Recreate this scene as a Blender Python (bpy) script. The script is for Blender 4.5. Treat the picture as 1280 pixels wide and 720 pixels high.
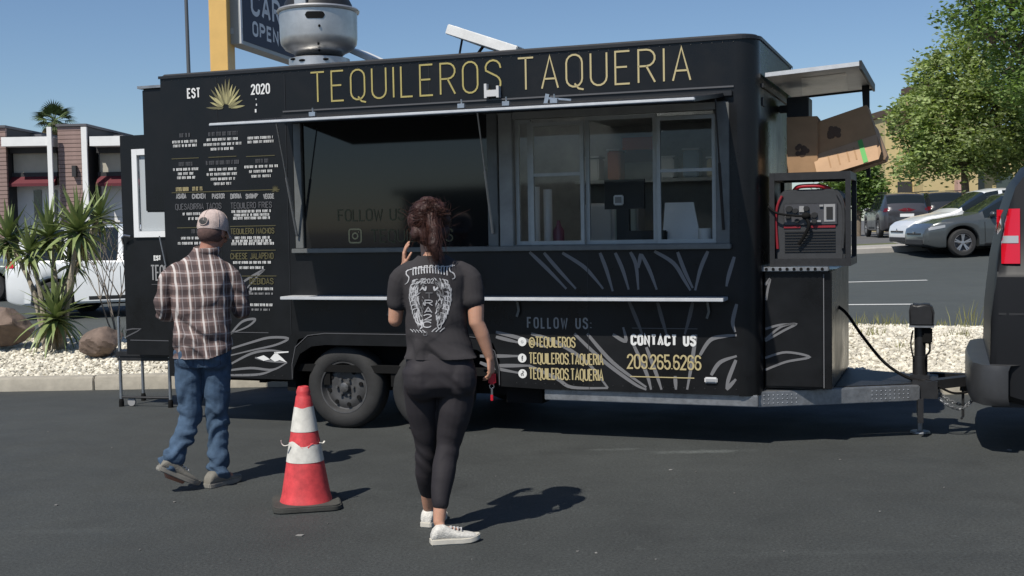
import bpy, bmesh, math, random
import numpy as np
from mathutils import Vector, Matrix, Euler
from mathutils.bvhtree import BVHTree
R = math.radians
PI = math.pi
random.seed(7)
rng = np.random.default_rng(7)
SC = bpy.context.scene
for o in list(bpy.data.objects):
    bpy.data.objects.remove(o)
COL = SC.collection

# ------------------------------------------------------------------ camera
FPX, PITCH, ROLL, CAMH = 1500.0, R(2.94), R(1.02), 1.65
cf = Vector((0, math.cos(PITCH), -math.sin(PITCH)))
cr0 = Vector((1, 0, 0)); cu0 = cr0.cross(cf)
CR = cr0 * math.cos(ROLL) - cu0 * math.sin(ROLL)
CU = cu0 * math.cos(ROLL) + cr0 * math.sin(ROLL)
CP = Vector((0, 0, CAMH))
cd = bpy.data.cameras.new('camera')
cam = bpy.data.objects.new('camera', cd); COL.objects.link(cam)
m3 = Matrix((CR, CU, -cf)).transposed()
cam.matrix_world = Matrix.Translation(CP) @ m3.to_4x4()
cd.sensor_width = 36.0; cd.lens = FPX / 1280 * 36.0
cd.clip_start = 0.05; cd.clip_end = 3000
SC.camera = cam
SC.render.resolution_x = 1024; SC.render.resolution_y = 576

# ------------------------------------------------------------------ sky and sun
SUN_EL = R(53.5); SUN_AZ = math.atan2(-0.57, -0.82)        # direction towards the sun, from +Y clockwise
w = bpy.data.worlds.new('World'); SC.world = w; w.use_nodes = True
nt = w.node_tree; nt.nodes.clear()
sky = nt.nodes.new('ShaderNodeTexSky'); sky.sky_type = 'NISHITA'; sky.sun_disc = False
sky.sun_elevation = SUN_EL; sky.sun_rotation = SUN_AZ
sky.air_density = 0.9; sky.dust_density = 0.35; sky.ozone_density = 5.0
bg = nt.nodes.new('ShaderNodeBackground'); bg.inputs[1].default_value = 0.097
out = nt.nodes.new('ShaderNodeOutputWorld')
nt.links.new(sky.outputs[0], bg.inputs[0]); nt.links.new(bg.outputs[0], out.inputs[0])
sd = bpy.data.lights.new('sun', 'SUN'); sd.energy = 4.9; sd.angle = R(0.53); sd.color = (1, 0.95, 0.87)
sun = bpy.data.objects.new('sun', sd); COL.objects.link(sun)
sdir = Vector((math.sin(SUN_AZ) * math.cos(SUN_EL), math.cos(SUN_AZ) * math.cos(SUN_EL), math.sin(SUN_EL)))
sun.rotation_euler = sdir.to_track_quat('Z', 'Y').to_euler(); sun.location = (-20, -20, 40)
SC.view_settings.view_transform = 'Standard'; SC.view_settings.look = 'None'
SC.view_settings.exposure = 0.0; SC.view_settings.gamma = 1.0; SC.view_settings.use_curve_mapping = False

# ------------------------------------------------------------------ pixels of the photograph (1280 wide) to places
def ray(x, y): return cf + CR * ((x - 640) / FPX) - CU * ((y - 360) / FPX)
def gpt(x, y, z=0.0):
    d = ray(x, y); return CP + d * ((z - CAMH) / d.z)
def atY(x, y, Y):
    d = ray(x, y); return CP + d * (Y / d.y)
TANG = R(20.1)
TU = Vector((math.cos(TANG), -math.sin(TANG), 0)); TV = Vector((math.sin(TANG), math.cos(TANG), 0))
TO = gpt(430, 537) - TU * 1.55                       # trailer origin: from where the tyre meets the ground
def T(x, y, v=0.0):                                  # pixel -> (along the trailer, height) on the side plane at depth v
    d = ray(x, y); t = ((TO + TV * v - CP).dot(TV)) / d.dot(TV); p = CP + d * t - TO
    return (p.dot(TU), p.z)
def zroad(x, y): return -0.52 + 0.02535 * min(max(x, -14), 18) + 0.0347 * min(max(y, 15.0), 31.0)
def roadpt(px, py):
    z = 0.1
    for _ in range(30):
        p = gpt(px, py, z); z = z * .5 + .5 * zroad(p.x, p.y)
    return p

# ------------------------------------------------------------------ materials
def mat(name, col, rough=0.6, metal=0.0, var=0.0, vscale=8.0, bump=0.0, bscale=60.0, spec=0.5, alpha=None, trans=0.0, coat=0.0, emit=None, island=0.0, rvar=0.0, coord='Object', sss=0.0):
    m = bpy.data.materials.new(name); m.use_nodes = True
    n = m.node_tree.nodes; l = m.node_tree.links; b = n['Principled BSDF']
    c = (*col, 1) if len(col) == 3 else col
    b.inputs['Base Color'].default_value = c; b.inputs['Roughness'].default_value = rough
    b.inputs['Metallic'].default_value = metal; b.inputs['Specular IOR Level'].default_value = spec
    if trans: b.inputs['Transmission Weight'].default_value = trans
    if coat: b.inputs['Coat Weight'].default_value = coat; b.inputs['Coat Roughness'].default_value = .05
    if sss: b.inputs['Subsurface Weight'].default_value = sss; b.inputs['Subsurface Radius'].default_value = (.01, .004, .002)
    if emit: b.inputs['Emission Color'].default_value = (*emit[:3], 1); b.inputs['Emission Strength'].default_value = emit[3]
    tc = n.new('ShaderNodeTexCoord')
    last = None
    if var:
        t = n.new('ShaderNodeTexNoise'); t.inputs['Scale'].default_value = vscale; t.inputs['Detail'].default_value = 6; t.inputs['Roughness'].default_value = .65
        l.new(tc.outputs[coord], t.inputs['Vector'])
        mr = n.new('ShaderNodeMapRange'); mr.inputs[1].default_value = .3; mr.inputs[2].default_value = .7
        mr.inputs[3].default_value = 1 - var; mr.inputs[4].default_value = 1 + var; l.new(t.outputs[0], mr.inputs[0])
        mx = n.new('ShaderNodeVectorMath'); mx.operation = 'SCALE'; mx.inputs[0].default_value = c[:3]
        l.new(mr.outputs[0], mx.inputs['Scale']); last = mx.outputs[0]
        if rvar:
            mr2 = n.new('ShaderNodeMapRange'); mr2.inputs[1].default_value = .3; mr2.inputs[2].default_value = .7
            mr2.inputs[3].default_value = max(0, rough - rvar); mr2.inputs[4].default_value = rough + rvar
            l.new(t.outputs[0], mr2.inputs[0]); l.new(mr2.outputs[0], b.inputs['Roughness'])
    if island:
        g = n.new('ShaderNodeNewGeometry'); mr = n.new('ShaderNodeMapRange')
        mr.inputs[3].default_value = 1 - island; mr.inputs[4].default_value = 1 + island
        l.new(g.outputs['Random Per Island'], mr.inputs[0])
        mx = n.new('ShaderNodeVectorMath'); mx.operation = 'SCALE'
        if last: l.new(last, mx.inputs[0])
        else: mx.inputs[0].default_value = c[:3]
        l.new(mr.outputs[0], mx.inputs['Scale']); last = mx.outputs[0]
    if last: l.new(last, b.inputs['Base Color'])
    if bump:
        t = n.new('ShaderNodeTexNoise'); t.inputs['Scale'].default_value = bscale; t.inputs['Detail'].default_value = 5
        l.new(tc.outputs[coord], t.inputs['Vector'])
        bp = n.new('ShaderNodeBump'); bp.inputs['Strength'].default_value = bump; bp.inputs['Distance'].default_value = .02
        l.new(t.outputs[0], bp.inputs['Height']); l.new(bp.outputs[0], b.inputs['Normal'])
    return m
M = {}
M['vinyl'] = mat('black_vinyl_wrap', (.0082, .0085, .0092), .33, var=.3, vscale=2.2, bump=.10, bscale=2.2, rvar=.12, spec=.33)
M['vinyl2'] = mat('black_panel', (.012, .0125, .014), .45, var=.2, vscale=5, bump=.03, bscale=6)
M['blackmetal'] = mat('black_metal', (.015, .015, .016), .5, var=.3, vscale=20)
M['undercoat'] = mat('undercoat', (.006, .006, .006), .85, spec=.2)
M['alu'] = mat('aluminium', (.55, .56, .57), .38, 1.0, var=.12, vscale=15, bump=.05, bscale=30)
M['alu_light'] = mat('brushed_aluminium', (.60, .61, .62), .4, .25, var=.1, vscale=12)
M['sashalu'] = mat('sash_aluminium', (.40, .415, .40), .45, .1, var=.1, vscale=10)
M['alu_dull'] = mat('anodised_aluminium', (.15, .155, .15), .5, .3, var=.15, vscale=10)
M['galv'] = mat('galvanised_steel', (.30, .31, .32), .5, .8, var=.25, vscale=14, bump=.1, bscale=40)
M['spun'] = mat('spun_aluminium', (.60, .59, .57), .42, .85, var=.14, vscale=7, bump=.05, bscale=9)
M['gold'] = mat('gold_print', (.38, .32, .11), .5, var=.1)
M['goldpale'] = mat('pale_gold_print', (.46, .385, .20), .5)
M['golddim'] = mat('dull_gold_print', (.085, .075, .030), .6)
M['whiteprint'] = mat('white_print', (.72, .72, .70), .5)
M['greyprint'] = mat('grey_print', (.16, .16, .165), .5)
M['dimprint'] = mat('dim_grey_print', (.085, .085, .09), .5)
M['midprint'] = mat('light_grey_print', (.28, .28, .28), .5)
M['rubber'] = mat('tyre_rubber', (.023, .023, .023), .82, var=.25, vscale=9, bump=.08, bscale=50)
M['steelwheel'] = mat('grey_steel_wheel', (.062, .062, .063), .5, .1, var=.3, vscale=12)
M['chrome'] = mat('chrome', (.6, .6, .62), .2, 1.0)
M['glass_dark'] = mat('tinted_glass', (.006, .007, .008), .05, spec=.5)
M['carglass'] = mat('car_glass', (.012, .016, .017), .04, spec=.6)
M['interior'] = mat('steel_lining', (.30, .30, .285), .5, .0, var=.2, vscale=4)
M['white'] = mat('white_paint', (.75, .76, .76), .4, var=.04, vscale=3)
M['whiteplastic'] = mat('white_plastic', (.55, .55, .55), .45)
M['lid'] = mat('white_roof_lid', (.72, .72, .70), .5, var=.1, vscale=10)
M['card'] = mat('cardboard', (.33, .20, .105), .85, var=.12, vscale=7, bump=.05, bscale=40)
M['cardlight'] = mat('pale_cardboard', (.42, .27, .16), .85, var=.1, vscale=7)
M['cardprint'] = mat('dark_box_print', (.09, .055, .035), .85)
M['tape'] = mat('green_tape', (.10, .36, .09), .5)
M['red'] = mat('red_plastic', (.42, .02, .03), .35, var=.1)
M['redlight'] = mat('red_lens', (.55, .008, .02), .12, coat=.6)
M['clearlens'] = mat('white_lens', (.34, .35, .36), .1, coat=.5)
M['yellow'] = mat('yellow_post_paint', (.72, .45, .14), .5, var=.06, vscale=2)
M['navy'] = mat('navy_sign_face', (.014, .020, .05), .6)
M['signwhite'] = mat('sign_white', (.62, .63, .66), .5)
M['signframe'] = mat('sign_cabinet', (.34, .36, .36), .5)
M['pole'] = mat('dark_lamp_post', (.11, .12, .13), .5, .3)

def asphalt(name, base, big, agg, stain=True):
    m = bpy.data.materials.new(name); m.use_nodes = True
    n = m.node_tree.nodes; l = m.node_tree.links; b = n['Principled BSDF']
    tc = n.new('ShaderNodeTexCoord')
    def noise(s, det=5, rough=.6):
        t = n.new('ShaderNodeTexNoise'); t.inputs['Scale'].default_value = s; t.inputs['Detail'].default_value = det; t.inputs['Roughness'].default_value = rough
        l.new(tc.outputs['Object'], t.inputs['Vector']); return t
    def mr(src, a, bb, c, d):
        k = n.new('ShaderNodeMapRange'); k.inputs[1].default_value = a; k.inputs[2].default_value = bb; k.inputs[3].default_value = c; k.inputs[4].default_value = d
        l.new(src, k.inputs[0]); return k.outputs[0]
    def mul(a, bb):
        k = n.new('ShaderNodeMath'); k.operation = 'MULTIPLY'; l.new(a, k.inputs[0]); l.new(bb, k.inputs[1]); return k.outputs[0]
    f = mul(mr(noise(.35, 6).outputs[0], .3, .7, 1 - big, 1 + big), mr(noise(2.3, 6, .7).outputs[0], .3, .7, 1 - big * .6, 1 + big * .6))
    f = mul(f, mr(noise(62, 3).outputs[0], .3, .72, 1 - agg, 1 + agg))
    vo = n.new('ShaderNodeTexVoronoi'); vo.inputs['Scale'].default_value = 46; l.new(tc.outputs['Object'], vo.inputs['Vector'])
    sp = n.new('ShaderNodeMath'); sp.operation = 'GREATER_THAN'; sp.inputs[1].default_value = .985
    sx = n.new('ShaderNodeSeparateColor'); l.new(vo.outputs['Color'], sx.inputs[0]); l.new(sx.outputs[0], sp.inputs[0])
    f = mul(f, mr(sp.outputs[0], 0, 1, 1, 1.22 if stain else 1.1))
    if stain:                                        # chalky smear and a few worn pale streaks
        for (cx_, cy_, ax_, ay_, k_) in ((1.35, 8.6, .45, .09, 2.5), (.75, 8.75, .32, .06, 1.8), (-.2, 5.2, 1.6, .06, 1.25), (1.6, 5.9, 1.2, .08, 1.22), (-2.6, 6.6, .9, .10, 1.22)):
            mp = n.new('ShaderNodeMapping'); mp.vector_type = 'POINT'; mp.inputs['Location'].default_value = (-cx_ / ax_, -cy_ / ay_, 0); mp.inputs['Scale'].default_value = (1 / ax_, 1 / ay_, 0); l.new(tc.outputs['Object'], mp.inputs[0])
            ln = n.new('ShaderNodeVectorMath'); ln.operation = 'LENGTH'; l.new(mp.outputs[0], ln.inputs[0]); nz = noise(9, 6, .75)
            ad = n.new('ShaderNodeMath'); ad.operation = 'MULTIPLY_ADD'; ad.inputs[1].default_value = 2.4; l.new(nz.outputs[0], ad.inputs[0]); l.new(ln.outputs['Value'], ad.inputs[2]); f = mul(f, mr(ad.outputs[0], 1.25, 2.1, k_, 1.0))
    if stain:
        f = mul(f, mr(noise(.9, 3).outputs[0], .60, .74, 1, .72))
    v = n.new('ShaderNodeVectorMath'); v.operation = 'SCALE'; v.inputs[0].default_value = base; l.new(f, v.inputs['Scale'])
    l.new(v.outputs[0], b.inputs['Base Color'])
    l.new(mr(noise(2.0).outputs[0], .3, .7, .72, .92), b.inputs['Roughness'])
    bp = n.new('ShaderNodeBump'); bp.inputs['Strength'].default_value = .5; bp.inputs['Distance'].default_value = .008
    l.new(noise(120, 3).outputs[0], bp.inputs['Height']); l.new(bp.outputs[0], b.inputs['Normal'])
    return m
M['asphalt'] = asphalt('lot_asphalt', (.041, .0448, .0428), .2, .42)
M['road'] = asphalt('road_asphalt', (.058, .066, .064), .08, .2, False)
M['far'] = asphalt('far_lot_asphalt', (.11, .108, .104), .12, .2, False)
M['paint'] = mat('lane_paint', (.62, .62, .60), .7, var=.15, vscale=20)
M['concrete'] = mat('kerb_concrete', (.36, .33, .27), .85, var=.16, vscale=9, bump=.25, bscale=80)
M['pavement'] = mat('pavement_concrete', (.34, .32, .29), .85, var=.12, vscale=3, bump=.1)
M['soil'] = mat('pale_gravel_soil', (.40, .37, .30), .9, var=.3, vscale=25, bump=.6, bscale=40)
M['stones'] = mat('white_gravel', (.62, .58, .48), .85, var=.12, vscale=30, island=.3)
M['rock'] = mat('brown_boulder', (.165, .12, .095), .85, var=.3, vscale=5, bump=.5, bscale=14)

# ------------------------------------------------------------------ mesh helpers
class MB:
    def __init__(s): s.v = []; s.f = []
    def add(s, vs, fs):
        o = len(s.v); s.v += [tuple(p) for p in vs]; s.f += [tuple(i + o for i in f) for f in fs]; return s
    def box(s, x0, x1, y0, y1, z0, z1):
        return s.add([(x0, y0, z0), (x1, y0, z0), (x1, y1, z0), (x0, y1, z0), (x0, y0, z1), (x1, y0, z1), (x1, y1, z1), (x0, y1, z1)],
                     [(0, 3, 2, 1), (4, 5, 6, 7), (0, 1, 5, 4), (1, 2, 6, 5), (2, 3, 7, 6), (3, 0, 4, 7)])
    def obox(s, mtx, sx, sy, sz):
        vs = [mtx @ Vector((a * sx / 2, b * sy / 2, c * sz / 2)) for c in (-1, 1) for a, b in ((-1, -1), (1, -1), (1, 1), (-1, 1))]
        return s.add(vs, [(0, 3, 2, 1), (4, 5, 6, 7), (0, 1, 5, 4), (1, 2, 6, 5), (2, 3, 7, 6), (3, 0, 4, 7)])
    def bar(s, a, b, wd, ht, up=(0, 0, 1)):
        a = Vector(a); b = Vector(b); d = (b - a); L = d.length; d.normalize()
        x = d.cross(Vector(up)).normalized(); u = x.cross(d)
        mt = Matrix((d, x, u)).transposed().to_4x4(); mt.translation = (a + b) / 2
        return s.obox(mt, L, wd, ht)
    def tube(s, pts, rad, n=10, cap=True, ref=None):
        pts = [Vector(p) for p in pts]; N = len(pts)
        if not isinstance(rad, (list, tuple)): rad = [rad] * N
        vs = []; px = None
        for i, p in enumerate(pts):
            t = (pts[min(i + 1, N - 1)] - pts[max(i - 1, 0)]).normalized()
            if px is None:
                rf = Vector(ref) if ref else (Vector((1, 0, 0)) if abs(t.x) < .8 else Vector((0, 1, 0)))
            else: rf = px
            x = (rf - t * rf.dot(t)).normalized(); y = t.cross(x); px = x
            r = rad[i]; rx, ry = r if isinstance(r, tuple) else (r, r)
            for k in range(n):
                a = 2 * PI * k / n; vs.append(p + x * (rx * math.cos(a)) + y * (ry * math.sin(a)))
        fs = [(i * n + k, i * n + (k + 1) % n, (i + 1) * n + (k + 1) % n, (i + 1) * n + k) for i in range(N - 1) for k in range(n)]
        if cap: fs += [tuple(range(n - 1, -1, -1)), tuple((N - 1) * n + k for k in range(n))]
        return s.add(vs, fs)
    def lathe(s, prof, n=32, c=(0, 0, 0), axis='z', cap=False):
        vs = []
        for r, h in prof:
            for k in range(n):
                a = 2 * PI * k / n; x, y = r * math.cos(a), r * math.sin(a)
                p = (x, y, h) if axis == 'z' else ((x, h, y) if axis == 'y' else (h, x, y))
                vs.append((p[0] + c[0], p[1] + c[1], p[2] + c[2]))
        N = len(prof)
        fs = [(i * n + k, i * n + (k + 1) % n, (i + 1) * n + (k + 1) % n, (i + 1) * n + k) for i in range(N - 1) for k in range(n)]
        if cap: fs += [tuple(range(n - 1, -1, -1)), tuple((N - 1) * n + k for k in range(n))]
        return s.add(vs, fs)
    def ell(s, c, r, n=16, mm=10, mtx=None):
        vs = []
        for i in range(mm + 1):
            t = PI * i / mm
            for k in range(n):
                a = 2 * PI * k / n
                p = Vector((r[0] * math.sin(t) * math.cos(a), r[1] * math.sin(t) * math.sin(a), r[2] * math.cos(t)))
                if mtx: p = mtx @ p
                vs.append(p + Vector(c))
        fs = [(i * n + k, (i + 1) * n + k, (i + 1) * n + (k + 1) % n, i * n + (k + 1) % n) for i in range(mm) for k in range(n)]
        return s.add(vs, fs)
    def prism(s, poly, fn, d):          # poly 2D, fn(a,b,depth)->3D
        n = len(poly)
        vs = [fn(a, b, 0) for a, b in poly] + [fn(a, b, d) for a, b in poly]
        fs = [tuple(range(n)), tuple(range(2 * n - 1, n - 1, -1))] + [(i, n + i, n + (i + 1) % n, (i + 1) % n) for i in range(n)]
        return s.add(vs, fs)
    def mesh(s, name='m'):
        me = bpy.data.meshes.new(name); me.from_pydata(s.v, [], s.f); me.update(); return me
    def build(s, name, m, parent=None, smooth=False, bevel=0, fix=True, sharp=None, loc=None, rot=None, segs=2):
        me = s.mesh(name)
        if fix or bevel:
            bm = bmesh.new(); bm.from_mesh(me)
            if fix: bmesh.ops.remove_doubles(bm, verts=bm.verts, dist=1e-6); bmesh.ops.recalc_face_normals(bm, faces=bm.faces)
            if bevel: bmesh.ops.bevel(bm, geom=[e for e in bm.edges if len(e.link_faces) == 2 and e.calc_face_angle(0) > .5], offset=bevel, segments=segs, affect='EDGES', clamp_overlap=True)
            bm.to_mesh(me); bm.free()
        return link(name, me, m, parent, smooth or (bevel > 0), sharp if sharp else (R(40) if (smooth or bevel) else None), loc, rot)
def link(name, me, m, parent=None, smooth=False, sharp=None, loc=None, rot=None):
    if m is not None and len(me.materials) == 0: me.materials.append(m)
    if smooth:
        me.polygons.foreach_set('use_smooth', [True] * len(me.polygons))
        if sharp: me.set_sharp_from_angle(angle=sharp)
    o = bpy.data.objects.new(name, me); COL.objects.link(o)
    if parent: o.parent = parent
    if loc is not None: o.location = loc
    if rot is not None: o.rotation_euler = rot
    return o
def tag(o, label=None, cat=None, group=None, kind=None):
    if label: o['label'] = label
    if cat: o['category'] = cat
    if group: o['group'] = group
    if kind: o['kind'] = kind
    return o
def thing(name, label, cat, loc=(0, 0, 0), rz=0.0, group=None):
    o = bpy.data.objects.new(name, None); COL.objects.link(o); o.location = loc; o.rotation_euler = (0, 0, rz); o.empty_display_size = .2
    return tag(o, label, cat, group)
def copy_child(src, parent, loc=None, rot=None, scale=None, mtx=None):
    c = src.copy(); COL.objects.link(c); c.parent = parent
    if mtx is not None: c.matrix_local = mtx
    else:
        if loc is not None: c.location = loc
        if rot is not None: c.rotation_euler = rot
        if scale is not None: c.scale = scale
    return c
def lerp(a, b, t): return a + (b - a) * t
def interp(tab, x):
    if x <= tab[0][0]: return tab[0][1]
    for (a, b), (c, d) in zip(tab, tab[1:]):
        if x <= c: return b + (d - b) * (x - a) / (c - a) if c > a else d
    return tab[-1][1]
def spline(pts, n=6):                 # catmull-rom through points
    P = [Vector(p) for p in pts]; out = []
    for i in range(len(P) - 1):
        a = P[max(i - 1, 0)]; b = P[i]; c = P[i + 1]; d = P[min(i + 2, len(P) - 1)]
        for k in range(n):
            t = k / n
            out.append(.5 * ((2 * b) + (c - a) * t + (2 * a - 5 * b + 4 * c - d) * t * t + (3 * b - a - 3 * c + d) * t ** 3))
    out.append(P[-1]); return out

# ------------------------------------------------------------------ stroke lettering
def arc(cx, cy, r, a0, a1, n=7, ry=None):
    return [(cx + r * math.cos(R(a0 + (a1 - a0) * i / n)), cy + (ry or r) * math.sin(R(a0 + (a1 - a0) * i / n))) for i in range(n + 1)]
q = .25
GL = {
 'A': (.52, [[(0, 0), (.26, 1), (.52, 0)], [(.09, .3), (.43, .3)]]),
 'B': (.48, [[(0, .5), (0, 1), (.22, 1)] + arc(.22, .76, .24, 90, -90) + [(0, .52)], [(0, .52), (.23, .52)] + arc(.22, .26, .26, 90, -90) + [(0, 0), (0, .52)]]),
 'C': (.5, [[(.5, .72)] + arc(q, .75, q, 0, 180) + arc(q, q, q, 180, 360) + [(.5, .28)]]),
 'D': (.5, [[(0, 0), (0, 1), (.22, 1)] + arc(.22, .72, .28, 90, 0) + arc(.22, .28, .28, 0, -90) + [(0, 0)]]),
 'E': (.44, [[(.44, 1), (0, 1), (0, 0), (.44, 0)], [(0, .52), (.36, .52)]]),
 'F': (.44, [[(.44, 1), (0, 1), (0, 0)], [(0, .52), (.36, .52)]]),
 'G': (.5, [[(.5, .74)] + arc(q, .75, q, 0, 180) + arc(q, q, q, 180, 360) + [(.5, .48), (.28, .48)]]),
 'H': (.5, [[(0, 0), (0, 1)], [(.5, 0), (.5, 1)], [(0, .5), (.5, .5)]]),
 'I': (.0, [[(0, 0), (0, 1)]]),
 'J': (.4, [[(.4, 1), (.4, .2)] + arc(.2, .2, .2, 0, -180)]),
 'K': (.5, [[(0, 0), (0, 1)], [(.5, 1), (0, .42)], [(.17, .6), (.5, 0)]]),
 'L': (.4, [[(0, 1), (0, 0), (.4, 0)]]),
 'M': (.62, [[(0, 0), (0, 1), (.31, .35), (.62, 1), (.62, 0)]]),
 'N': (.5, [[(0, 0), (0, 1), (.5, 0), (.5, 1)]]),
 'O': (.5, [arc(q, .75, q, 0, 180) + arc(q, q, q, 180, 360) + [(.5, .75)]]),
 'P': (.5, [[(0, 0), (0, 1), (.25, 1)] + arc(.25, .74, .25, 90, -90) + [(0, .49)]]),
 'Q': (.5, [arc(q, .75, q, 0, 180) + arc(q, q, q, 180, 360) + [(.5, .75)], [(.26, .1), (.38, -.06), (.54, -.1)]]),
 'R': (.5, [[(0, 0), (0, 1), (.25, 1)] + arc(.25, .75, .25, 90, -90) + [(0, .5)], [(.24, .5), (.5, 0)]]),
 'S': (.5, [[(.5, .74)] + arc(q, .76, q, 0, 200, ry=.24) + arc(q, .26, q, 60, -180, n=10, ry=.26)]),
 'T': (.5, [[(0, 1), (.5, 1)], [(q, 0), (q, 1)]]),
 'U': (.5, [[(0, 1), (0, q)] + arc(q, q, q, 180, 360) + [(.5, 1)]]),
 'V': (.5, [[(0, 1), (q, 0), (.5, 1)]]),
 'W': (.72, [[(0, 1), (.18, 0), (.36, .8), (.54, 0), (.72, 1)]]),
 'X': (.5, [[(0, 0), (.5, 1)], [(0, 1), (.5, 0)]]),
 'Y': (.5, [[(0, 1), (q, .48), (.5, 1)], [(q, .48), (q, 0)]]),
 'Z': (.5, [[(0, 1), (.5, 1), (0, 0), (.5, 0)]]),
 '0': (.5, [arc(q, .75, q, 0, 180) + arc(q, q, q, 180, 360) + [(.5, .75)]]),
 '2': (.5, [[(0, .74)] + arc(q, .75, q, 180, -20) + [(0, 0), (.5, 0)]]),
 '5': (.5, [[(.46, 1), (.03, 1), (.03, .56)] + arc(q, .3, q, 130, -170, n=12, ry=.3)]),
 '6': (.5, [[(.48, .8)] + arc(q, .77, .23, 20, 180) + [(.02, .26)] + arc(q, .28, q, 180, 540, n=14, ry=.28)]),
 '9': (.5, [[(.02, .2)] + arc(q, .23, .23, 200, 360) + [(.48, .74)] + arc(q, .72, q, 0, 360, n=14, ry=.28)]),
 '@': (.8, [arc(.4, .42, .4, -50, 300, n=16, ry=.5), arc(.38, .42, .17, 0, 360, n=10, ry=.22), [(.55, .62), (.55, .25), (.66, .2)]]),
 '.': (.02, [[(0, 0), (0, .05)]]), ':': (.02, [[(0, .05), (0, .12)], [(0, .5), (0, .57)]]), '_': (.3, [[(0, 0), (.3, 0)]]), '*': (.1, [[(0, .8), (.1, 1)]]),
 '|': (.0, [[(0, 0), (0, 1)]]), '-': (.3, [[(0, .45), (.3, .45)]]), ' ': (.3, []),
}
def ribbon(mb, pts, t, fn, taper=None):
    P = [Vector((p[0], p[1])) for p in pts]; P2 = [P[0]]
    for p in P[1:]:
        if (p - P2[-1]).length > 1e-5: P2.append(p)
    P = P2; N = len(P)
    if N < 2: return
    L = []; Rr = []
    for i in range(N):
        d0 = (P[i] - P[i - 1]).normalized() if i > 0 else None
        d1 = (P[i + 1] - P[i]).normalized() if i < N - 1 else None
        if d0 is None: d0 = d1
        if d1 is None: d1 = d0
        n0 = Vector((-d0.y, d0.x)); n1 = Vector((-d1.y, d1.x)); m = n0 + n1
        if m.length < .3: m = n0.copy()
        m.normalize(); k = 1 / max(.45, m.dot(n0))
        tt = t if taper is None else t * taper(i / (N - 1))
        L.append(P[i] + m * (tt / 2 * k)); Rr.append(P[i] - m * (tt / 2 * k))
    mb.add([fn(p.x, p.y) for p in L] + [fn(p.x, p.y) for p in Rr], [(i, i + 1, N + i + 1, N + i) for i in range(N - 1)])
def text_strokes(s, gap=.2):
    x = 0; res = []
    for ch in s:
        wd, st = GL[ch]
        for k in st: res.append([(x + a, b) for a, b in k])
        x += wd + gap
    return res, x - gap
def text(name, s, x0, x1, z0, z1, t, m, parent, fn, gap=.2, shear=None):
    st, wd = text_strokes(s, gap); sx = (x1 - x0) / max(wd, .01); h = z1 - z0; mb = MB()
    for k in st: ribbon(mb, [(x0 + a * sx, z0 + b * h) for a, b in k], t, fn)
    return mb.build(name, m, parent, fix=False)
# ================================================================== THE SETTING
def sheet(name, xs, ys, zf, m, kind='structure', parent=None):
    mb = MB(); nx = len(xs)
    vs = [(x, y, zf(x, y)) for y in ys for x in xs]
    mb.add(vs, [(j * nx + i, j * nx + i + 1, (j + 1) * nx + i + 1, (j + 1) * nx + i) for j in range(len(ys) - 1) for i in range(nx - 1)])
    o = mb.build(name, m, parent, fix=False)
    if kind: o['kind'] = kind
    return o
KY = 12.62                                     # front face of the kerb
def zground(x, y):
    if y <= 12.9: return -.03
    if y < 15.6: return -.03 + (zroad(x, 15.6) - .05 + .03) * (y - 12.9) / 2.7
    if y <= 31.05: return zroad(x, y) - .05
    return zroad(x, 31) + .02
XS = [-900, -400, -150, -80, -50, -35] + [x for x in range(-25, 31, 5)] + [18, -14] + [40, 55, 80, 150, 400, 900]
XS = sorted(set(XS))
sheet('ground', XS, [-600, -100, -30, 0, 8, 12.9, 15.6, 20, 25, 31.05, 31.1, 33.5, 40, 60, 90, 150, 400, 1200], zground, M['far'])
sheet('parking_lot', [-80, -30, -10, 0, 10, 30, 80], [-60, -20, 0, 6, 10, KY + .02], lambda x, y: 0.0, M['asphalt'])
sheet('road', [-120, -60, -30, -20, -14, -7, 0, 7, 14, 18, 30, 60, 120], [15.62, 20, 25, 31.0], lambda x, y: zroad(x, y) - .0, M['road'])
# kerb in front of the gravel bed: cast pieces with open joints
kerb = MB(); kerb.box(-40, 1.5, KY + .02, KY + .14, -.1, .11); kerb.box(1.6, 40, 11.22, 11.34, -.1, .11); kerb = kerb.build('kerb', M['concrete']); kerb['kind'] = 'structure'
kp = MB(); kp.prism([(0, -.08), (0, .115), (.02, .145), (.15, .15), (.15, -.08)], lambda a, b, d: (d, a, b), 2.985)
kp = kp.build('kerb_stone', M['concrete'], kerb, bevel=.008)
k0 = -20.1 + (-4.43 % 3.0)
kp.location = (-19.43, KY, 0)
KY2, KX2 = 11.2, 1.57                        # beyond this the kerb steps forward, towards the lot
for i in range(1, 13): copy_child(kp, kerb, (-19.43 + 3.0 * i, (KY if i < 7 else KY2) + random.uniform(-.006, .006), random.uniform(-.005, .005)), (0, 0, random.uniform(-.001, .001)))
copy_child(kp, kerb, (KX2 + .0, KY + .0, 0), (0, 0, R(-90)), (1.40 / 2.985, 1, 1))
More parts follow.
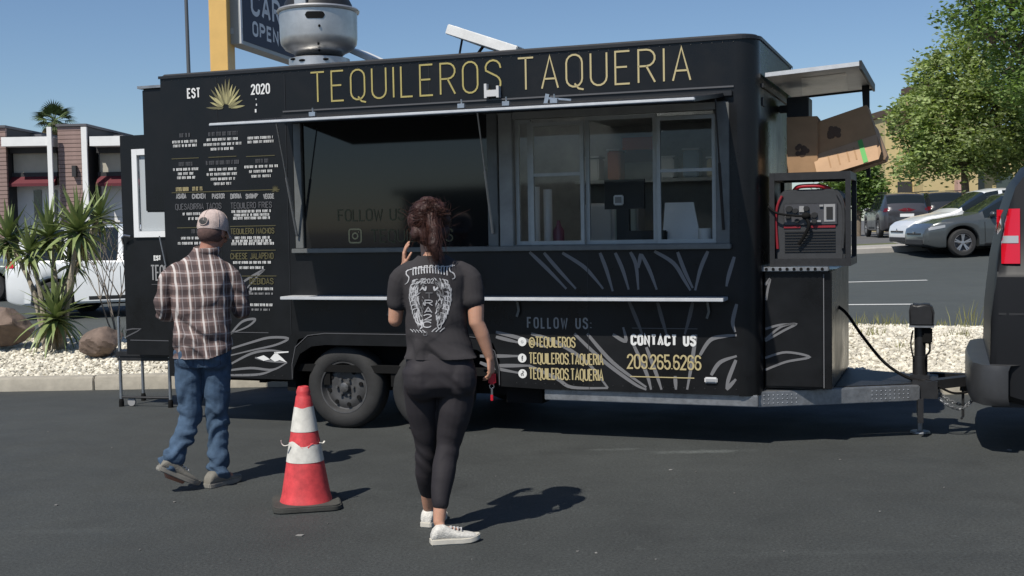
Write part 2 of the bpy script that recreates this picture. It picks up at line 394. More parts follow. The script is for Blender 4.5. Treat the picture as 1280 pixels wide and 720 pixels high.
# gravel bed: soil mound and loose white stones
def zbed(x, y):
    t = min(max((y - 12.77) / 2.6, 0), 1)
    return .10 + .17 * math.sin(t * PI / 2) + .03 * math.sin(x * 1.3 + y) * t
bx = [i * .5 for i in range(-44, 45)]
sheet('gravel_bed', bx, [12.75, 13.0, 13.4, 13.8, 14.2, 14.6, 15.0, 15.4, 15.6], zbed, M['soil'])
sheet('gravel_bed', [1.46, 2] + bx[50:], [11.33, 12.0, 12.77], lambda x, y: zbed(x, y) - .002, M['soil'])
sheet('bed_edging', bx, [15.58, 15.75], lambda x, y: max(zbed(x, 15.6) - .005, zroad(x, y) + .03), M['concrete'])
def stones(n, x0, x1, y0, y1, s0, s1):
    if x0 > 2: y0 = 11.4
    base = bmesh.new(); bmesh.ops.create_icosphere(base, subdivisions=1, radius=1)
    bv = np.array([v.co[:] for v in base.verts]); bf = np.array([[v.index for v in f.verts] for f in base.faces]); base.free()
    nb = len(bv); P = np.empty((n, nb, 3))
    xs = rng.uniform(x0, x1, n); ys = rng.uniform(y0, y1, n); s = s0 + (s1 - s0) * rng.random(n) ** 2
    for i in range(n):
        v = bv * (1 + rng.uniform(-.28, .28, (nb, 1))) * np.array([1, rng.uniform(.6, 1), rng.uniform(.45, .8)]) * s[i]
        e = Euler((rng.uniform(-.4, .4), rng.uniform(-.4, .4), rng.uniform(0, 6.28))).to_matrix()
        P[i] = v @ np.array(e).T + np.array([xs[i], ys[i], zbed(xs[i], ys[i]) + s[i] * .25])
    F = (bf[None] + (np.arange(n) * nb)[:, None, None]).reshape(-1, 3)
    me = bpy.data.meshes.new('gravel'); me.from_pydata(P.reshape(-1, 3).tolist(), [], F.tolist()); me.update(); return me
for x0, x1, n in ((-9.0, -2.2, 15000), (-2.2, 2.2, 1500), (2.2, 8.5, 19000)):
    g = link('gravel', stones(n, x0, x1, 12.80, 15.5, .014, .040), M['stones'])
    tag(g, 'loose white landscaping stones covering the planting bed' if n != 1500 else 'loose white stones seen beneath the trailer', 'gravel', kind='stuff')
# lane markings on the road, from their place in the picture
def dash(p0, p1, wd=.12):
    a = roadpt(*p0); b = roadpt(*p1); mb = MB(); n = 6
    for k in range(n):
        t0, t1 = k / n, (k + 1) / n
        q0 = a.lerp(b, t0); q1 = a.lerp(b, t1)
        mb.add([(q0.x, q0.y - wd / 2, zroad(q0.x, q0.y - wd / 2) + .006), (q1.x, q1.y - wd / 2, zroad(q1.x, q1.y - wd / 2) + .006), (q1.x, q1.y + wd / 2, zroad(q1.x, q1.y + wd / 2) + .006), (q0.x, q0.y + wd / 2, zroad(q0.x, q0.y + wd / 2) + .006)], [(0, 1, 2, 3)])
    return a, b, mb
A1, B1, d1 = dash((1040, 353.5), (1159, 350.5)); d1 = d1.build('lane_marking', M['paint']); d1['kind'] = 'structure'
A2, B2, d2 = dash((1020, 381.5), (1152, 380.5)); d2 = d2.build('lane_marking', M['paint']); d2['kind'] = 'structure'
# far kerb, pavement
fk = MB()
for i in range(-16, 18):
    x0, x1 = i * 4.0, i * 4.0 + 3.98
    fk.prism([(31.0, -.1), (31.0, .12), (31.04, .15), (31.2, .15), (31.2, -.1)], lambda a, b, d, x0=x0: (x0 + d * 3.98, a, b + zroad(x0 + d * 3.98, 31)), 1.0)
fk = fk.build('kerb_far', M['pavement']); fk['kind'] = 'structure'
sheet('pavement', [-64, -30, -14, 0, 10, 18, 30, 68], [31.2, 33.4], lambda x, y: zroad(x, 31) + .145, M['pavement'])
M['lawn'] = mat('dry_verge', (.10, .11, .045), .9, var=.4, vscale=3, bump=.5, bscale=60)
sheet('grass_verge', [-64, -30, -14, 0, 10, 18, 30, 68], [33.4, 34.6], lambda x, y: zroad(x, 31) + .12 + (.03 if y > 34 else 0), M['lawn'])
# ================================================================== FOOD TRAILER
TR = thing('food_trailer', 'long black food trailer with gold lettering and a raised serving hatch', 'food trailer', TO, -TANG)
U0, U1, UN = -.144, 4.80, 4.95          # rear end, where the nose corner starts, nose
TW, ZT = 2.10, 2.98                     # width, roof height
WU0, WU1, WZ0, WZ1 = 1.14, 4.745, 1.485, 2.53     # serving opening
ZS = .40                                # skirt bottom
side = lambda a, b, d=0: (a, d, b)
# near side wall in four panels round the opening (wheel arch in the lower one)
th = .045
arch = [(1.09, ZS), (1.10, .50), (1.16, .62), (1.27, .69), (1.40, .71), (2.62, .71), (2.75, .69), (2.86, .62), (2.92, .50), (2.93, ZS)]
low = [(WU0, WZ0), (WU0, .71 + .2)] 
mb = MB(); mb.prism([(U0, ZS), (1.085, ZS), (1.085, .60), (WU0, .74), (WU0, ZT), (U0, ZT)], side, th); rearp = mb.build('side_panel', M['vinyl'], TR, bevel=0)
mb = MB(); mb.prism([(WU0, .74), (1.27, .78), (2.75, .78), (2.88, .74), (2.935, .60), (2.935, ZS), (3.285, ZS - .012), (U1, ZS - .012), (U1, WZ0), (WU0, WZ0)], side, th); mb.build('lower_panel', M['vinyl'], TR)
mb = MB(); mb.prism([(WU0, WZ1), (WU1, WZ1), (WU1, ZT), (WU0, ZT)], side, th); mb.build('upper_panel', M['vinyl'], TR)
mb = MB(); mb.prism([(WU1, WZ0), (U1, WZ0), (U1, ZT), (WU1, ZT)], side, th); mb.build('corner_panel', M['vinyl'], TR)
# fender trim lip over both wheels
mb = MB()
inner = [(1.09, ZS), (1.10, .50), (1.16, .62), (1.27, .685), (1.40, .70), (2.62, .70), (2.75, .685), (2.86, .62), (2.92, .50), (2.93, ZS)]
outer = [(1.085 - .0, ZS), (1.085, .60 - .08), (1.12, .665), (1.24, .765), (1.40, .785), (2.62, .785), (2.78, .765), (2.90, .665), (2.935, .52), (2.935, ZS)]
n = len(inner)
for i in range(n - 1):
    mb.add([side(*inner[i], -.012), side(*inner[i + 1], -.012), side(*outer[i + 1], -.012), side(*outer[i], -.012), side(*inner[i], .25), side(*inner[i + 1], .25)], [(0, 1, 2, 3), (0, 1, 5, 4)])
mb.build('fender', M['vinyl'], TR, fix=False)
mb = MB(); ribbon(mb, [(a, b + .012) for a, b in outer], .006, lambda a, b: (a, -.015, b)); mb.build('fender_edge', M['dimprint'], TR, fix=False)
# nose: rounded corners + end wall, roof, floor, far wall, rear wall with doorway
mb = MB(); prof = []
rr = UN - U1
for i in range(9):
    a = R(-90 + 90 * i / 8); prof.append((U1 + rr * math.cos(a), rr + rr * math.sin(a)))
for i in range(9):
    a = R(90 * i / 8); prof.append((U1 + rr * math.cos(a), TW - rr + rr * math.sin(a)))
n = len(prof)
mb.add([(a, b, ZS - .02) for a, b in prof] + [(a, b, ZT) for a, b in prof], [(i, i + 1, n + i + 1, n + i) for i in range(n - 1)])
mb.build('nose_panel', M['vinyl'], TR, smooth=True, sharp=R(30))
mb = MB(); rp = [(U0, 0.0)] + prof + [(U0, TW)]
n = len(rp); cx, cy = 2.4, 1.05
vs = [(a, b, ZT) for a, b in rp] + [(cx + (a - cx) * .99, cy + (b - cy) * .975, ZT + .03) for a, b in rp]
mb.add(vs, [(i, (i + 1) % n, n + (i + 1) % n, n + i) for i in range(n)] )
ru0, ru1, rv0, rv1 = 2.24, 4.3, .40, 1.75               # roof opening, stretched past the lid to let daylight inside
hole = [(ru0, rv0), (ru1, rv0), (ru1, rv1), (ru0, rv1)]; b0 = len(mb.v); top = mb.v[n:2 * n]
nI = list(range(n, 2 * n)); hI = list(range(b0, b0 + 4)); mb.v += [(a, b, ZT + .03) for a, b in hole]
# outline runs from the near rear corner along the near side, round the nose and back along the far side
k1 = max(range(n), key=lambda i: top[i][0] - top[i][1] * .01); 
mb.f += [tuple([nI[0]] + [nI[1]] + [hI[1], hI[0]]), tuple(nI[1:n - 1] + [hI[2], hI[1]]), (nI[n - 2], nI[n - 1], hI[3], hI[2]), (nI[n - 1], nI[0], hI[0], hI[3])]
mb.build('roof', M['blackmetal'], TR, sharp=R(35), smooth=True)
mb = MB(); lst = [(U0 - .012, -.012)] + [(a + (.012 if a > U1 else 0), b - (.012 if b < .3 else 0)) for a, b in prof[:12]]
for (a, b), (c, d) in zip(lst, lst[1:]): mb.add([(a, b, ZT - .012), (c, d, ZT - .012), (c, d, ZT + .012), (a, b, ZT + .012)], [(0, 1, 2, 3)])
mb.add([(a, b, ZT + .012) for a, b in lst] + [(a + (.0), b + .02, ZT + .012) for a, b in lst], [(i, i + 1, len(lst) + i + 1, len(lst) + i) for i in range(len(lst) - 1)])
mb.build('roof_trim', M['vinyl2'], TR, smooth=True, fix=False)
mb = MB(); mb.box(U0, U1, TW - .045, TW, ZS, ZT - .002); mb.build('far_wall', M['vinyl'], TR)
mb = MB(); mb.box(U0 + .002, U0 + .045, th + .001, .50, ZS, ZT - .004); mb.box(U0 + .002, U0 + .045, 1.3, TW - .046, ZS, ZT - .004); mb.box(U0 + .002, U0 + .045, .50, 1.3, 2.55, ZT - .004); mb.build('rear_wall', M['vinyl'], TR)
mb = MB(); mb.box(U0 + .05, U1 + .05, th + .002, TW - .05, .47, .53); mb.build('floor', M['undercoat'], TR)
mb = MB(); mb.box(U0 + .046, U1 + .1, TW - .06, TW - .047, .54, 2.9); mb.build('wall_lining', M['interior'], TR)
mb = MB(); [mb.box(*b, 2.90, 2.94) for b in ((U0 + .046, ru0, th + .01, TW - .07), (ru1, U1 + .02, th + .01, TW - .07), (ru0, ru1, th + .01, rv0), (ru0, ru1, rv1, TW - .07))]; mb.build('ceiling_lining', M['interior'], TR)
# chassis
mb = MB(); mb.box(3.29, UN - .02, .03, .09, .30, ZS - .014); mb.build('frame_rail', M['galv'], TR, bevel=.006)
mb = MB(); mb.box(3.29, UN - .02, TW - .09, TW - .03, .30, ZS - .014); mb.box(0, 3.28, .3, .36, .34, .47); mb.box(0, 3.28, 1.74, 1.8, .34, .47)
for i in range(8): mb.box(.1 + i * .62, .16 + i * .62, .06, TW - .06, .36, .468)
mb.build('chassis', M['undercoat'], TR)
mb = MB(); mb.box(.98, 3.05, .26, .30, .30, .72); mb.box(.98, 3.05, TW - .3, TW - .26, .3, .72); mb.box(1.09, 2.93, .04, .3, .712, .74); mb.build('wheel_well', M['undercoat'], TR)
mb = MB(); mb.box(1.0, 1.08, .05, .5, .3, .47); mb.build('splash_guard', M['undercoat'], TR); mb = MB(); mb.box(2.95, 3.25, .1, 1.9, .26, .40); mb.build('storage_tray', M['undercoat'], TR); mb = MB(); mb.tube([(3.5, .9, .34), (4.7, .9, .34)], .09, 12); mb.build('under_tank', M['undercoat'], TR)
M['hubmetal'] = mat('greasy_hub', (.12, .12, .12), .4, .5, var=.4, vscale=40)
# wheels (two axles)
TRAD = .345
def wheel_parts(parent, c, rad, wid, near=-1):
    hub = thing('wheel', None, None, c); hub.parent = parent
    for k in ('label', 'category'):
        if k in hub: del hub[k]
    h = wid / 2
    pr = [(rad * .60, -h * .80), (rad * .66, -h * .98), (rad * .80, -h * 1.02), (rad * .92, -h * .93), (rad * .985, -h * .70), (rad, -h * .4), (rad, h * .4), (rad * .985, h * .7), (rad * .92, h * .93), (rad * .66, h * .98), (rad * .6, h * .8)]
    ty = MB(); ty.lathe(pr, 48, axis='y'); ty = ty.build('tyre', M['rubber'], hub, smooth=True, sharp=R(50))
    rr = rad * .605
    rm = MB(); rm.lathe([(rr * 1.04, -h * .86), (rr * 1.03, -h * .92), (rr * .98, -h * .90), (rr * .95, -h * .7), (rr * .90, -h * .45), (rr * .86, -h * .42), (rr * .72, -h * .58), (rr * .55, -h * .62), (rr * .40, -h * .50), (rr * .36, -h * .50), (rr * .0, -h * .5)], 40, axis='y')
    rm = rm.build('rim', M['steelwheel'], hub, smooth=True, sharp=R(35))
    ho = MB()
    for k in range(8):
        a = 2 * PI * k / 8 + .2; cc = (rr * .70 * math.cos(a), -h * .585 - .004, rr * .70 * math.sin(a))
        ho.lathe([(0, -.003), (rr * .085, -.003), (rr * .085, .01)], 10, cc, axis='y')
    ho.build('vent_holes', M['undercoat'], hub, fix=False)
    cp = MB(); cp.lathe([(.0, -h * .95), (rr * .10, -h * .95), (rr * .19, -h * .88), (rr * .21, -h * .5)], 20, axis='y'); cp.build('hub_cap', M['hubmetal'], hub, smooth=True)
    lu = MB()
    for k in range(6):
        a = 2 * PI * k / 6; lu.lathe([(0, -.03), (.011, -.03), (.011, .0)], 6, (rr * .36 * math.cos(a), -h * .5, rr * .36 * math.sin(a)), axis='y')
    lu.build('wheel_nuts', M['hubmetal'], hub, fix=False)
    return hub
w1 = wheel_parts(TR, (1.53, .145, TRAD - .003), TRAD, .21)
def copy_wheel(src, parent, loc, rz=0):
    e = src.copy(); COL.objects.link(e); e.parent = parent; e.location = loc; e.rotation_euler = (0, 0, rz)
    for ch in src.children: copy_child(ch, e)
    return e
copy_wheel(w1, TR, (2.31, .145, TRAD - .003)); copy_wheel(w1, TR, (1.53, TW - .145, TRAD - .003), PI); copy_wheel(w1, TR, (2.31, TW - .145, TRAD - .003), PI)
mb = MB(); mb.tube([(1.53, .2, .33), (1.53, 1.9, .33)], .04, 10); mb.tube([(2.31, .2, .33), (2.31, 1.9, .33)], .04, 10); mb.build('axle', M['undercoat'], TR)

# ---- serving window bay
fr = M['alu_dull']
def frame(name, u0, u1, z0, z1, wd, v0, v1, m=fr, parent=TR):
    mb = MB(); mb.box(u0, u0 + wd, v0, v1, z0, z1); mb.box(u1 - wd, u1, v0, v1, z0, z1); mb.box(u0 + wd, u1 - wd, v0 + .001, v1 - .001, z1 - wd, z1); mb.box(u0 + wd, u1 - wd, v0 + .001, v1 - .001, z0, z0 + wd)
    return mb.build(name, m, parent, fix=False)
sill = MB(); sill.box(WU0 - .01, WU1 + .01, -.05, .03, WZ0 - .025, WZ0 + .012); sill.build('window_sill', M['alu_dull'], TR, bevel=.004)
mb = MB(); mb.box(WU0 + .002, WU0 + .075, .0, .06, WZ0 + .013, WZ1 - .002); mb.build('window_jamb', fr, TR, bevel=.004)
mb = MB(); mb.box(4.645, WU1 - .002, -.004, .06, WZ0 + .013, WZ1 - .002); mb.build('window_jamb', fr, TR, bevel=.004)
mb = MB(); mb.box(2.86, 2.945, -.004, .06, WZ0 + .013, WZ1 - .002); mb.build('mullion', fr, TR, bevel=.004)
mb = MB(); mb.box(2.955, 3.065, .004, .06, WZ0 + .013, WZ1 - .002); mb.build('mullion', M['interior'], TR, bevel=.004)
lg = MB(); lg.box(WU0 + .076, 2.859, .030, .040, WZ0 + .014, WZ1 - .003); lg = lg.build('fixed_pane', M['glass_dark'], TR)
gfn = lambda a, b: (a, .027, b)
text('lettering', 'FOLLOW US ON', T(414, 0)[0], T(507, 0)[0] + .12, T(440, 276)[1], T(440, 262)[1], .012, M['golddim'], lg, gfn)
text('lettering', 'TEQUILEROS', T(455, 0)[0], T(507, 0)[0] + .35, T(440, 303)[1], T(440, 288)[1], .012, M['golddim'], lg, gfn)
gu, gz = T(442, 295)
mb = MB(); k = .055
rrct = [(-k + .02, -k), (k - .02, -k)] + arc(k - .02, -k + .02, .02, -90, 0, 4) + arc(k - .02, k - .02, .02, 0, 90, 4) + arc(-k + .02, k - .02, .02, 90, 180, 4) + arc(-k + .02, -k + .02, .02, 180, 270, 4)
ribbon(mb, [(gu + a, gz + b) for a, b in rrct], .012, gfn); ribbon(mb, [(gu + a, gz + b) for a, b in arc(0, 0, .024, 0, 360, 14)], .011, gfn); mb.box(gu + .028, gu + .036, .026, .0275, gz + .028, gz + .036)
mb.build('camera_icon', M['goldpale'], lg, fix=False)
# right bay: sliding sashes on a track, middle one open
M['pane'] = mat('clear_pane', (.85, .9, .9), .02, spec=.5)
mt = M['pane'].node_tree
gl = mt.nodes.new('ShaderNodeBsdfGlossy'); gl.inputs['Roughness'].default_value = .03; gl.inputs['Color'].default_value = (.9, .95, 1, 1)
tr_ = mt.nodes.new('ShaderNodeBsdfTransparent'); tr_.inputs[0].default_value = (.94, .96, .95, 1)
lw = mt.nodes.new('ShaderNodeFresnel'); lw.inputs[0].default_value = 1.45
ms = mt.nodes.new('ShaderNodeMixShader'); mt.links.new(lw.outputs[0], ms.inputs[0]); mt.links.new(tr_.outputs[0], ms.inputs[1]); mt.links.new(gl.outputs[0], ms.inputs[2])
mt.links.new(ms.outputs[0], mt.nodes['Material Output'].inputs[0])
ZW = WZ0 + .02; wt = 2.44
def sash(u0, u1, ztop, midrail, v):
    e = frame('window_sash', u0, u1, ZW, ztop, .028, v, v + .03, M['sashalu'])
    p = MB(); p.add([(u0 + .028, v + .014, ZW + .028), (u1 - .028, v + .014, ZW + .028), (u1 - .028, v + .014, ztop - .028), (u0 + .028, v + .014, ztop - .028)], [(0, 1, 2, 3)]); p.build('pane', M['pane'], e)
    if midrail:
        r_ = MB(); r_.box(u0 + .028, u1 - .028, v + .004, v + .026, midrail - .012, midrail + .012); r_.build('mid_rail', M['sashalu'], e)
    return e
zr = T(690, 218)[1]
sash(3.205, 3.635, wt, zr, .020); sash(4.20, 4.640, wt, zr, .020)
sash(3.075, 3.20, wt + .03, None, .055); sash(3.64, 4.19, wt + .03, None, .06)
mb = MB(); mb.box(3.067, 4.643, .01, .1, WZ0 + .013, ZW); mb.build('window_track', fr, TR)
mb = MB(); mb.box(3.067, 4.643, .012, .1, wt + .035, WZ1 - .003); mb.build('window_header', M['interior'], TR)
# hatch, hinge rail, gas struts
HZ0, HZ1, HV = 2.555, 2.425, -1.10
hs = (HZ0 - HZ1) / (-.03 - HV)
mb = MB(); mb.prism([(-.03, HZ0), (-.03, HZ0 + .030), (HV, HZ1 + .028), (HV, HZ1)], lambda a, b, d: (1.09 + d, a, b), 3.62); hatch = mb.build('serving_hatch', M['vinyl2'], TR, bevel=.003)
mb = MB(); mb.box(1.085, 4.715, HV - .012, HV + .02, HZ1 + .008, HZ1 + .028); mb.build('edge_trim', M['alu_light'], hatch, bevel=.004)
mb = MB(); mb.box(1.06, 4.77, -.035, .0, 2.56, 2.60); mb.build('hinge_rail', M['vinyl2'], TR, bevel=.004)
mb = MB(); mb.box(1.06, U1 - .02, -.010, .0, 2.625, 2.637); mb.build('panel_seam', M['dimprint'], TR)
for u in (1.17, 2.905, 4.70):
    a = Vector((u, -.02, 1.60)); b = Vector((u, -.30, HZ0 - .27 * hs - .005)); c = a.lerp(b, .52)
    mb = MB(); mb.tube([a, c], .011, 8); mb.tube([c, b], .006, 8); mb.build('gas_strut', M['alu'] if u < 4 else M['blackmetal'], TR, smooth=True)
for px, py in ((390, 149), (576, 137), (632, 137), (692, 130)):
    u, z = T(px, py, -1.1); mb = MB(); mb.box(u - .025, u + .025, HV + .0, HV + .03, HZ1 + .04, HZ1 + .07); mb.tube([(u, HV + .015, HZ1 + .06), (u + .0, HV + .01, HZ1 + .1)], .006, 6); mb.build('hatch_latch', M['alu'], hatch, fix=False)
# white bracket of a lamp over the lettering
u, z = T(617, 118); mb = MB(); mb.box(u - .06, u - .04, -.05, 0, z - .03, z + .08); mb.box(u + .04, u + .06, -.05, 0, z - .03, z + .06); mb.box(u - .04, u + .04, -.05, -.02, z - .02, z + .03); mb.build('lamp_bracket', M['whiteplastic'], TR, fix=False)
u, z = T(690, 131, -.25); mb = MB(); mb.bar((u - .04, -.25, z + .05), (u + .14, -.22, z + .03), .03, .015); mb.bar((u - .05, -.25, z - .01), (u - .03, -.25, z + .08), .03, .03); mb.build('hatch_handle', M['alu'], TR, fix=False)
# counter shelf with folding brackets
sh0, sh1 = 1.10, 4.725
mb = MB(); mb.box(sh0, sh1, -.20, -.002, 1.085, 1.11); shelf = mb.build('counter_shelf', M['alu_light'], TR, bevel=.003)
for px in (648, 885, 487):
    u = T(px, 385)[0]; mb = MB(); ribbon(mb, [(u, 1.083), (u + .012, 1.0), (u - .005, .95)], .018, lambda a, b: (a, -.03, b)); mb.build('shelf_bracket', M['alu_dull'], TR, fix=False)
# ---- lettering and graphics on the side (flat print)
P4 = lambda a, b: (a, -.0055, b)
z0, z1 = 2.695, 2.935
text('lettering', 'TEQUILEROS', T(389, 110)[0] - .0, T(626, 100)[0], z0, z1, .0135, M['gold'], TR, P4, gap=.27)
text('lettering', 'TAQUERIA', T(648, 100)[0], T(863, 80)[0], z0, z1, .0135, M['goldpale'], TR, P4, gap=.27)
text('lettering', 'EST', T(235, 115)[0], T(250, 115)[0], T(242, 122)[1], T(242, 111)[1], .014, M['whiteprint'], TR, P4, gap=.3)
text('lettering', '2020', T(315, 115)[0], T(337, 110)[0], T(326, 117)[1], T(326, 105.5)[1], .013, M['whiteprint'], TR, P4, gap=.3)
def emblem(px, py, wpx, hpx, m, parent=TR, nl=15, fn=P4):
    cu, cz = T(px, py); s = T(px + wpx / 2, py)[0] - cu; hz = T(px, py - hpx)[1] - cz; mb = MB()
    for ring, (k, sc) in enumerate(((nl, 1.0), (nl - 3, .70))):
        for i in range(k):
            a = R(4 + 172 * (i + .5 * (ring % 2)) / (k - 1 + .5 * (ring % 2))); d = Vector((math.cos(a) * s, math.sin(a) * hz)) * sc
            d *= random.uniform(.8, 1.08); p = Vector((-d.y, d.x)).normalized() * s * .058 * (.7 + .3 * sc)
            c0 = Vector((cu, cz)); yy = -.004 - .0012 * ring - .00004 * i
            pts = [c0 + d * .25 - p * .3, c0 + d * .55 - p, c0 + d * .8 - p * .7, c0 + d, c0 + d * .8 + p * .7, c0 + d * .55 + p, c0 + d * .25 + p * .3]
            o = [(q_.x, yy, q_.y) for q_ in pts]; mb.add(o, [tuple(range(7))])
    o = mb.build('agave_emblem', m, parent, fix=False); return o
M['emblem'] = mat('gold_emblem', (.30, .27, .13), .5, island=.6)
emblem(283, 136, 48, 38, M['emblem']); emblem(344.5, 240, 10, 9, M['golddim'])
def rows(name, lst, m, parent=TR, hpx=3.2, fn=P4, solid=.82):
    mb = MB()
    for x0, x1, y in lst:
        uA, zA = T(x0, y + hpx / 2); uB, zB = T(x1, y - hpx / 2); zc = (T(x0, y)[1] + T(x1, y)[1]) / 2; h = abs(zB - zA) / 2 if False else (T(x0, y - hpx / 2)[1] - T(x0, y + hpx / 2)[1]) / 2
        u = uA
        while u < uB:
            wl = random.uniform(.018, .06)
            e = min(u + wl, uB); c = u
            while c < e - .003:                      # words made of close, unreadably small letters
                lw_ = random.uniform(.006, .010); t = min(.0045, lw_ * .5)
                r_ = random.random()
                mb.add([fn(c, zc - h), fn(c + t, zc - h), fn(c + t, zc + h), fn(c, zc + h)], [(0, 1, 2, 3)])
                zz = zc + (h * .55 if r_ < .4 else (-h * .8 if r_ < .7 else -h * .1))
                mb.add([fn(c + t, zz), fn(c + lw_ * solid, zz), fn(c + lw_ * solid, zz + h * .4), fn(c + t, zz + h * .4)], [(0, 1, 2, 3)])
                if r_ > .45: mb.add([fn(c + lw_ * solid - t * .7, zc - h), fn(c + lw_ * solid, zc - h), fn(c + lw_ * solid, zc + h), fn(c + lw_ * solid - t * .7, zc + h)], [(0, 1, 2, 3)])
                c += lw_ + .0022
            u = e + .012
    return mb.build(name, m, parent, fix=False)
rows('menu_text', [(216, 247, 177), (217, 247, 182), (217, 250, 211.5), (223, 242, 217), (222, 244, 222), (259, 298, 174), (255, 302, 180), (264, 292, 186), (262, 296, 211.5), (259, 297, 217.5), (264, 294, 223.5), (268, 290, 229.5), (306, 347, 208), (312, 341, 214), (315, 339, 220), (310, 342, 172), (310, 342, 177),
   (229, 276, 267), (236, 265, 273), (227, 262, 297.5), (223, 262, 304), (290, 339, 264), (293, 337, 268.5), (292, 338, 272.5), (294, 337, 297), (291, 340, 301), (290, 344, 304.5), (292, 339, 328), (300, 331, 334.5), (313, 341, 361), (312, 342, 381)], M['whiteprint'])
rows('menu_text', [(312, 341, 367), (315, 338, 387)], M['midprint'], hpx=2.5)
rows('menu_heading', [(225, 238, 169), (224, 241, 205), (261, 297, 167), (258, 300, 203), (320, 336, 201), (240, 262, 289)], M['dimprint'], hpx=5)
def hline(x0, x1, y, m, hp=1.3):
    u0, z_ = T(x0, y); u1, _ = T(x1, y); z_ = (z_ + T(x1, y - (x1 - x0) * .0)[1]) / 2
    h = hp / 420; mb = MB(); mb.add([P4(u0, z_ - h), P4(u1, z_ - h), P4(u1, z_ + h), P4(u0, z_ + h)], [(0, 1, 2, 3)]); return mb.build('menu_rule', m, TR, fix=False)
for a in ((215, 249, 198), (261, 296, 196), (308, 344, 195), (215, 350, 239), (222, 262, 284.5), (288, 345, 282.5), (289, 345, 313), (292, 346, 345), (290, 336, 415.5)): hline(*a, M['golddim'] if a[2] < 400 else M['dimprint'])
def ptext(s, x0, x1, yb, yt, t, m, gap=.2, name='lettering', parent=TR, fn=P4):
    xm = (x0 + x1) / 2
    return text(name, s, T(x0, yb)[0], T(x1, yb)[0], T(xm, yb)[1], T(xm, yt)[1], t, m, parent, fn, gap)
for s, x0, x1 in (('ASADA', 221, 233), ('CHICKEN', 241, 257), ('PASTOR', 266, 281), ('BIRRIA', 289, 302), ('SHRIMP*', 308, 323), ('VEGGIE', 330, 343)): ptext(s, x0, x1, 248, 242.5, .0085, M['midprint'], name='menu_text')
rows('menu_heading', [(220.5, 236, 236.5), (241, 253, 235.8)], M['goldpale'], hpx=5)
ptext('QUESABIRRIA TACOS', 220, 277, 261.5, 254.5, .007, M['dimprint'], name='menu_heading'); ptext('TEQUILERO FRIES', 289, 340, 260, 253, .007, M['dimprint'], name='menu_heading')
ptext('TEQUILERO NACHOS', 289, 343, 292, 285.5, .008, M['golddim'], name='menu_heading'); ptext('CHEESE JALAPENO', 289, 342, 323.5, 316.5, .008, M['golddim'], name='menu_heading'); ptext('BEBIDAS', 313, 342, 355, 348, .008, M['golddim'], name='menu_heading')
# contact lines
ptext('FOLLOW US:', 660, 739, 410, 397.5, .0125, M['midprint'], gap=.45)
ptext('@TEQUILEROS', 662, 719, 433.5, 421.5, .0100, M['goldpale'], gap=.19); ptext('TEQUILEROS.TAQUERIA', 662, 754, 455, 442, .0100, M['goldpale'], gap=.2); ptext('TEQUILEROS.TAQUERIA', 662, 754, 474.5, 461, .0100, M['goldpale'], gap=.2)
ptext('CONTACT US', 790, 869, 431, 419.5, .0185, M['whiteprint'], gap=.36)
ptext('209.265.6266', 785, 876, 461, 444, .0125, M['goldpale'], gap=.17)
hline(788, 868, 471.5, M['goldpale'], 1.6); hline(790, 872, 410.5, M['dimprint'], 1.2)
for i, (px, py) in enumerate(((653, 427), (653, 447.5), (653.5, 467))):
    u, z = T(px, py); mb = MB(); r_ = .035
    mb.add([P4(u, z)] + [P4(u + r_ * math.cos(a * PI / 12), z + r_ * math.sin(a * PI / 12)) for a in range(24)], [(0, k + 1, (k + 1) % 24 + 1) for k in range(24)])
    ic = mb.build('round_icon', M['whiteprint'], TR, fix=False); g5 = lambda a, b: (a, -.008, b); mb = MB()
    if i == 0: ribbon(mb, [(u + a, z + b) for a, b in arc(0, 0, .009, 0, 360, 10)], .003, g5)
    elif i == 1: ribbon(mb, [(u + .008, z + .018), (u, z + .014), (u, z - .02)], .006, g5); ribbon(mb, [(u - .007, z + .002), (u + .008, z + .002)], .005, g5)
    else: ribbon(mb, [(u + a, z + b) for a, b in arc(-.003, -.007, .009, -60, 250, 10)], .005, g5); ribbon(mb, [(u + .003, z - .004), (u + .003, z + .02), (u + .012, z + .012)], .005, g5)
    mb.build('icon_mark', M['midprint'] if i == 0 else M['blackmetal'], ic, fix=False)
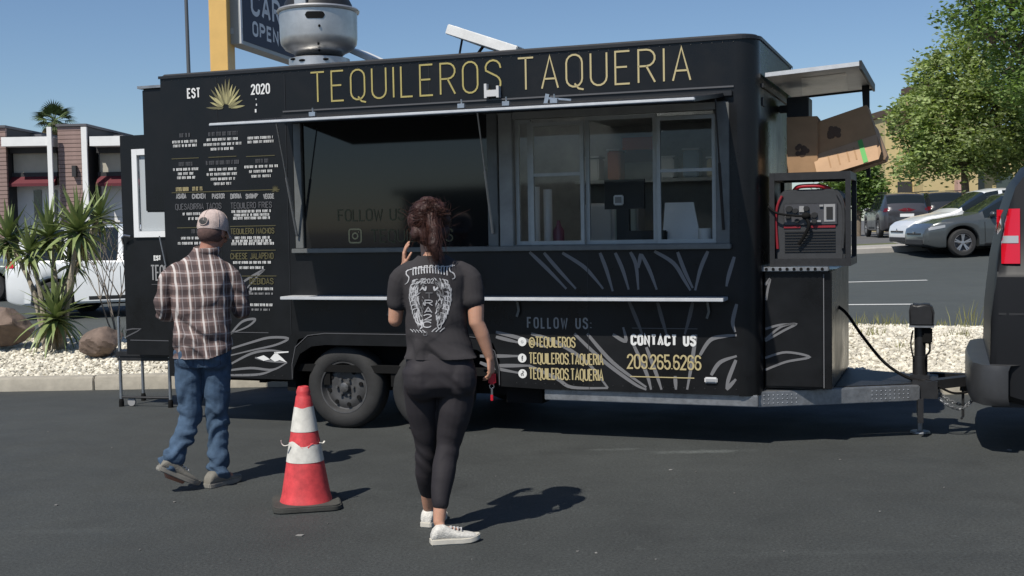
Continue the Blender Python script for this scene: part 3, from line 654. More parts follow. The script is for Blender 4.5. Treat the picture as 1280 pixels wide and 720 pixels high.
# agave leaf outlines
LEAF = [[(662, 315), (684, 336), (708, 361)], [(680, 316), (697, 336), (720, 361)], [(703, 316), (728, 332), (741, 345), (754, 361)], [(750, 316), (758, 337), (766, 364)], [(769, 316), (778, 336), (786, 362)], [(788, 315), (795, 331), (798, 362)], [(801, 317), (798, 335)], [(802, 318), (812, 338), (821, 362)], [(818, 314), (842, 329), (856, 351), (863, 363)], [(847, 315), (856, 339), (866, 360)], [(885, 314), (876, 335), (869, 363)], [(918, 321), (911, 344), (908, 358)],
 [(620, 415), (651, 423), (683, 434)], [(620, 421), (648, 428)], [(600, 445), (648, 445)], [(600, 453), (619, 460), (648, 466)], [(622, 457), (661, 457)], [(664, 417), (696, 428), (734, 453), (760, 485)], [(718, 417), (753, 450), (792, 479), (808, 487)], [(734, 417), (766, 453), (808, 484)], [(661, 457), (696, 473), (715, 484), (760, 485)], [(766, 418), (782, 426), (779, 409)], [(792, 431), (808, 466), (814, 487)], [(808, 434), (820, 466), (827, 487)], [(844, 470), (845, 487)], [(870, 418), (865, 453), (859, 487)], [(875, 444), (888, 425), (907, 420), (921, 419)], [(889, 469), (900, 453), (921, 445)], [(920, 450), (911, 473), (908, 487)], [(908, 487), (920, 474)], [(921, 380), (916, 402), (919, 415)],
 [(786, 376), (796, 400), (803, 418)], [(822, 378), (828, 400), (834, 420)], [(866, 378), (862, 396), (856, 418)],
 [(299, 356), (314, 346), (329, 338), (323, 344), (303, 367)], [(302, 373), (318, 360)], [(288, 418), (303, 402), (319, 399), (310, 408), (288, 417)], [(285, 437), (314, 428), (337, 422), (360, 423), (345, 431), (314, 438), (285, 445)], [(285, 457), (314, 442), (337, 438), (356, 440)], [(319, 447), (337, 451), (359, 453)], [(285, 463), (314, 460), (341, 462), (359, 453)], [(285, 469), (323, 468), (343, 462)]]
for k, pl in enumerate(LEAF):
    mb = MB(); pts = [T(*p) for p in pl]; pts = [(p.x, p.y) for p in spline([(a, b, 0) for a, b in pts], 6)]
    ribbon(mb, pts, .029 if k < 34 else .021, lambda a, b, k=k: (a, -.0015 - .00003 * k, b), taper=lambda t: .55 + .45 * math.sin(PI * min(1, t + .12))); mb.build('leaf_outline', M['greyprint'] if k not in (31, 32, 33) else M['dimprint'], TR, fix=False)
mb = MB()
for pl in ([(321, 447), (330, 444), (338, 449), (330, 451)], [(338, 448), (345, 440), (353, 447), (359, 453), (350, 450), (344, 452)], [(343, 440), (361, 439), (361, 440.5), (344, 442)]): mb.add([P4(*T(*p)) for p in pl], [tuple(range(len(pl)))])
mb.build('torn_sticker', M['whiteprint'], TR, fix=False)
mb = MB()
for px, py, s in ((320.5, 124, .006), (321, 131, .009), (320, 138.5, .014), (353, 149, .012), (354, 146, .010), (371, 139, .005)):
    u, z = T(px, py); mb.box(u - s * .5, u + s * .5, -.006, -.001, z - s, z + s)
mb.build('rivet_marks', M['whiteprint'], TR, fix=False)
mb = MB()
for k in range(64):
    for zz in (ZT - .03, .43): 
        u = U0 + .04 + k * (U1 - U0 - .06) / 63
        if zz > 1 or u < 1.05 or u > 3.0: mb.ell((u, -.001, zz), (.005, .003, .005), 6, 4)
mb.build('rivets', M['blackmetal'], TR, fix=False)['kind'] = 'stuff'
for u, z0_, z1_ in ((2.42, .79, 1.45), (3.66, .40, 1.45), (2.38, 2.64, ZT - .03), (3.62, 2.64, ZT - .03), (.42, .42, ZT - .03)):
    mb = MB(); mb.box(u, u + .004, -.003, .001, z0_, z1_); mb.build('panel_seam', M['blackmetal'], TR)
u, z = T(889, 475); mb = MB(); mb.box(u - .048, u + .048, -.02, -.001, z - .022, z + .022); lp = mb.build('marker_light', M['whiteplastic'], TR, bevel=.008); mb = MB(); mb.box(u - .035, u + .035, -.023, -.019, z - .01, z + .01); mb.build('lens', M['clearlens'], lp)
mb = MB(); us = T(358, 200)[0]; mb.box(us, us + .006, -.004, 0, .78, ZT - .04); mb.build('panel_seam', M['vinyl2'], TR)
# ---- rear end: air unit box, open door
mb = MB(); mb.box(-.37, U0 - .001, .04, .46, 1.83, 2.90); rb = mb.build('rear_cabinet', M['vinyl'], TR, bevel=.012); mb = MB(); mb.box(-.40, U0, .02, .48, 2.902, 2.925); mb.build('cap', M['galv'], rb)
DV = .50
mb = MB(); wu0, wu1, wz0, wz1 = -.815, -.36, 1.63, 2.40
for b in ((-.975, wu0, .52, 2.55), (wu1, U0 - .01, .52, 2.55), (wu0, wu1, .52, wz0), (wu0, wu1, wz1, 2.55)): mb.box(b[0], b[1], DV, DV + .04, b[2], b[3])
door = mb.build('door', M['vinyl'], TR, fix=False)
wf = frame('window_frame', wu0 - .02, wu1 + .02, wz0 - .02, wz1 + .02, .055, DV - .022, DV - .001, M['white'], door); wf.parent = door
mb = MB(); mb.box(wu0 + .036, wu1 - .036, DV + .008, DV + .014, wz0 + .036, wz1 - .036)
M['frost'] = mat('pale_window_pane', (.42, .45, .47), .15, spec=.6)
mb.build('pane', M['frost'], door)
D4 = lambda a, b: (a, DV - .004, b)
text('lettering', 'TEQUILEROS', T(178, 0, DV)[0], -.22, T(188, 350, DV)[1], T(188, 332, DV)[1], .014, M['midprint'], door, D4)
text('lettering', 'EST', T(193, 322, DV)[0], T(201, 322, DV)[0], T(197, 325, DV)[1], T(197, 320, DV)[1], .012, M['whiteprint'], door, D4)
mb = MB(); ribbon(mb, [(T(178, 0, DV)[0], T(188, 355.5, DV)[1]), (-.2, T(188, 355.5, DV)[1])], .006, D4); ribbon(mb, [(-.93, T(160, 425, DV)[1]), (-.2, T(160, 425, DV)[1])], .008, D4); ribbon(mb, [T(158, 421, DV), T(172, 414, DV), T(176, 411, DV), T(166, 411, DV), T(156, 413, DV)], .012, D4); mb.build('door_graphic', M['dimprint'], door, fix=False)
u, z = T(160, 297, DV); mb = MB(); mb.tube([(u - .03, DV - .03, z - .06), (u - .03, DV - .05, z), (u + .0, DV - .05, z + .02), (u + .05, DV - .03, z + .01)], .011, 8); mb.build('handle', M['chrome'], door, smooth=True)
mb = MB(); a = T(206, 295, .03); b = T(214, 332, .03); mb.tube([(a[0] - .02, -.02, a[1]), (b[0] - .02, -.02, b[1])], .006, 6); mb.build('door_stay', M['galv'], TR)
# ---- roof: exhaust fan, tilted lids
fu, fv = .94, .85
FZ = ZT + .03
mb = MB(); mb.box(fu - .40, fu + .34, fv - .33, fv + .33, FZ - .06, FZ + .05); fan = mb.build('exhaust_fan', M['galv'], TR, bevel=.005)
mb = MB(); mb.lathe([(.27, FZ + .05), (.27, FZ + .16), (.24, FZ + .17)], 40, (fu, fv, 0)); mb.build('fan_curb', M['spun'], fan, smooth=True)
FB_ = FZ + .045
mb = MB(); mb.lathe([(.20, FB_ + .14), (.235, FB_ + .17), (.30, FB_ + .20), (.335, FB_ + .245), (.343, FB_ + .30), (.345, FB_ + .52), (.362, FB_ + .525), (.368, FB_ + .54), (.355, FB_ + .555), (.335, FB_ + .545), (.31, FB_ + .53)], 48, (fu, fv, 0)); mb.build('fan_bowl', M['spun'], fan, smooth=True, sharp=R(35))
mb = MB(); mb.lathe([(.31, FB_ + .535), (.30, FB_ + .60), (.28, FB_ + .64), (.20, FB_ + .70), (0, FB_ + .72)], 40, (fu, fv, 0)); mb.build('fan_dome', M['blackmetal'], fan, smooth=True)
mb = MB(); mb.box(fu - .05, fu + .06, fv - .33, fv - .28, FB_ + .55, FB_ + .68); mb.build('dome_clip', M['spun'], fan)
mb = MB(); ca = R(-66); vs = []
for k in range(13):
    a = -.088 + .176 * k / 12; hh = .030 * math.sqrt(max(0, 1 - max(0, (abs(a) - .058) / .03) ** 2)); an_ = ca + a / .349
    vs += [(fu + .3485 * math.cos(an_), fv + .3485 * math.sin(an_), FB_ + .455 + q_ * hh) for q_ in (-1, 1)]
mb.add(vs, [(2 * k, 2 * k + 2, 2 * k + 3, 2 * k + 1) for k in range(12)]); mb.build('hand_slot', M['undercoat'], fan, fix=False)
mb = MB()
for an_, zz in ((R(-60), FB_ + .36), (R(-62), FB_ + .21), (R(-61), FB_ + .16), (R(-118), FB_ + .1), (R(-95), FB_ + .08), (R(-50), FB_ + .085)):
    rr_ = .352 if zz > FB_ + .3 else (.315 if zz > FB_ + .2 else .267); mb.ell((fu + rr_ * math.cos(an_), fv + rr_ * math.sin(an_), zz), (.012 if zz > FB_ + .12 else .035, .012 if zz > FB_ + .12 else .02, .012), 8, 6)
mb.build('bolts', M['undercoat'], fan, smooth=True)
lv = .62
M['acrylic'] = mat('diffuser_acrylic', (.8, .8, .78), .6)
at_ = M['acrylic'].node_tree; tb_ = at_.nodes.new('ShaderNodeBsdfTranslucent'); tb_.inputs[0].default_value = (.75, .75, .72, 1); at_.links.new(tb_.outputs[0], at_.nodes['Material Output'].inputs[0])
mb = MB(); mb.box(ru0 - .02, ru1 + .02, rv0 - .02, rv1 + .02, ZT + .034, ZT + .040); mb.build('light_diffuser', M['acrylic'], TR)  # added translucent sheet over the opening, spreads sunlight through the interior
def lid(u0, z0_, u1, z1_, v0, v1, t, name='roof_lid'):
    d = Vector((u1 - u0, 0, z1_ - z0_)); mb = MB(); up = Vector((-d.z, 0, d.x)).normalized() * t
    if up.z < 0: up = -up
    mb.prism([(u0, z0_), (u1, z1_), (u1 + up.x, z1_ + up.z), (u0 + up.x, z0_ + up.z)], lambda a, b, dd: (a, v0 + dd, b), v1 - v0)
    o = mb.build(name, M['lid'], TR, bevel=.006); return o
a = T(556, 42, lv); b = T(643, 70, lv)
L1 = lid(a[0], a[1], b[0], b[1] - .0, lv, lv + .8, .085); mb = MB(); mb.prism([(a[0] + .09, a[1] + .045), (b[0] + .02, b[1] + .053), (b[0] + .02, b[1] + .068), (a[0] + .09, a[1] + .060)], lambda p, q_, dd: (p, lv + .02 + dd, q_), .76); mb.build('lid_skin', M['white'], L1)
mb = MB(); mb.tube([(a[0] + .12, lv + .1, a[1] - .02), (a[0] + .06, lv + .1, ZT)], .010, 8); mb.tube([(a[0] + .28, lv + .2, a[1] - .08), (a[0] + .10, lv + .2, ZT)], .014, 8); mb.build('lid_stay', M['blackmetal'], L1, smooth=True)
a = T(432, 64, 1.2); b = T(458, 76, 1.2); lid(a[0], a[1], b[0] + .05, b[1] - .02, 1.2, 1.6, .05)
# ---- nose: trim, cabinet on the drawbar, cage, flap, drawbar, jack
mb = MB(); mb.box(UN + .001, UN + .02, .16, TW - .16, 2.63, 2.66); mb.box(UN + .001, UN + .012, .18, .30, 2.50, 2.56); mb.build('nose_trim', M['blackmetal'], TR)
CV = .22
cu0, cu1 = 4.958, 5.44
mb = MB(); mb.box(cu0, cu1, CV, 1.75, .42, 1.285); cab = mb.build('drawbar_cabinet', M['vinyl'], TR, bevel=.004)
du = T(1029, 400, CV)[0]
mb = MB(); mb.box(cu0 + .005, du, CV - .014, CV - .001, .435, 1.26); cd_ = mb.build('cabinet_door', M['vinyl'], cab, bevel=.003)
mb = MB(); mb.box(du + .002, du + .008, CV - .012, CV - .0005, .43, 1.262); mb.build('edge_line', M['greyprint'], cab)
mb = MB(); mb.box(cu0 - .03, cu1 - .02, CV - .05, CV + .04, 1.286, 1.318); mb.build('cabinet_ledge', M['galv'], cab, bevel=.004)
mb = MB()
for i in range(9): mb.lathe([(0, -.003), (.012, -.003), (.012, .004)], 8, (cu0 + .02 + i * .05, CV - .051, 1.302), axis='y')
mb.build('ledge_holes', M['undercoat'], cab, fix=False)
C4 = lambda a, b: (a, CV - .017, b)
for pl in ([(957, 424), (977, 408), (995, 405), (980, 413), (957, 426)], [(957, 411), (975, 406), (995, 405)], [(957, 447), (983, 440), (1012, 446), (983, 452), (957, 462)], [(963, 349), (960, 362), (958, 375)], [(957, 356), (963, 348)]):
    pts = [T(*p, CV) for p in pl]; pts = [(p.x, p.y) for p in spline([(a, b, 0) for a, b in pts], 6)]; mb = MB(); ribbon(mb, pts, .017, C4); mb.build('leaf_outline', M['greyprint'], cab, fix=False)
# generator cage: open steel frame on the cabinet
gu0, gu1, gv0, gv1, gz0, gz1 = 5.0, 5.575, CV - .02, .80, 1.322, 2.005
mb = MB(); e_ = .036
for u in (gu0, gu1 - e_):
    for v in (gv0, gv1 - e_): mb.box(u, u + e_, v, v + e_, gz0, gz1)
for zz in (gz0, gz1 - .055):
    mb.box(gu0 + e_, gu1 - e_, gv0 + .002, gv0 + e_, zz, zz + .055); mb.box(gu0 + e_, gu1 - e_, gv1 - e_, gv1 - .002, zz, zz + .055)
    mb.box(gu0 + .002, gu0 + e_ - .002, gv0 + e_, gv1 - e_, zz, zz + .055); mb.box(gu1 - e_ + .002, gu1 - .002, gv0 + e_, gv1 - e_, zz, zz + .055)
mb.box(gu0 + e_, gu1 - e_, gv0 + e_, gv1 - e_, gz0 + .01, gz0 + .03); mb.box(gu0 + e_, gu1 - e_, gv0 + e_, gv1 - e_, gz1 - .03, gz1 - .01); mb.box(gu0 + .004, gu0 + .012, gv0 + e_, gv1 - e_, gz0 + .056, gz1 - .056)
cage = mb.build('generator_cage', M['blackmetal'], TR, fix=False)
# flap lid over the boxes
fz0 = T(960, 96, .2)[1]; fz1 = T(1075, 82, .2)[1]; fu1 = T(1075, 80, .2)[0]
M['flapunder'] = mat('flap_underside', (.86, .88, .88), .5, .2, var=.2, vscale=3)
mb = MB(); mb.add([(UN + .025, .2, fz0), (fu1, .2, fz1), (fu1, 1.80, fz1), (UN + .025, 1.80, fz0), (UN + .025, .2, fz0 + .03), (fu1, .2, fz1 + .03), (fu1, 1.80, fz1 + .03), (UN + .025, 1.80, fz0 + .03)], [(0, 3, 2, 1), (4, 5, 6, 7), (0, 1, 5, 4), (1, 2, 6, 5), (2, 3, 7, 6), (3, 0, 4, 7)]); flap = mb.build('flap', M['alu_light'], TR)
mb = MB(); mb.add([(UN + .25, .5, lerp(fz0, fz1, .34) - .004), (fu1 - .12, .5, lerp(fz0, fz1, .84) - .004), (fu1 - .2, 1.7, lerp(fz0, fz1, .74) - .004), (UN + .12, 1.7, lerp(fz0, fz1, .2) - .004)], [(0, 3, 2, 1)]); mb.build('underside_sheet', M['flapunder'], flap, fix=False)
mb = MB(); mb.box(fu1 - .005, fu1 + .012, .19, 1.81, fz1 - .025, fz1 + .036); mb.bar((UN + .02, 1.81, fz0 + .01), (fu1, 1.81, fz1 + .01), .02, .05); mb.build('flap_edge', M['blackmetal'], flap, fix=False)
su = fu1 - .04; mb = MB(); mb.prism([(su - .035, fz1), (su + .025, fz1), (su + .03, 2.0), (su - .0, 2.0)], lambda a, b, d: (a, 1.5 + d, b), .02); mb.build('flap_strap', M['blackmetal'], TR)
mb = MB(); mb.box(5.03, 5.20, .98, 1.25, 2.47, 2.63); mb.box(UN + .002, 5.03, 1.09, 1.15, 2.52, 2.58); mb.build('speaker_box', M['blackmetal'], TR, bevel=.008)
# drawbar
def beam(name, a, b, wd, ht, m): mb = MB(); mb.bar(a, b, wd, ht); return mb.build(name, m, TR, bevel=.006)
beam('drawbar_beam', (4.90, .13, .345), (6.02, .74, .345), .07, .115, M['galv']); beam('drawbar_beam', (4.90, 1.97, .345), (6.02, 1.36, .345), .07, .115, M['galv'])
mb = MB(); mb.add([(4.96, .20, .404), (5.98, .76, .404), (5.98, 1.34, .404), (4.96, 1.9, .404), (4.96, .20, .41), (5.98, .76, .41), (5.98, 1.34, .41), (4.96, 1.9, .41)], [(0, 3, 2, 1), (4, 5, 6, 7), (0, 1, 5, 4), (1, 2, 6, 5), (2, 3, 7, 6), (3, 0, 4, 7)]); mb.build('drawbar_deck', M['blackmetal'], TR)
mb = MB(); d_ = Vector((1.12, .61, 0)).normalized(); nn = Vector((d_.y, -d_.x, 0))
for t in [.04 + i * .028 for i in range(8)] + [.70 + i * .028 for i in range(9)]:
    for zz in (.375, .345, .315): c = Vector((4.90 + 1.12 * t, .13 + .61 * t, zz)) + nn * .036; mb.ell(c, (.005, .004, .005), 6, 4)
mb.build('beam_bolts', M['alu'], TR, fix=False)['kind'] = 'stuff'
mb = MB(); mb.box(5.98, 6.16, .74, 1.36, .30, .43); mb.bar((6.1, .8, .40), (6.42, 1.02, .42), .09, .07); mb.bar((6.1, 1.3, .40), (6.42, 1.08, .42), .09, .07); mb.box(6.36, 6.50, .98, 1.12, .37, .47); mb.ell((6.50, 1.05, .42), (.06, .055, .05), 12, 8); mb.build('coupler', M['blackmetal'], TR, fix=False)
ju, jv = 6.03, .95
mb = MB(); mb.tube([(ju, jv, .43), (ju, jv, .60)], .055, 12); mb.tube([(ju, jv, .58), (ju, jv, .82)], .042, 12); mb.box(ju - .07, ju + .07, jv - .08, jv + .08, .43, .46); jack = mb.build('tongue_jack', M['blackmetal'], TR, smooth=True)
mb = MB(); mb.prism([(ju - .075, .835), (ju + .10, .835), (ju + .105, .93), (ju + .085, 1.0), (ju + .03, 1.005), (ju - .02, .995), (ju - .065, 1.01), (ju - .08, .95)], lambda a, b, d: (a, jv - .09 + d, b), .18); mb.build('jack_head', M['blackmetal'], jack, bevel=.015, segs=3)
mb = MB(); mb.box(ju - .078, ju + .103, jv - .094, jv + .094, .826, .84); mb.build('head_seam', M['galv'], jack)
mb = MB(); mb.box(ju + .02, ju + .09, jv - .06, jv + .04, .70, .82); mb.build('switch_box', M['undercoat'], jack, bevel=.01)
mb = MB(); mb.tube(spline([(ju + .07, jv - .03, .71), (ju + .07, jv - .05, .64), (ju + .03, jv - .06, .58), (ju + .04, jv - .07, .45)], 5), .008, 6); mb.tube(spline([(ju - .05, jv - .04, .8), (ju - .065, jv - .05, .7), (ju - .05, jv - .06, .6)], 5), .006, 6); mb.build('jack_wire', M['undercoat'], jack, smooth=True)
mb = MB(); mb.tube([(ju, jv, .43), (ju, jv, .14)], .025, 10); mb.lathe([(0, .135), (.07, .135), (.075, .125), (.075, .12), (0, .12)], 16, (ju, jv, -.115)); mb.tube([(ju, jv, .14), (ju, jv, .01)], .02, 8); mb.build('jack_leg', M['galv'], jack, smooth=True)
mb = MB(); mb.box(ju - .01, ju + .03, jv - .25, jv - .21, .12, .30); mb.build('drawbar_stand', M['blackmetal'], TR); mb = MB(); mb.tube([(6.34, .98, .38), (6.34, .98, .14), (6.33, .93, .13)], .010, 6); mb.build('stand_rod', M['blackmetal'], TR, fix=False)
def chain(pts): 
    mb = MB(); s = spline(pts, 8)
    for i in range(len(s) - 1):
        d = (s[i + 1] - s[i]); t = d.normalized(); ref = Vector((0, 0, 1)) if i % 2 else Vector((0, 1, 0)); x = t.cross(ref).normalized()
        c = (s[i] + s[i + 1]) / 2; ringp = [c + t * (.019 * math.cos(a * PI / 5)) + x * (.010 * math.sin(a * PI / 5)) for a in range(11)]; mb.tube(ringp, .0035, 5, cap=False)
    mb.build('safety_chain', M['galv'], TR, fix=False)
chain([(6.1, .85, .38), (6.2, .8, .27), (6.33, .84, .22), (6.45, .95, .33), (6.52, .98, .42)]); chain([(6.1, 1.2, .38), (6.22, 1.15, .25), (6.38, 1.1, .22), (6.52, 1.1, .4)])
mb = MB(); mb.tube(spline([(6.02, .8, .43), (6.15, .75, .40), (6.28, .80, .34), (6.42, .9, .36), (6.5, 1.0, .46), (6.44, 1.0, .5), (6.40, .95, .42), (6.47, .92, .30)], 6), .009, 6); mb.build('wiring_loom', M['undercoat'], TR, smooth=True)
# front cable hanging from cabinet to drawbar
a = T(1068, 387, .9); mb = MB(); mb.tube(spline([(5.42, .8, a[1] + .04), (5.5, .8, .93), (5.62, .82, .75), (5.78, .84, .55), (5.95, .85, .44), (6.1, .82, .415)], 8), .012, 8); mb.build('power_cable', M['undercoat'], TR, smooth=True)
# ================================================================== THINGS ON AND IN THE TRAILER
def tw(u, v, z): return TO + TU * u + TV * v + Vector((0, 0, z))
# generator in the cage
G = thing('portable_generator', 'red and black portable generator standing in a steel cage on the drawbar', 'generator', tw(5.285, .475, 1.353), -TANG); G.scale = (1.13, 1.0, .97)
def rr_box(mb, x0, x1, y0, y1, z0, z1): mb.box(x0, x1, y0, y1, z0, z1)
M['genred'] = mat('dull_red', (.22, .012, .02), .5)
M['genblack'] = mat('generator_black', (.035, .036, .038), .5, var=.15, vscale=20)
M['gendark'] = mat('generator_grille', (.012, .012, .012), .6)
mb = MB(); mb.prism([(-.215, .0), (.215, .0), (.222, .40), (.20, .50), (.16, .545), (-.16, .545), (-.20, .50), (-.222, .40)], lambda a, b, d: (a, -.235 + d, b), .47); mb.build('housing', M['genblack'], G, bevel=.012)
for s in (-1, 1):
    mb = MB(); mb.tube(spline([(s * .205, -.245, .10), (s * .215, -.247, .30), (s * .205, -.247, .42), (s * .175, -.245, .50)], 6), (.009), 8); mb.build('side_trim', M['genred'] if s < 0 else M['genblack'], G, smooth=True)
mb = MB(); mb.prism([(-.22, .05), (.22, .05), (.225, .40), (.19, .49), (-.19, .49), (-.225, .40)], lambda a, b, d: (.223 + .004 * d, a * .95, b), 1.0); mb.build('side_cover', M['red'], G)
mb = MB(); mb.tube(spline([(-.10, -.19, .54), (-.07, -.225, .565), (0, -.23, .57), (.07, -.225, .565), (.12, -.19, .54)], 5), .017, 10); mb.build('carry_handle', M['red'], G, smooth=True)
mb = MB(); mb.box(-.165, .175, -.248, -.236, .275, .44); cp = mb.build('control_panel', mat('panel_grey', (.06, .06, .065), .4), G, bevel=.006)
mb = MB()
for x, z, r_ in ((-.13, .40, .022), (-.09, .385, .018), (-.135, .34, .017), (-.02, .40, .018), (.03, .35, .02), (.03, .305, .018), (-.08, .31, .015)): mb.lathe([(0, -.02), (r_, -.02), (r_ * 1.1, 0)], 12, (x, -.248, z), axis='y')
mb.build('sockets', M['gendark'], cp, fix=False)
mb = MB()
for x, z in ((-.135, .40), (-.14, .345), (.0, .305), (.06, .305), (.075, .42)): mb.box(x - .012, x + .012, -.262, -.249, z - .007, z + .007)
mb.box(-.065, -.035, -.256, -.249, .375, .42); mb.box(.09, .16, -.252, -.249, .30, .43); mb.build('switches', M['midprint'], cp, fix=False)
mb = MB(); mb.box(.105, .145, -.258, -.2525, .32, .41); mb.build('display', M['gendark'], cp)
mb = MB(); mb.box(-.165, -.06, -.243, -.236, .255, .272); mb.box(.0, .16, -.243, -.236, .255, .272); mb.build('red_label', M['genred'], G)
for i in range(8):
    mb = MB(); mb.box(-.16, .16, -.243, -.236, .075 + i * .021, .084 + i * .021); mb.build('vent_slat', M['gendark'], G)
mb = MB(); mb.tube(spline([(-.26, -.28, .42), (-.2, -.30, .37), (-.10, -.29, .35), (-.03, -.27, .345)], 6), .009, 6); mb.tube(spline([(-.03, -.27, .345), (.0, -.29, .28), (-.03, -.28, .2), (-.07, -.27, .13)], 6), .011, 6); mb.ell((-.02, -.27, .345), (.03, .03, .028), 10, 6); mb.build('plug_lead', M['undercoat'], G, smooth=True)
# boxes on the cage
def carton(label, loc, rot, sx, sy, sz, extra=None):
    b = thing('cardboard_box', label, 'box', loc); b.rotation_euler = rot; b['group'] = 'cardboard boxes on the generator cage'
    mb = MB(); mb.box(-sx / 2, sx / 2, -sy / 2, sy / 2, 0, sz); mb.build('carton', M['card'], b, bevel=.004)
    return b
BX = carton('tilted open cardboard box with green tape and print atop the generator cage', tw(5.555, .86, 2.025), (0, R(-17), -TANG), .485, .40, .435)
ph = .42
mb = MB(); mb.add([(-.243, -.36, .02), (.21, -.36, .01), (.243, -.34, .06), (.243, -.203, .20), (-.243, -.203, .20)], [(0, 1, 2, 3, 4)]); mb.build('pale_flap', M['cardlight'], BX, fix=False)
mb = MB(); mb.add([(.10, -.3625, .018), (.135, -.3625, .018), (.135, -.2055, .20), (.10, -.2055, .20)], [(0, 1, 2, 3)]); mb.build('tape_strip', M['tape'], BX)
mb = MB()
for x in (-.14, -.07, -.0, .055): mb.add([(x, -.322, .062), (x + .012, -.322, .062), (x + .012, -.236, .162), (x, -.236, .162)], [(0, 1, 2, 3)])
mb.build('box_text', M['card'], BX, fix=False)
mb = MB()
for i in range(16):
    a = random.uniform(0, 6.28); r_ = random.uniform(0, .06); mb.ell((-.04 + r_ * math.cos(a) * 1.1, -.2015, .31 + r_ * math.sin(a) * .7), (.022, .003, .022), 8, 4)
mb.build('printed_emblem', M['cardprint'], BX, fix=False)
mb = MB(); mb.add([(-.235, -.2, .42), (.235, -.2, .42), (.235, -.05, .45), (-.235, -.05, .44)], [(0, 1, 2, 3)]); mb.build('top_flap', M['cardlight'], BX, fix=False)
mb = MB(); mb.add([(.243, -.20, .0), (.268, -.14, .03), (.268, .14, .03), (.243, .20, .0), (.243, .2, .3), (.256, .14, .26), (.256, -.14, .26), (.243, -.2, .3)], [(0, 1, 2, 3), (1, 6, 5, 2), (0, 7, 6, 1), (3, 2, 5, 4)]); mb.build('end_flap', M['cardlight'], BX, fix=False)
B2 = carton('upright cardboard box wedged between the trailer nose and the tilted box', tw(5.185, .78, 2.012), (0, 0, -TANG + R(2)), .23, .34, .43)
mb = MB()
for i in range(12):
    a = random.uniform(0, 6.28); r_ = random.uniform(0, .05); mb.ell((-.0 + r_ * math.cos(a), -.1715, .18 + r_ * math.sin(a)), (.02, .003, .02), 8, 4)
mb.build('printed_emblem', M['cardprint'], B2, fix=False)
# step platform beside the rear door
st = thing('step_platform', 'black folding step with silver legs below the open trailer door', 'step', gpt(180, 508), R(-14))
sx0, sx1, sy0, sy1 = -.22, .30, -.03, .36
for x in (sx0, sx1):
    for y in (sy0, sy1):
        top = .86 if (x == sx0 and y == sy0) else .50
        mb = MB(); mb.tube([(x, y, .06), (x, y, top)], .016, 10); lg_ = mb.build('leg', M['alu'], st, smooth=True)
        mb = MB(); mb.lathe([(0, 0), (.024, 0), (.024, .05), (.018, .075)], 12, (x, y, 0)); mb.build('rubber_foot', M['undercoat'], lg_)
mb = MB(); mb.box(sx0 - .03, sx1 + .03, sy0 - .03, sy1 + .03, .48, .53); mb.box(sx0 - .02, sx1 + .02, sy0 - .02, sy0 + .01, .44, .479); mb.build('tread', M['blackmetal'], st, bevel=.006)
mb = MB(); mb.lathe([(0, -.012), (.04, -.012), (.045, 0), (.04, .012), (0, .012)], 18, (sx0 + .10, sy0 + .02, .045), axis='y'); mb.build('caster', M['midprint'], st, smooth=True)
mb = MB(); mb.tube([(sx0, sy0, .09), (sx0 + .10, sy0 + .0, .09), (sx1, sy0, .09)], .012, 8); mb.build('base_bar', M['blackmetal'], st, smooth=True)
# traffic cone
cc = gpt(383, 632); cone = thing('traffic_cone', 'worn orange traffic cone with torn white bands on black base', 'traffic cone', cc, R(12))
M['cone'] = mat('faded_orange_plastic', (.58, .055, .060), .55, var=.3, vscale=16, bump=.05, bscale=20)
M['coneband'] = mat('dirty_white_band', (.62, .60, .54), .55, var=.22, vscale=14)
M['conebase'] = mat('cone_base_rubber', (.05, .05, .044), .85, var=.3, vscale=8, bump=.1, bscale=30)
HC = .725
def rc(z): return lerp(.150, .036, (z - .04) / (HC - .05))
mb = MB(); sq = []
for a, b in ((1, 1), (-1, 1), (-1, -1), (1, -1)):
    c0 = Vector((a * .14, b * .14)); st0 = math.atan2(b, a) - PI / 4
    sq += [(c0.x + .06 * math.cos(st0 + k * PI / 8), c0.y + .06 * math.sin(st0 + k * PI / 8)) for k in range(5)]
mb.prism(sq, lambda a, b, d: (a, b, d), .036); mb.build('base', M['conebase'], cone, bevel=.008)
mb = MB(); pr = [(rc(.04) + .006, .034), (rc(.04) + .002, .05), (rc(.06), .065)] + [(rc(z), z) for z in (.1, .2, .27, .36, .44, .52, .60, .66)] + [(rc(.67) - .004, .672), (rc(.68) + .001, .685), (rc(.70), .70), (rc(.715) - .004, .718), (.022, .722), (.02, .70), (.02, .6)]
mb.lathe(pr, 40); mb.build('cone_body', M['cone'], cone, smooth=True)
def band(z0, z1, wob=0, amp=0):
    mb = MB(); n = 60; vs = []
    for j, z in enumerate((z0, z1)):
        for k in range(n):
            a = 2 * PI * k / n; zz = z + (amp * (math.sin(a * 2 + wob) + .6 * math.sin(a * 5 + 1)) if j == 1 else 0)
            vs.append(((rc(zz) + .002) * math.cos(a), (rc(zz) + .002) * math.sin(a), zz))
    mb.add(vs, [(k, (k + 1) % n, n + (k + 1) % n, n + k) for k in range(n)]); return mb.build('reflective_band', M['coneband'], cone, smooth=True)
band(.275, .385, 1.0, .012); band(.455, .60, 2, .004)
mb = MB(); mb.tube(spline([(-.09, -.06, .385), (-.12, -.055, .378), (-.135, -.05, .39), (-.14, -.05, .41)], 4), [(.007, .002)] * 13, 6); mb.tube(spline([(.085, -.05, .385), (.105, -.04, .38), (.115, -.03, .39)], 4), [(.006, .002)] * 9, 6); mb.build('torn_strip', M['coneband'], cone, smooth=True)
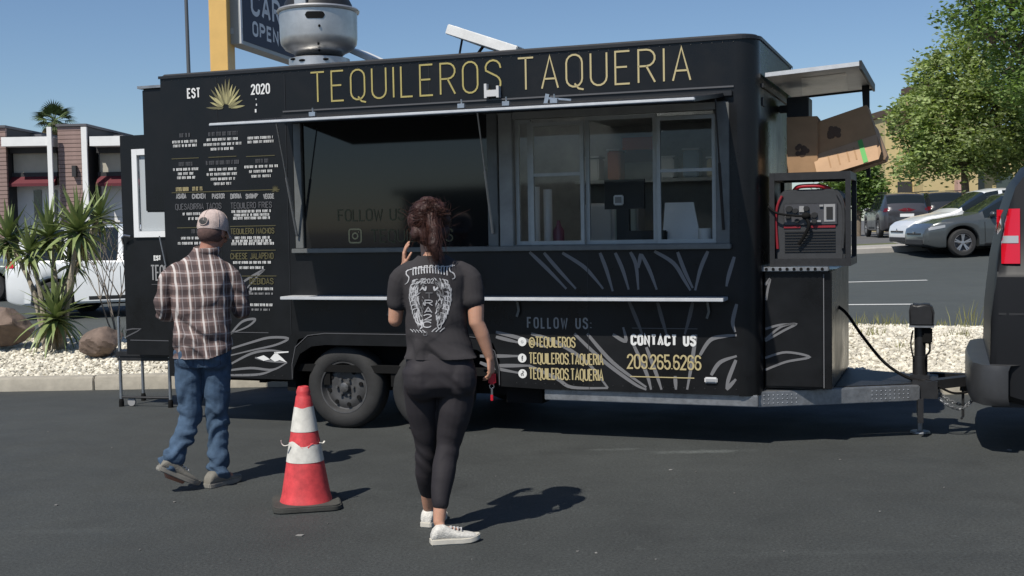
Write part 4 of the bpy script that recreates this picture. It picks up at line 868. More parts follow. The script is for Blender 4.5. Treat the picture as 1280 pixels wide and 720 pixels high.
mb = MB(); mb.add([((rc(.37) + .004) * math.cos(a), (rc(.37) + .004) * math.sin(a), z) for a, z in ((R(-120), .395), (R(-100), .36), (R(-85), .345), (R(-75), .375), (R(-60), .39))], [(0, 1, 2, 3, 4)]); mb.build('torn_flap', M['cone'], cone, fix=False)
# things inside, seen through the serving window
def inner(name, label, cat, u, v, z): return thing(name, label, cat, tw(u, v, z), -TANG)
# counter is part of the trailer
mb = MB(); mb.box(3.07, 4.72, .11, .45, 1.40, 1.44); mb.box(3.07, 4.72, .40, .44, .54, 1.399); mb.build('inside_counter', M['interior'], TR)
mb = MB(); mb.box(3.0, 4.8, 1.45, 2.03, .54, 1.38); mb.build('back_counter', M['interior'], TR)
f = inner('refrigerator', 'grey upright refrigerator seen through the serving window', 'refrigerator', 4.05, 1.62, .54)
f.location = tw(3.56, 1.20, .535)
mb = MB(); mb.box(-.27, .20, 0, .24, .04, 1.30); mb.build('cabinet', M['whiteplastic'], f, bevel=.01)
mb = MB(); mb.box(-.265, -.03, -.03, -.001, .08, 1.28); mb.build('door', mat('fridge_grey', (.52, .56, .60), .4), f, bevel=.008)
mb = MB(); mb.box(-.0, .19, -.03, -.001, .08, 1.28); mb.build('door', mat('fridge_green', (.32, .38, .36), .4), f, bevel=.008)
t_ = inner('order_tablet', 'slanted grey order screen on the counter behind the glass', 'screen', 4.31, .24, 1.44)
mb = MB(); mb.prism([(-.13, 0), (.19, 0), (.10, .37), (-.12, .37)], lambda a, b, d: (a, b * .25 + d, b + .0), .02); mb.build('casing', M['white'], t_)
c_ = inner('paper_cup', 'white paper cup on the counter by the window jamb', 'cup', 4.53, .19, 1.44)
mb = MB(); mb.lathe([(.0, .0), (.045, .0), (.060, .17), (.056, .17), (.040, .01)], 20); mb.build('cup_wall', M['white'], c_, smooth=True)
r_ = inner('card_reader', 'small white square card reader on a stand', 'card reader', 3.81, .38, 1.44)
mb = MB(); mb.box(-.04, .04, -.01, .01, .36, .44); rb_ = mb.build('body', M['white'], r_, bevel=.008); mb = MB(); mb.box(-.026, .026, -.013, -.0105, .378, .425); mb.build('screen', M['midprint'], rb_)
mb = MB(); mb.box(-.12, .20, .02, .06, .33, .56); mb.build('stand', M['gendark'], r_)
mb = MB(); mb.box(-.02, .08, .0, .06, 0, .329); mb.build('stand_foot', M['gendark'], r_)
pk = inner('wall_poster', 'small framed orange picture on the trailer back wall', 'poster', 3.57, 2.03, 2.20)
mb = MB(); mb.box(-.17, .17, -.004, .0, 0, .26); mb.box(-.165, .165, -.008, -.0045, .005, .255); mb.build('frame', M['midprint'], pk); mb = MB(); mb.box(-.155, .155, -.012, -.0085, .13, .245); mb.build('orange_field', mat('poster_orange', (.5, .10, .02), .5), pk); mb = MB(); mb.box(-.155, .155, -.012, -.0085, .015, .13); mb.build('dark_field', mat('poster_dark', (.06, .025, .03), .5), pk)
for i, (u, z, h) in enumerate(((3.13, 1.62, .42), (3.20, 1.60, .40))):
    p = inner('paper_roll', ('taller' if i == 0 else 'shorter') + ' pale paper roll standing behind the narrow left pane', 'paper roll', u + .02, .30 + .1 * i, 1.44)
    mb = MB(); mb.lathe([(0, 0), (.035, 0), (.035, h + .1), (.0, h + .1)], 16); mb.build('roll', M['white'], p, smooth=True, sharp=R(40))
bt = inner('sauce_bottle', 'pink sauce bottle on the counter behind the left sash', 'bottle', 3.34, .30, 1.44)
mb = MB(); mb.lathe([(0, 0), (.045, 0), (.045, .17), (.02, .21), (.012, .25), (0, .25)], 16); mb.build('bottle_body', mat('pink_plastic', (.20, .07, .10), .4), bt, smooth=True)
bk = inner('dark_crate', 'dark crate on the counter behind the open window', 'crate', 4.06, .30, 1.44)
mb = MB(); mb.box(-.16, .16, -.08, .08, 0, .16); mb.build('crate_wall', M['gendark'], bk, bevel=.01)
# scraps on the asphalt
mb = MB(); rs4 = random.Random(3)
for px, py, s in ((70, 632, .05), (218, 628, .03), (375, 670, .07), (175, 688, .02), (745, 692, .03), (838, 588, .05), (870, 590, .03), (1262, 563, .06), (918, 617, .02), (722, 690, .03), (1050, 575, .04), (620, 596, .02), (410, 655, .02), (820, 700, .02), (1100, 640, .02), (980, 690, .015), (300, 700, .02), (140, 560, .02), (590, 700, .015), (1180, 610, .02), (60, 540, .02), (330, 560, .015)):
    p = gpt(px, py); a = rs4.uniform(0, 6.28)
    pts = [(p.x + s * .32 * math.cos(a + k * 1.05) * rs4.uniform(.5, 1.1), p.y + s * .32 * math.sin(a + k * 1.05) * rs4.uniform(.5, 1.1)) for k in range(6)]
    mb.prism(pts, lambda x, y, d: (x, y, .002 + d), .004)
o = mb.build('litter', mat('pale_litter', (.16, .155, .145), .8, island=.5)); tag(o, 'tiny pale scraps and leaves scattered over the asphalt', 'litter', kind='stuff')
# more of the kitchen seen through the panes
mb = MB(); mb.box(3.05, 4.7, 1.70, 2.035, 2.02, 2.05); mb.build('wall_shelf', M['sashalu'], TR)
for i, (u, wd, h, c) in enumerate(((3.18, .16, .20, (.55, .55, .52)), (3.40, .12, .26, (.35, .12, .06)), (3.86, .18, .18, (.6, .6, .6)), (4.10, .14, .24, (.12, .2, .3)), (4.34, .2, .16, (.5, .42, .25)), (4.56, .12, .22, (.6, .6, .58)))):
    t = inner('storage_tub', ('white', 'rust-coloured', 'pale grey', 'blue', 'tan', 'off-white')[i] + ' tub on the shelf inside the trailer', 'tub', u, 1.85, 2.052); t['group'] = 'tubs on the inside shelf'
    mb = MB(); mb.box(-wd / 2, wd / 2, -.09, .09, 0, h); mb.build('tub_wall', mat('tub_plastic', c, .45), t, bevel=.012); mb = MB(); mb.box(-wd / 2 - .008, wd / 2 + .008, -.098, .098, h + .001, h + .018); mb.build('lid', M['whiteplastic'], t, bevel=.004)
mb = MB(); mb.box(3.3, 4.4, 1.3, 2.03, 2.55, 2.89); mb.build('extractor_hood', M['sashalu'], TR, bevel=.01)
# ================================================================== PLANTS
M['yucca'] = mat('yucca_leaf', (.19, .24, .085), .45, var=.3, vscale=3)
M['yucca_dead'] = mat('dry_yucca_leaf', (.22, .16, .075), .8, var=.3, vscale=4)
M['bark'] = mat('bark', (.16, .125, .09), .9, var=.35, vscale=12, bump=.6, bscale=30)
M['barkpale'] = mat('pale_stem', (.30, .26, .20), .9, var=.35, vscale=20, bump=.5, bscale=40)
def blade_mesh(L, wd, droop, name):
    mb = MB(); n = 6; vs = []
    for i in range(n + 1):
        t = i / n; wv = wd * (.55 + .45 * math.sin(PI * min(1, t * 1.25 + .12))) * (1 - t ** 3) + .001
        x = L * t * (1 - .12 * droop * t); z = -droop * L * .45 * t ** 2.2
        vs += [(x, -wv, z + wv * .35), (x, 0, z), (x, wv, z + wv * .35)]
    fs = []
    for i in range(n): a = 3 * i; fs += [(a, a + 1, a + 4, a + 3), (a + 1, a + 2, a + 5, a + 4)]
    mb.add(vs, fs); return mb.mesh(name)
blades = [blade_mesh(.48, .031, d, 'leaf') for d in (.05, .35, .9)]
for b in blades: b.materials.append(M['yucca']); b.polygons.foreach_set('use_smooth', [True] * len(b.polygons))
deadb = blade_mesh(.40, .016, 1.6, 'dry_leaf'); deadb.materials.append(M['yucca_dead'])
def rosette(par, c, n, scale, up=(0, 0, 1), emin=-35, dead=0):
    c = Vector(c)
    for i in range(n):
        t = (i + .5) / n; el = R(lerp(88, emin, t ** .85) + random.uniform(-6, 6)); az = i * 2.39996 + random.uniform(-.2, .2)
        me = blades[0] if el > R(45) else (blades[1] if el > R(5) else blades[2])
        o = bpy.data.objects.new('leaf', me); COL.objects.link(o); o.parent = par
        o.location = c + Vector((0, 0, -.10 * t * scale)); o.rotation_euler = (random.uniform(-.3, .3), -el, az); s = scale * random.uniform(.85, 1.12); o.scale = (s, s * 1.05, s)
    for i in range(dead):
        o = bpy.data.objects.new('dry_leaf', deadb); COL.objects.link(o); o.parent = par
        o.location = c + Vector((0, 0, -.13 * scale)); o.rotation_euler = (0, R(random.uniform(35, 75)), random.uniform(0, 6.28)); o.scale = (scale * .7,) * 3
YB = 14.35
def yucca(label, base_px, heads, rad=.035):
    b = atY(base_px, 425, YB); b.z = zbed(b.x, YB) - .03
    y = thing('yucca_plant', label, 'yucca', b, 0, 'yuccas in the gravel bed')
    for hx, hy, dy, n, s, dead in heads:
        h = atY(hx, hy, YB + dy) - b
        if h.z > .35:
            mb = MB(); k = Vector((h.x * .35 + random.uniform(-.05, .05), h.y * .4, h.z * .55)); pts = spline([(0, 0, 0), k, h - Vector((0, 0, .02))], 6)
            mb.tube(pts, [rad * random.uniform(.85, 1.1) * lerp(1.1, .75, i / 12) for i in range(13)], 8); mb.build('stem', M['barkpale'], y, smooth=True)
        rosette(y, h, n, s, dead=dead)
    return y
yucca('tallest many-headed yucca with sword leaves before the white vehicle', 76, [(98, 284, 0, 62, 1.12, 8), (62, 292, .15, 50, 1.0, 6), (124, 268, .45, 36, .9, 4)])
yucca('low yucca clump without trunk between the taller yucca stems', 70, [(70, 392, -.12, 60, 1.1, 10)])
yucca('yucca with leaning bare stems beside the tall brown boulder', 58, [(10, 296, .1, 54, 1.0, 6), (36, 312, -.05, 40, .85, 6), (90, 326, .3, 30, .8, 3)])
# bare shrub behind
def branch(mb, p, d, L, r, lev):
    q_ = p + d * L; mid = p.lerp(q_, .5) + Vector((random.uniform(-.05, .05), random.uniform(-.05, .05), 0)) * L
    mb.tube([p, mid, q_], [r, r * .8, r * .6], 5, cap=False)
    if lev == 0: return
    for i in range(3 if lev > 1 else 2):
        nd = (d + Vector((random.uniform(-.7, .7), random.uniform(-.7, .7), random.uniform(-.1, .5)))).normalized(); branch(mb, q_, nd, L * random.uniform(.6, .85), r * .6, lev - 1)
sb = atY(146, 395, 17.2 if False else 15.3); sb.z = .22
s_ = thing('bare_shrub', 'thin leafless grey shrub next to the open trailer door', 'shrub', sb)
mb = MB()
for i in range(4): branch(mb, Vector((0, 0, 0)), Vector((random.uniform(-.35, .25), random.uniform(-.2, .3), 1)).normalized(), .62, .013, 3)
mb.build('branches', mat('grey_twig', (.20, .17, .14), .9), s_, fix=False)
# boulders
def boulder(label, px0, px1, pyt, pyb, Y, ry, seed):
    a = atY(px0, pyb, Y); b = atY(px1, pyt, Y); c = (a + b) / 2; bm = bmesh.new(); bmesh.ops.create_icosphere(bm, subdivisions=4, radius=1)
    rs = random.Random(seed); pl = [(Vector((rs.uniform(-1, 1), rs.uniform(-1, 1), rs.uniform(-.6, 1))).normalized(), rs.uniform(.62, .88)) for _ in range(11)]
    for v in bm.verts:
        for n_, d_ in pl:
            k = v.co.dot(n_)
            if k > d_: v.co -= n_ * (k - d_) * .92
        v.co += v.co.normalized() * (.03 * math.sin(v.co.x * 9 + seed) * math.sin(v.co.y * 8) + .02 * math.sin(v.co.z * 17 + v.co.x * 13))
    hz = (b.z - a.z) / 2
    for v in bm.verts: v.co = Vector((v.co.x * (b.x - a.x) / 2 * 1.12, v.co.y * ry, v.co.z * hz * 1.08))
    me = bpy.data.meshes.new('boulder'); bm.to_mesh(me); bm.free()
    o = link('boulder', me, M['rock'], None, True, R(28)); o.location = c; tag(o, label, 'boulder'); return o
boulder('tall brown boulder behind the leaning yucca stems', -30, 36, 385, 432, 14.5, .35, 3)
boulder('flat wedge-shaped brown boulder on gravel beside the trailer step', 101, 153, 407, 446, 13.9, .3, 8)
# weeds in the right-hand bed
def weeds(label, spots, mname):
    mb = MB()
    for px, Y, n, hgt in spots:
        b = atY(px, 400, Y); b.z = zbed(b.x, Y)
        for i in range(n):
            p = b + Vector((random.gauss(0, .10), random.gauss(0, .08), 0)); d = Vector((random.uniform(-.4, .4), random.uniform(-.4, .4), 1)); h = hgt * random.uniform(.5, 1); w_ = .004
            q1 = p + d * h * .5; q2 = q1 + (d + Vector((random.uniform(-.4, .4), 0, 0))) * h * .5
            mb.add([p - Vector((w_, 0, 0)), p + Vector((w_, 0, 0)), q1 + Vector((w_, 0, 0)), q1 - Vector((w_, 0, 0)), q2], [(0, 1, 2, 3), (3, 2, 4)])
    o = mb.build('weeds', M[mname], fix=False); tag(o, label, 'weeds', kind='stuff'); return o
M['weed'] = mat('dry_weed', (.20, .20, .07), .8, island=.35)
weeds('thin dry weeds sprouting among the white stones near the road', [(1075, 15.2, 14, .24), (1104, 15.3, 26, .22), (1120, 15.2, 8, .14), (1216, 15.2, 20, .40), (1190, 15.4, 8, .14), (1160, 15.4, 16, .15), (1090, 14.4, 20, .14), (1195, 14.2, 18, .14), (1130, 13.6, 12, .1), (30, 15.2, 30, .2), (140, 15.3, 30, .2)], 'weed')
# trees
def leaf_cloud(n, blobs, size, seed, flat=.35):
    r = np.random.default_rng(seed); w_ = np.array([b[3] * b[4] * b[5] for b in blobs]); w_ = w_ / w_.sum()
    idx = r.choice(len(blobs), n, p=w_); B = np.array(blobs)[idx]
    d = r.normal(size=(n, 3)); d /= np.linalg.norm(d, axis=1)[:, None]; rad = r.random(n) ** (1 / 2.2)
    # pull into clumps
    P = B[:, :3] + d * rad[:, None] * B[:, 3:6]
    nc = n // 34; cl = P[r.choice(n, nc)]; ci = r.integers(0, nc, n); keep = r.random(n) < .88
    P[keep] = cl[ci[keep]] + r.normal(size=(keep.sum(), 3)) * .15
    a = r.normal(size=(n, 3)); a[:, 2] *= flat; a /= np.linalg.norm(a, axis=1)[:, None]
    b = np.cross(a, r.normal(size=(n, 3))); b /= np.linalg.norm(b, axis=1)[:, None]; s = size * r.uniform(.6, 1.25, n)[:, None]
    V = np.stack([P - a * s, P + b * s * .45, P + a * s, P - b * s * .45], 1).reshape(-1, 3)
    F = np.arange(n * 4).reshape(n, 4); me = bpy.data.meshes.new('crown'); me.from_pydata(V.tolist(), [], F.tolist()); me.update(); return me
def leafmat(name, c, isl=.45, trans=.35):
    m = mat(name, c, .55, island=isl, var=.3, vscale=.9); n = m.node_tree.nodes; l = m.node_tree.links; b = n['Principled BSDF']
    tb = n.new('ShaderNodeBsdfTranslucent'); src = b.inputs['Base Color'].links[0].from_socket; sc_ = n.new('ShaderNodeVectorMath'); sc_.operation = 'MULTIPLY'; sc_.inputs[1].default_value = (1.5, 1.6, .7); l.new(src, sc_.inputs[0]); l.new(sc_.outputs[0], tb.inputs[0])
    mx = n.new('ShaderNodeMixShader'); mx.inputs[0].default_value = trans; l.new(b.outputs[0], mx.inputs[1]); l.new(tb.outputs[0], mx.inputs[2]); l.new(mx.outputs[0], n['Material Output'].inputs[0]); return m
M['leafpale'] = leafmat('pale_olive_foliage', (.25, .31, .12))
M['leafgreen'] = leafmat('green_foliage', (.15, .225, .062))
def tree(name, label, px, Y, trunk_h, blobs_px, n, size, m, seed, trunk_r=.14):
    b = atY(px, 300, Y); b.z = zroad(b.x, 31) + .02
    t = thing(name, label, 'tree', b); blobs = []
    for bx_, by_, dy, rx, ry_, rz in blobs_px: c = atY(bx_, by_, Y + dy) - b; blobs.append((c.x, c.y, c.z, rx, ry_, rz))
    mb = MB(); mb.tube(spline([(0, 0, -.1), (.05, 0, trunk_h * .5), (.0, 0, trunk_h)], 4), [trunk_r * lerp(1.2, .7, i / 8) for i in range(9)], 10); mb.build('trunk', M['bark'], t, smooth=True)
    mb = MB()
    for c in blobs:
        e = Vector(c[:3]); mb.tube(spline([(0, 0, trunk_h - .1), Vector((e.x * .45, e.y * .5, lerp(trunk_h, e.z, .6))), e], 4), [trunk_r * lerp(.55, .12, i / 8) for i in range(9)], 6)
        for k in range(5):
            f_ = e + Vector((random.uniform(-1, 1) * c[3], random.uniform(-1, 1) * c[4], random.uniform(-.8, .9) * c[5])) * .85; mb.tube([e.lerp(Vector((0, 0, trunk_h)), .25), e.lerp(f_, .5) + Vector((0, 0, .1)), f_], [trunk_r * .22, trunk_r * .14, .008], 5)
    mb.build('limbs', M['bark'], t, smooth=True)
    link('crown', leaf_cloud(n, blobs, size, seed), m, t); return t
tree('street_tree', 'pale olive street tree spreading low over the parked vehicles', 1205, 37, 2.3,
     [(1150, 150, 0, 1.0, 1.1, .9), (1140, 195, 0, .8, 1.0, .75), (1190, 110, .3, 1.3, 1.3, 1.2), (1200, 185, 0, 1.5, 1.4, .95), (1255, 120, .4, 1.5, 1.5, 1.3), (1262, 190, 0, 1.4, 1.4, .9), (1215, 60, .3, .9, .9, .8), (1168, 85, .2, .55, .6, .7), (1310, 150, .3, 1.4, 1.5, 1.5)], 37000, .085, M['leafpale'], 11)
tree('street_tree', 'taller green street tree rising above the black van', 1330, 33, 2.6,
     [(1215, 15, -.6, 1.1, 1.0, .75), (1262, 30, -.4, 1.2, 1.2, 1.0), (1270, 90, -.4, .9, 1.0, .9), (1330, 20, 0, 1.8, 1.6, 1.6), (1245, -40, -.3, 1.2, 1.2, 1.0), (1340, 120, .2, 1.6, 1.5, 1.5), (1400, 60, .2, 1.8, 1.7, 1.8), (1310, -90, 0, 1.8, 1.7, 1.6)], 33000, .080, M['leafgreen'], 12, .17)
tree('street_tree', 'small dark tree behind the generator beside the yellow building', 1072, 52, 2.0, [(1072, 215, 0, 1.1, 1.0, 1.5), (1090, 232, 0, .7, .8, .9), (1050, 225, 0, 1.2, 1.0, 1.3), (1085, 250, 0, .8, .8, .7)], 9000, .11, M['leafgreen'], 15, .12)
# fan palm beyond the shops
pb = atY(66, 300, 84); pb.z = .2
pm = thing('palm_tree', 'fan palm with round crown rising behind the shop roof', 'palm', pb)
pc = atY(68, 152, 84) - pb
mb = MB(); mb.tube(spline([(0, 0, 0), (.1, 0, pc.z * .5), pc], 6), [.26, .25, .24, .23, .22, .21, .2, .19, .18, .18, .18, .18, .18], 10); mb.build('trunk', M['bark'], pm, smooth=True)
M['palm'] = mat('palm_frond', (.075, .11, .035), .6, island=.35); M['palmdry'] = mat('palm_dry', (.18, .14, .06), .8)
fm = MB(); nL = 15; fm.tube([(0, 0, 0), (.75, 0, .02)], [.025, .014], 5)
for i in range(nL):
    a = R(-78 + 156 * i / (nL - 1)); d = Vector((math.cos(a), math.sin(a), 0)); p = Vector((-d.y, d.x, 0)); s0 = Vector((.70, 0, .02)); L = .95 * (1 - .15 * abs(a)); 
    fm.add([s0, s0 + d * L * .5 + p * .045, s0 + d * L + Vector((0, 0, -.28)), s0 + d * L * .5 - p * .045], [(0, 1, 2, 3)])
fme = fm.mesh('frond'); fme.materials.append(M['palm']); fmd = fme.copy(); fmd.materials.clear(); fmd.materials.append(M['palmdry'])
for i in range(38):
    t = i / 38; o = bpy.data.objects.new('frond', fme if t < .82 else fmd); COL.objects.link(o); o.parent = pm; o.location = pc
    o.rotation_euler = (random.uniform(-.5, .5), -R(lerp(80, -62, t) + random.uniform(-8, 8)), i * 2.4); s = random.uniform(.85, 1.1); o.scale = (s, s, s)
# ================================================================== BUILDINGS, SIGN, LAMP POSTS
def zfar(x): return zroad(x, 31) + .02
M['siding'] = mat('red_brown_boards', (.29, .20, .175), .7, var=.12, vscale=2)
M['stucco'] = mat('white_stucco', (.78, .78, .76), .8, var=.05, vscale=2)
M['tan'] = mat('tan_stucco', (.44, .41, .34), .85, var=.08, vscale=2)
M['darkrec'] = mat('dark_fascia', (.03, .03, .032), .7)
M['awning'] = mat('dark_red_awning', (.11, .012, .020), .7)
M['slatecap'] = mat('grey_roof_cap', (.10, .10, .11), .7)
M['shopglass'] = mat('shop_glass', (.05, .07, .07), .06, spec=.6)
BYD = 62.0
sc62 = BYD / FPX
bl0 = atY(-60, 300, BYD); g0 = zfar(-25) - .05
SB = thing('shop_building', 'low shop row with red-brown board piers, white frames and red awnings', 'building', (0, BYD, g0), R(0))
def bxp(name, x0, x1, yt, yb, d0, d1, m, par=SB, bev=0):
    a = atY(x0, yt, BYD); b = atY(x1, yb, BYD); ym = (yt + min(yb, 260)) / 2; a.x = atY(x0, ym, BYD).x; b.x = atY(x1, ym, BYD).x; mb = MB(); z0_ = g0 if yb is None else b.z
    mb.box(a.x, b.x, d0, d1, min(z0_, a.z) - g0, max(a.z, z0_) - g0); return mb.build(name, m, par)
def zb_(x): return g0
def pier(x0, x1, yt):
    a = atY(x0, yt, BYD); b = atY(x1, yt, BYD); n = int((a.z - g0) / .21); root = None
    mb = MB(); mb.box(a.x + .02, b.x - .02, -1.2, 6, 0, a.z - g0 - .02); root = mb.build('pier', M['darkrec'], SB)
    pm_ = None
    for i in range(n + 1):
        h = (a.z - g0) / (n + 1)
        if pm_ is None:
            mb = MB(); mb.box(0, b.x - a.x, 0, .18, 0, h - .025); pm_ = mb.build('board', M['siding'], root, loc=(a.x, -1.35, 0))
        else: copy_child(pm_, root, (a.x, -1.35 + random.uniform(-.008, .008), h * i))
    mb = MB(); mb.box(a.x - .05, b.x + .05, -1.45, 6.1, a.z - g0, a.z - g0 + .12); mb.build('pier_cap', M['slatecap'], root); 
    mb = MB(); xm = (a.x * .42 + b.x * .58); zz = atY(x0, yt + 55, BYD).z - g0; mb.box(xm - .1, xm + .1, -1.6, -1.36, zz - .28, zz + .28); mb.build('wall_lamp', M['darkrec'], root)
pier(-45, 20, 163.5); pier(84, 119, 161); pier(215, 290, 160)
def bay(x0, x1, shift=0):
    bxp('roof_beam', x0, x1, 175 + shift, 185 + shift, -1.9, 6, M['stucco']); bxp('upper_fascia', x0, x1, 185.3 + shift, 192 + shift, -.9, 0, M['darkrec']); bxp('upper_wall', x0 + 2, x1 - 1, 192 + shift, 217 + shift, -.6, 0.2, M['tan']); bxp('lower_fascia', x0, x1, 217 + shift, 223 + shift, -.7, .1, M['darkrec'])  # dark fascia bands above and below the tan wall
    a = atY(x0 + 1, 222 + shift, BYD); b = atY(x1, 232 + shift, BYD); mb = MB(); mb.prism([(-.7, a.z - g0), (-1.15, b.z - g0 + .1), (-1.15, b.z - g0 - .05), (-.7, b.z - g0)], lambda p, q_, d: (a.x + d, p, q_), b.x - a.x); mb.build('awning', M['awning'], SB)
    bxp('shop_front', x0, x1, 232 + shift, 300, -.1, .3, M['stucco'])
    w_ = (x1 - x0); 
    for k in (0.40, .74): bxp('shop_window', x0 + w_ * k, x0 + w_ * (k + .17), 238 + shift, 288, -.16, -.11, M['shopglass'])
bay(21, 78); bay(128, 216, -1)
for x0, x1 in ((78, 83.5), (119.5, 126), (210, 214.8)): bxp('white_post', x0, x1, 162.5, 300, -1.95, -1.82, M['stucco'])
bxp('rear_wall', -40, 290, 178, 300, .4, 12, M['tan'])
for k, (x0, x1, yt) in enumerate(((20, 33, 164), (126, 138, 165))): bxp('roof_unit', x0, x1, yt, 178, 2, 6, M['slatecap'])
for x in (38, 43, 51, 57): bxp('roof_vent', x, x + 2, 169, 178, 1, 1.4, M['slatecap'])
a = atY(0, 178, BYD); mb = MB()
for i in range(4): x = atY(-3 + i * 3.2, 178, BYD).x; mb.box(x, x + .09, -1.42, -1.36, a.z - g0 - .12, a.z - g0 + .12)
mb.build('wall_mark', M['darkrec'], SB, fix=False)
# pole sign
SY = 38.0
s0 = atY(281, 90, SY); s0.z = zfar(s0.x); SG = thing('pole_sign', 'tall yellow post carrying a navy sign with white letters above the trailer roof', 'sign', s0)
def sx(px): return atY(px, 40, SY).x - s0.x
mb = MB(); mb.box(sx(266.5), sx(288.5) , -.5, .5, -.1, 12.0); SGp = mb.build('post', M['yellow'], SG, bevel=.01)
SG.rotation_euler = (0, 0, R(0))
zb0 = atY(300, 55, SY).z - s0.z
an = R(78); du_ = Vector((math.cos(an), math.sin(an), 0)); 
mb = MB(); o_ = Vector((sx(301), -.1, 0)); dn = Vector((math.sin(an), -math.cos(an), 0))
def sgp(a, b, d): p = o_ + du_ * a + dn * d; return (p.x, p.y, zb0 + b)
def sgbox(name, a0, a1, b0, b1, d0, d1, m, par):
    mb = MB(); vs = [sgp(a, b, d) for b in (b0, b1) for a, d in ((a0, d0), (a1, d0), (a1, d1), (a0, d1))]
    mb.add(vs, [(0, 3, 2, 1), (4, 5, 6, 7), (0, 1, 5, 4), (1, 2, 6, 5), (2, 3, 7, 6), (3, 0, 4, 7)]); return mb.build(name, m, par)
cbn = sgbox('sign_cabinet', 0, 6.2, 0, 3.2, -.5, 0, M['signframe'], SG); fc = sgbox('sign_face', .22, 6.0, .12, 3.06, .001, .012, M['navy'], SG)
sgbox('frame_edge', .0, .13, .0, 3.2, .002, .03, M['signwhite'], SG)
sfn = lambda a, b: sgp(a, b, .018)
text('lettering', 'OPEN', .95, 2.95, .42, .82, .10, M['signwhite'], SG, sfn, gap=.3); text('lettering', 'CAR', .90, 3.15, 1.10, 1.80, .15, M['signwhite'], SG, sfn, gap=.26)
mb = MB(); mb.bar((sx(288) - .1, 0, zb0 + .4), (o_.x + .05, .1, zb0 + .4), .2, .2); mb.build('sign_arm', M['signframe'], SG); mb = MB(); mb.bar((sx(288) - .1, 0, zb0 + 2.6), (o_.x + .05, .1, zb0 + 2.6), .2, .2); mb.build('sign_arm', M['signframe'], SG)
def lamp_post(label, px_top, px_bot, Y, h, r0):
    b = atY(px_bot, 90, Y); b.z = zfar(b.x); tp_ = atY(px_top, 0, Y); lp = thing('lamp_post', label, 'lamp post', b)
    dx = (tp_.x - b.x) / (tp_.z - b.z) * .5
    mb = MB(); mb.tube([(0, 0, -.05), (dx * h, 0, h)], [r0, r0 * .7], 10); mb.build('post', M['pole'], lp, smooth=True)
    mb = MB(); mb.tube(spline([(dx * h, 0, h - .1), (dx * h - .3, 0, h + .35), (dx * h - 1.4, 0, h + .5)], 5), .05, 8); mb.build('arm', M['pole'], lp, smooth=True)
    mb = MB(); mb.prism([(-.35, 0), (.35, .02), (.3, .12), (-.25, .14)], lambda a, b_, d: (dx * h - 1.6 + a, -.12 + d, h + .42 + b_), .24); mb.build('lamp_head', M['galv'], lp, bevel=.02)
lamp_post('thin dark lamp post rising behind the trailer near the yellow post', 231, 237, 45, 12.5, .09)
# yellow building right
YB2 = 62.0; yb = atY(1100, 300, YB2); yg = zfar(14); YBd = thing('yellow_building', 'pale yellow commercial building with brown roof cap and tower behind the trees', 'building', (0, YB2, yg))
M['ystucco'] = mat('yellow_stucco', (.55, .44, .22), .85, var=.06, vscale=1.5); M['browncap'] = mat('brown_cap', (.10, .065, .045), .8)
def yx(name, x0, x1, yt, ybm, d0, d1, m):
    a = atY(x0, yt, YB2); b = atY(x1, ybm, YB2); ym = (yt + min(ybm, 270)) / 2; a.x = atY(x0, ym, YB2).x; b.x = atY(x1, ym, YB2).x; mb = MB(); zl = 0 if ybm >= 300 else b.z - yg; mb.box(a.x, b.x, d0, d1, zl, a.z - yg); return mb.build(name, m, YBd)
yx('wall', 1099, 1136, 147, 300, -1, 1.5, M['ystucco']); yx('roof_cap', 1096, 1138, 140, 147, -1.5, 1.6, M['browncap'])
yx('tower', 1134, 1200, 116, 300, -2.4, .5, M['ystucco']); yx('tower_cap', 1131, 1204, 110, 116, -2.9, .6, M['browncap'])
yx('wall', 1200, 1420, 165, 300, .0, 10, M['ystucco']); yx('roof_cap', 1199, 1425, 159, 165, -.6, 10, M['browncap'])
yx('base_course', 1099, 1113, 258, 300, -1.2, -1.01, M['browncap']); yx('doorway', 1114, 1131, 228, 300, -1.1, -1.01, M['darkrec'])
for x in (1210, 1245, 1280): yx('window', x, x + 20, 215, 262, -.06, -.01, M['shopglass'])
for x in (1140, 1160): yx('window', x, x + 12, 240, 270, -2.46, -2.41, M['shopglass'])
yx('pillar', 1167, 1176, 228, 300, -3.4, -2.9, mat('pink_stucco', (.5, .32, .26), .8))
# added unseen building behind the camera, shaped to darken reflections in the glass
rb0 = thing('shop_building', 'unseen tan building added behind the camera to darken the glass reflections', 'building', (0, -34, 0))
mb = MB(); mb.box(-45, 45, -12, 0, 0, 3.6); mb.build('wall', M['tan'], rb0); mb = MB(); mb.box(-20, -9, -12.2, .2, 3.65, 5.4); mb.build('raised_front', M['tan'], rb0); mb = MB(); mb.box(-45.5, 45.5, -12.4, .4, 3.62, 3.9); mb.build('roof', M['slatecap'], rb0)
for i in range(12):
    mb = MB(); x = -42 + i * 7; mb.box(x, x + 4.2, .002, .06, .5, 3.2); mb.build('shop_window', M['shopglass'], rb0)
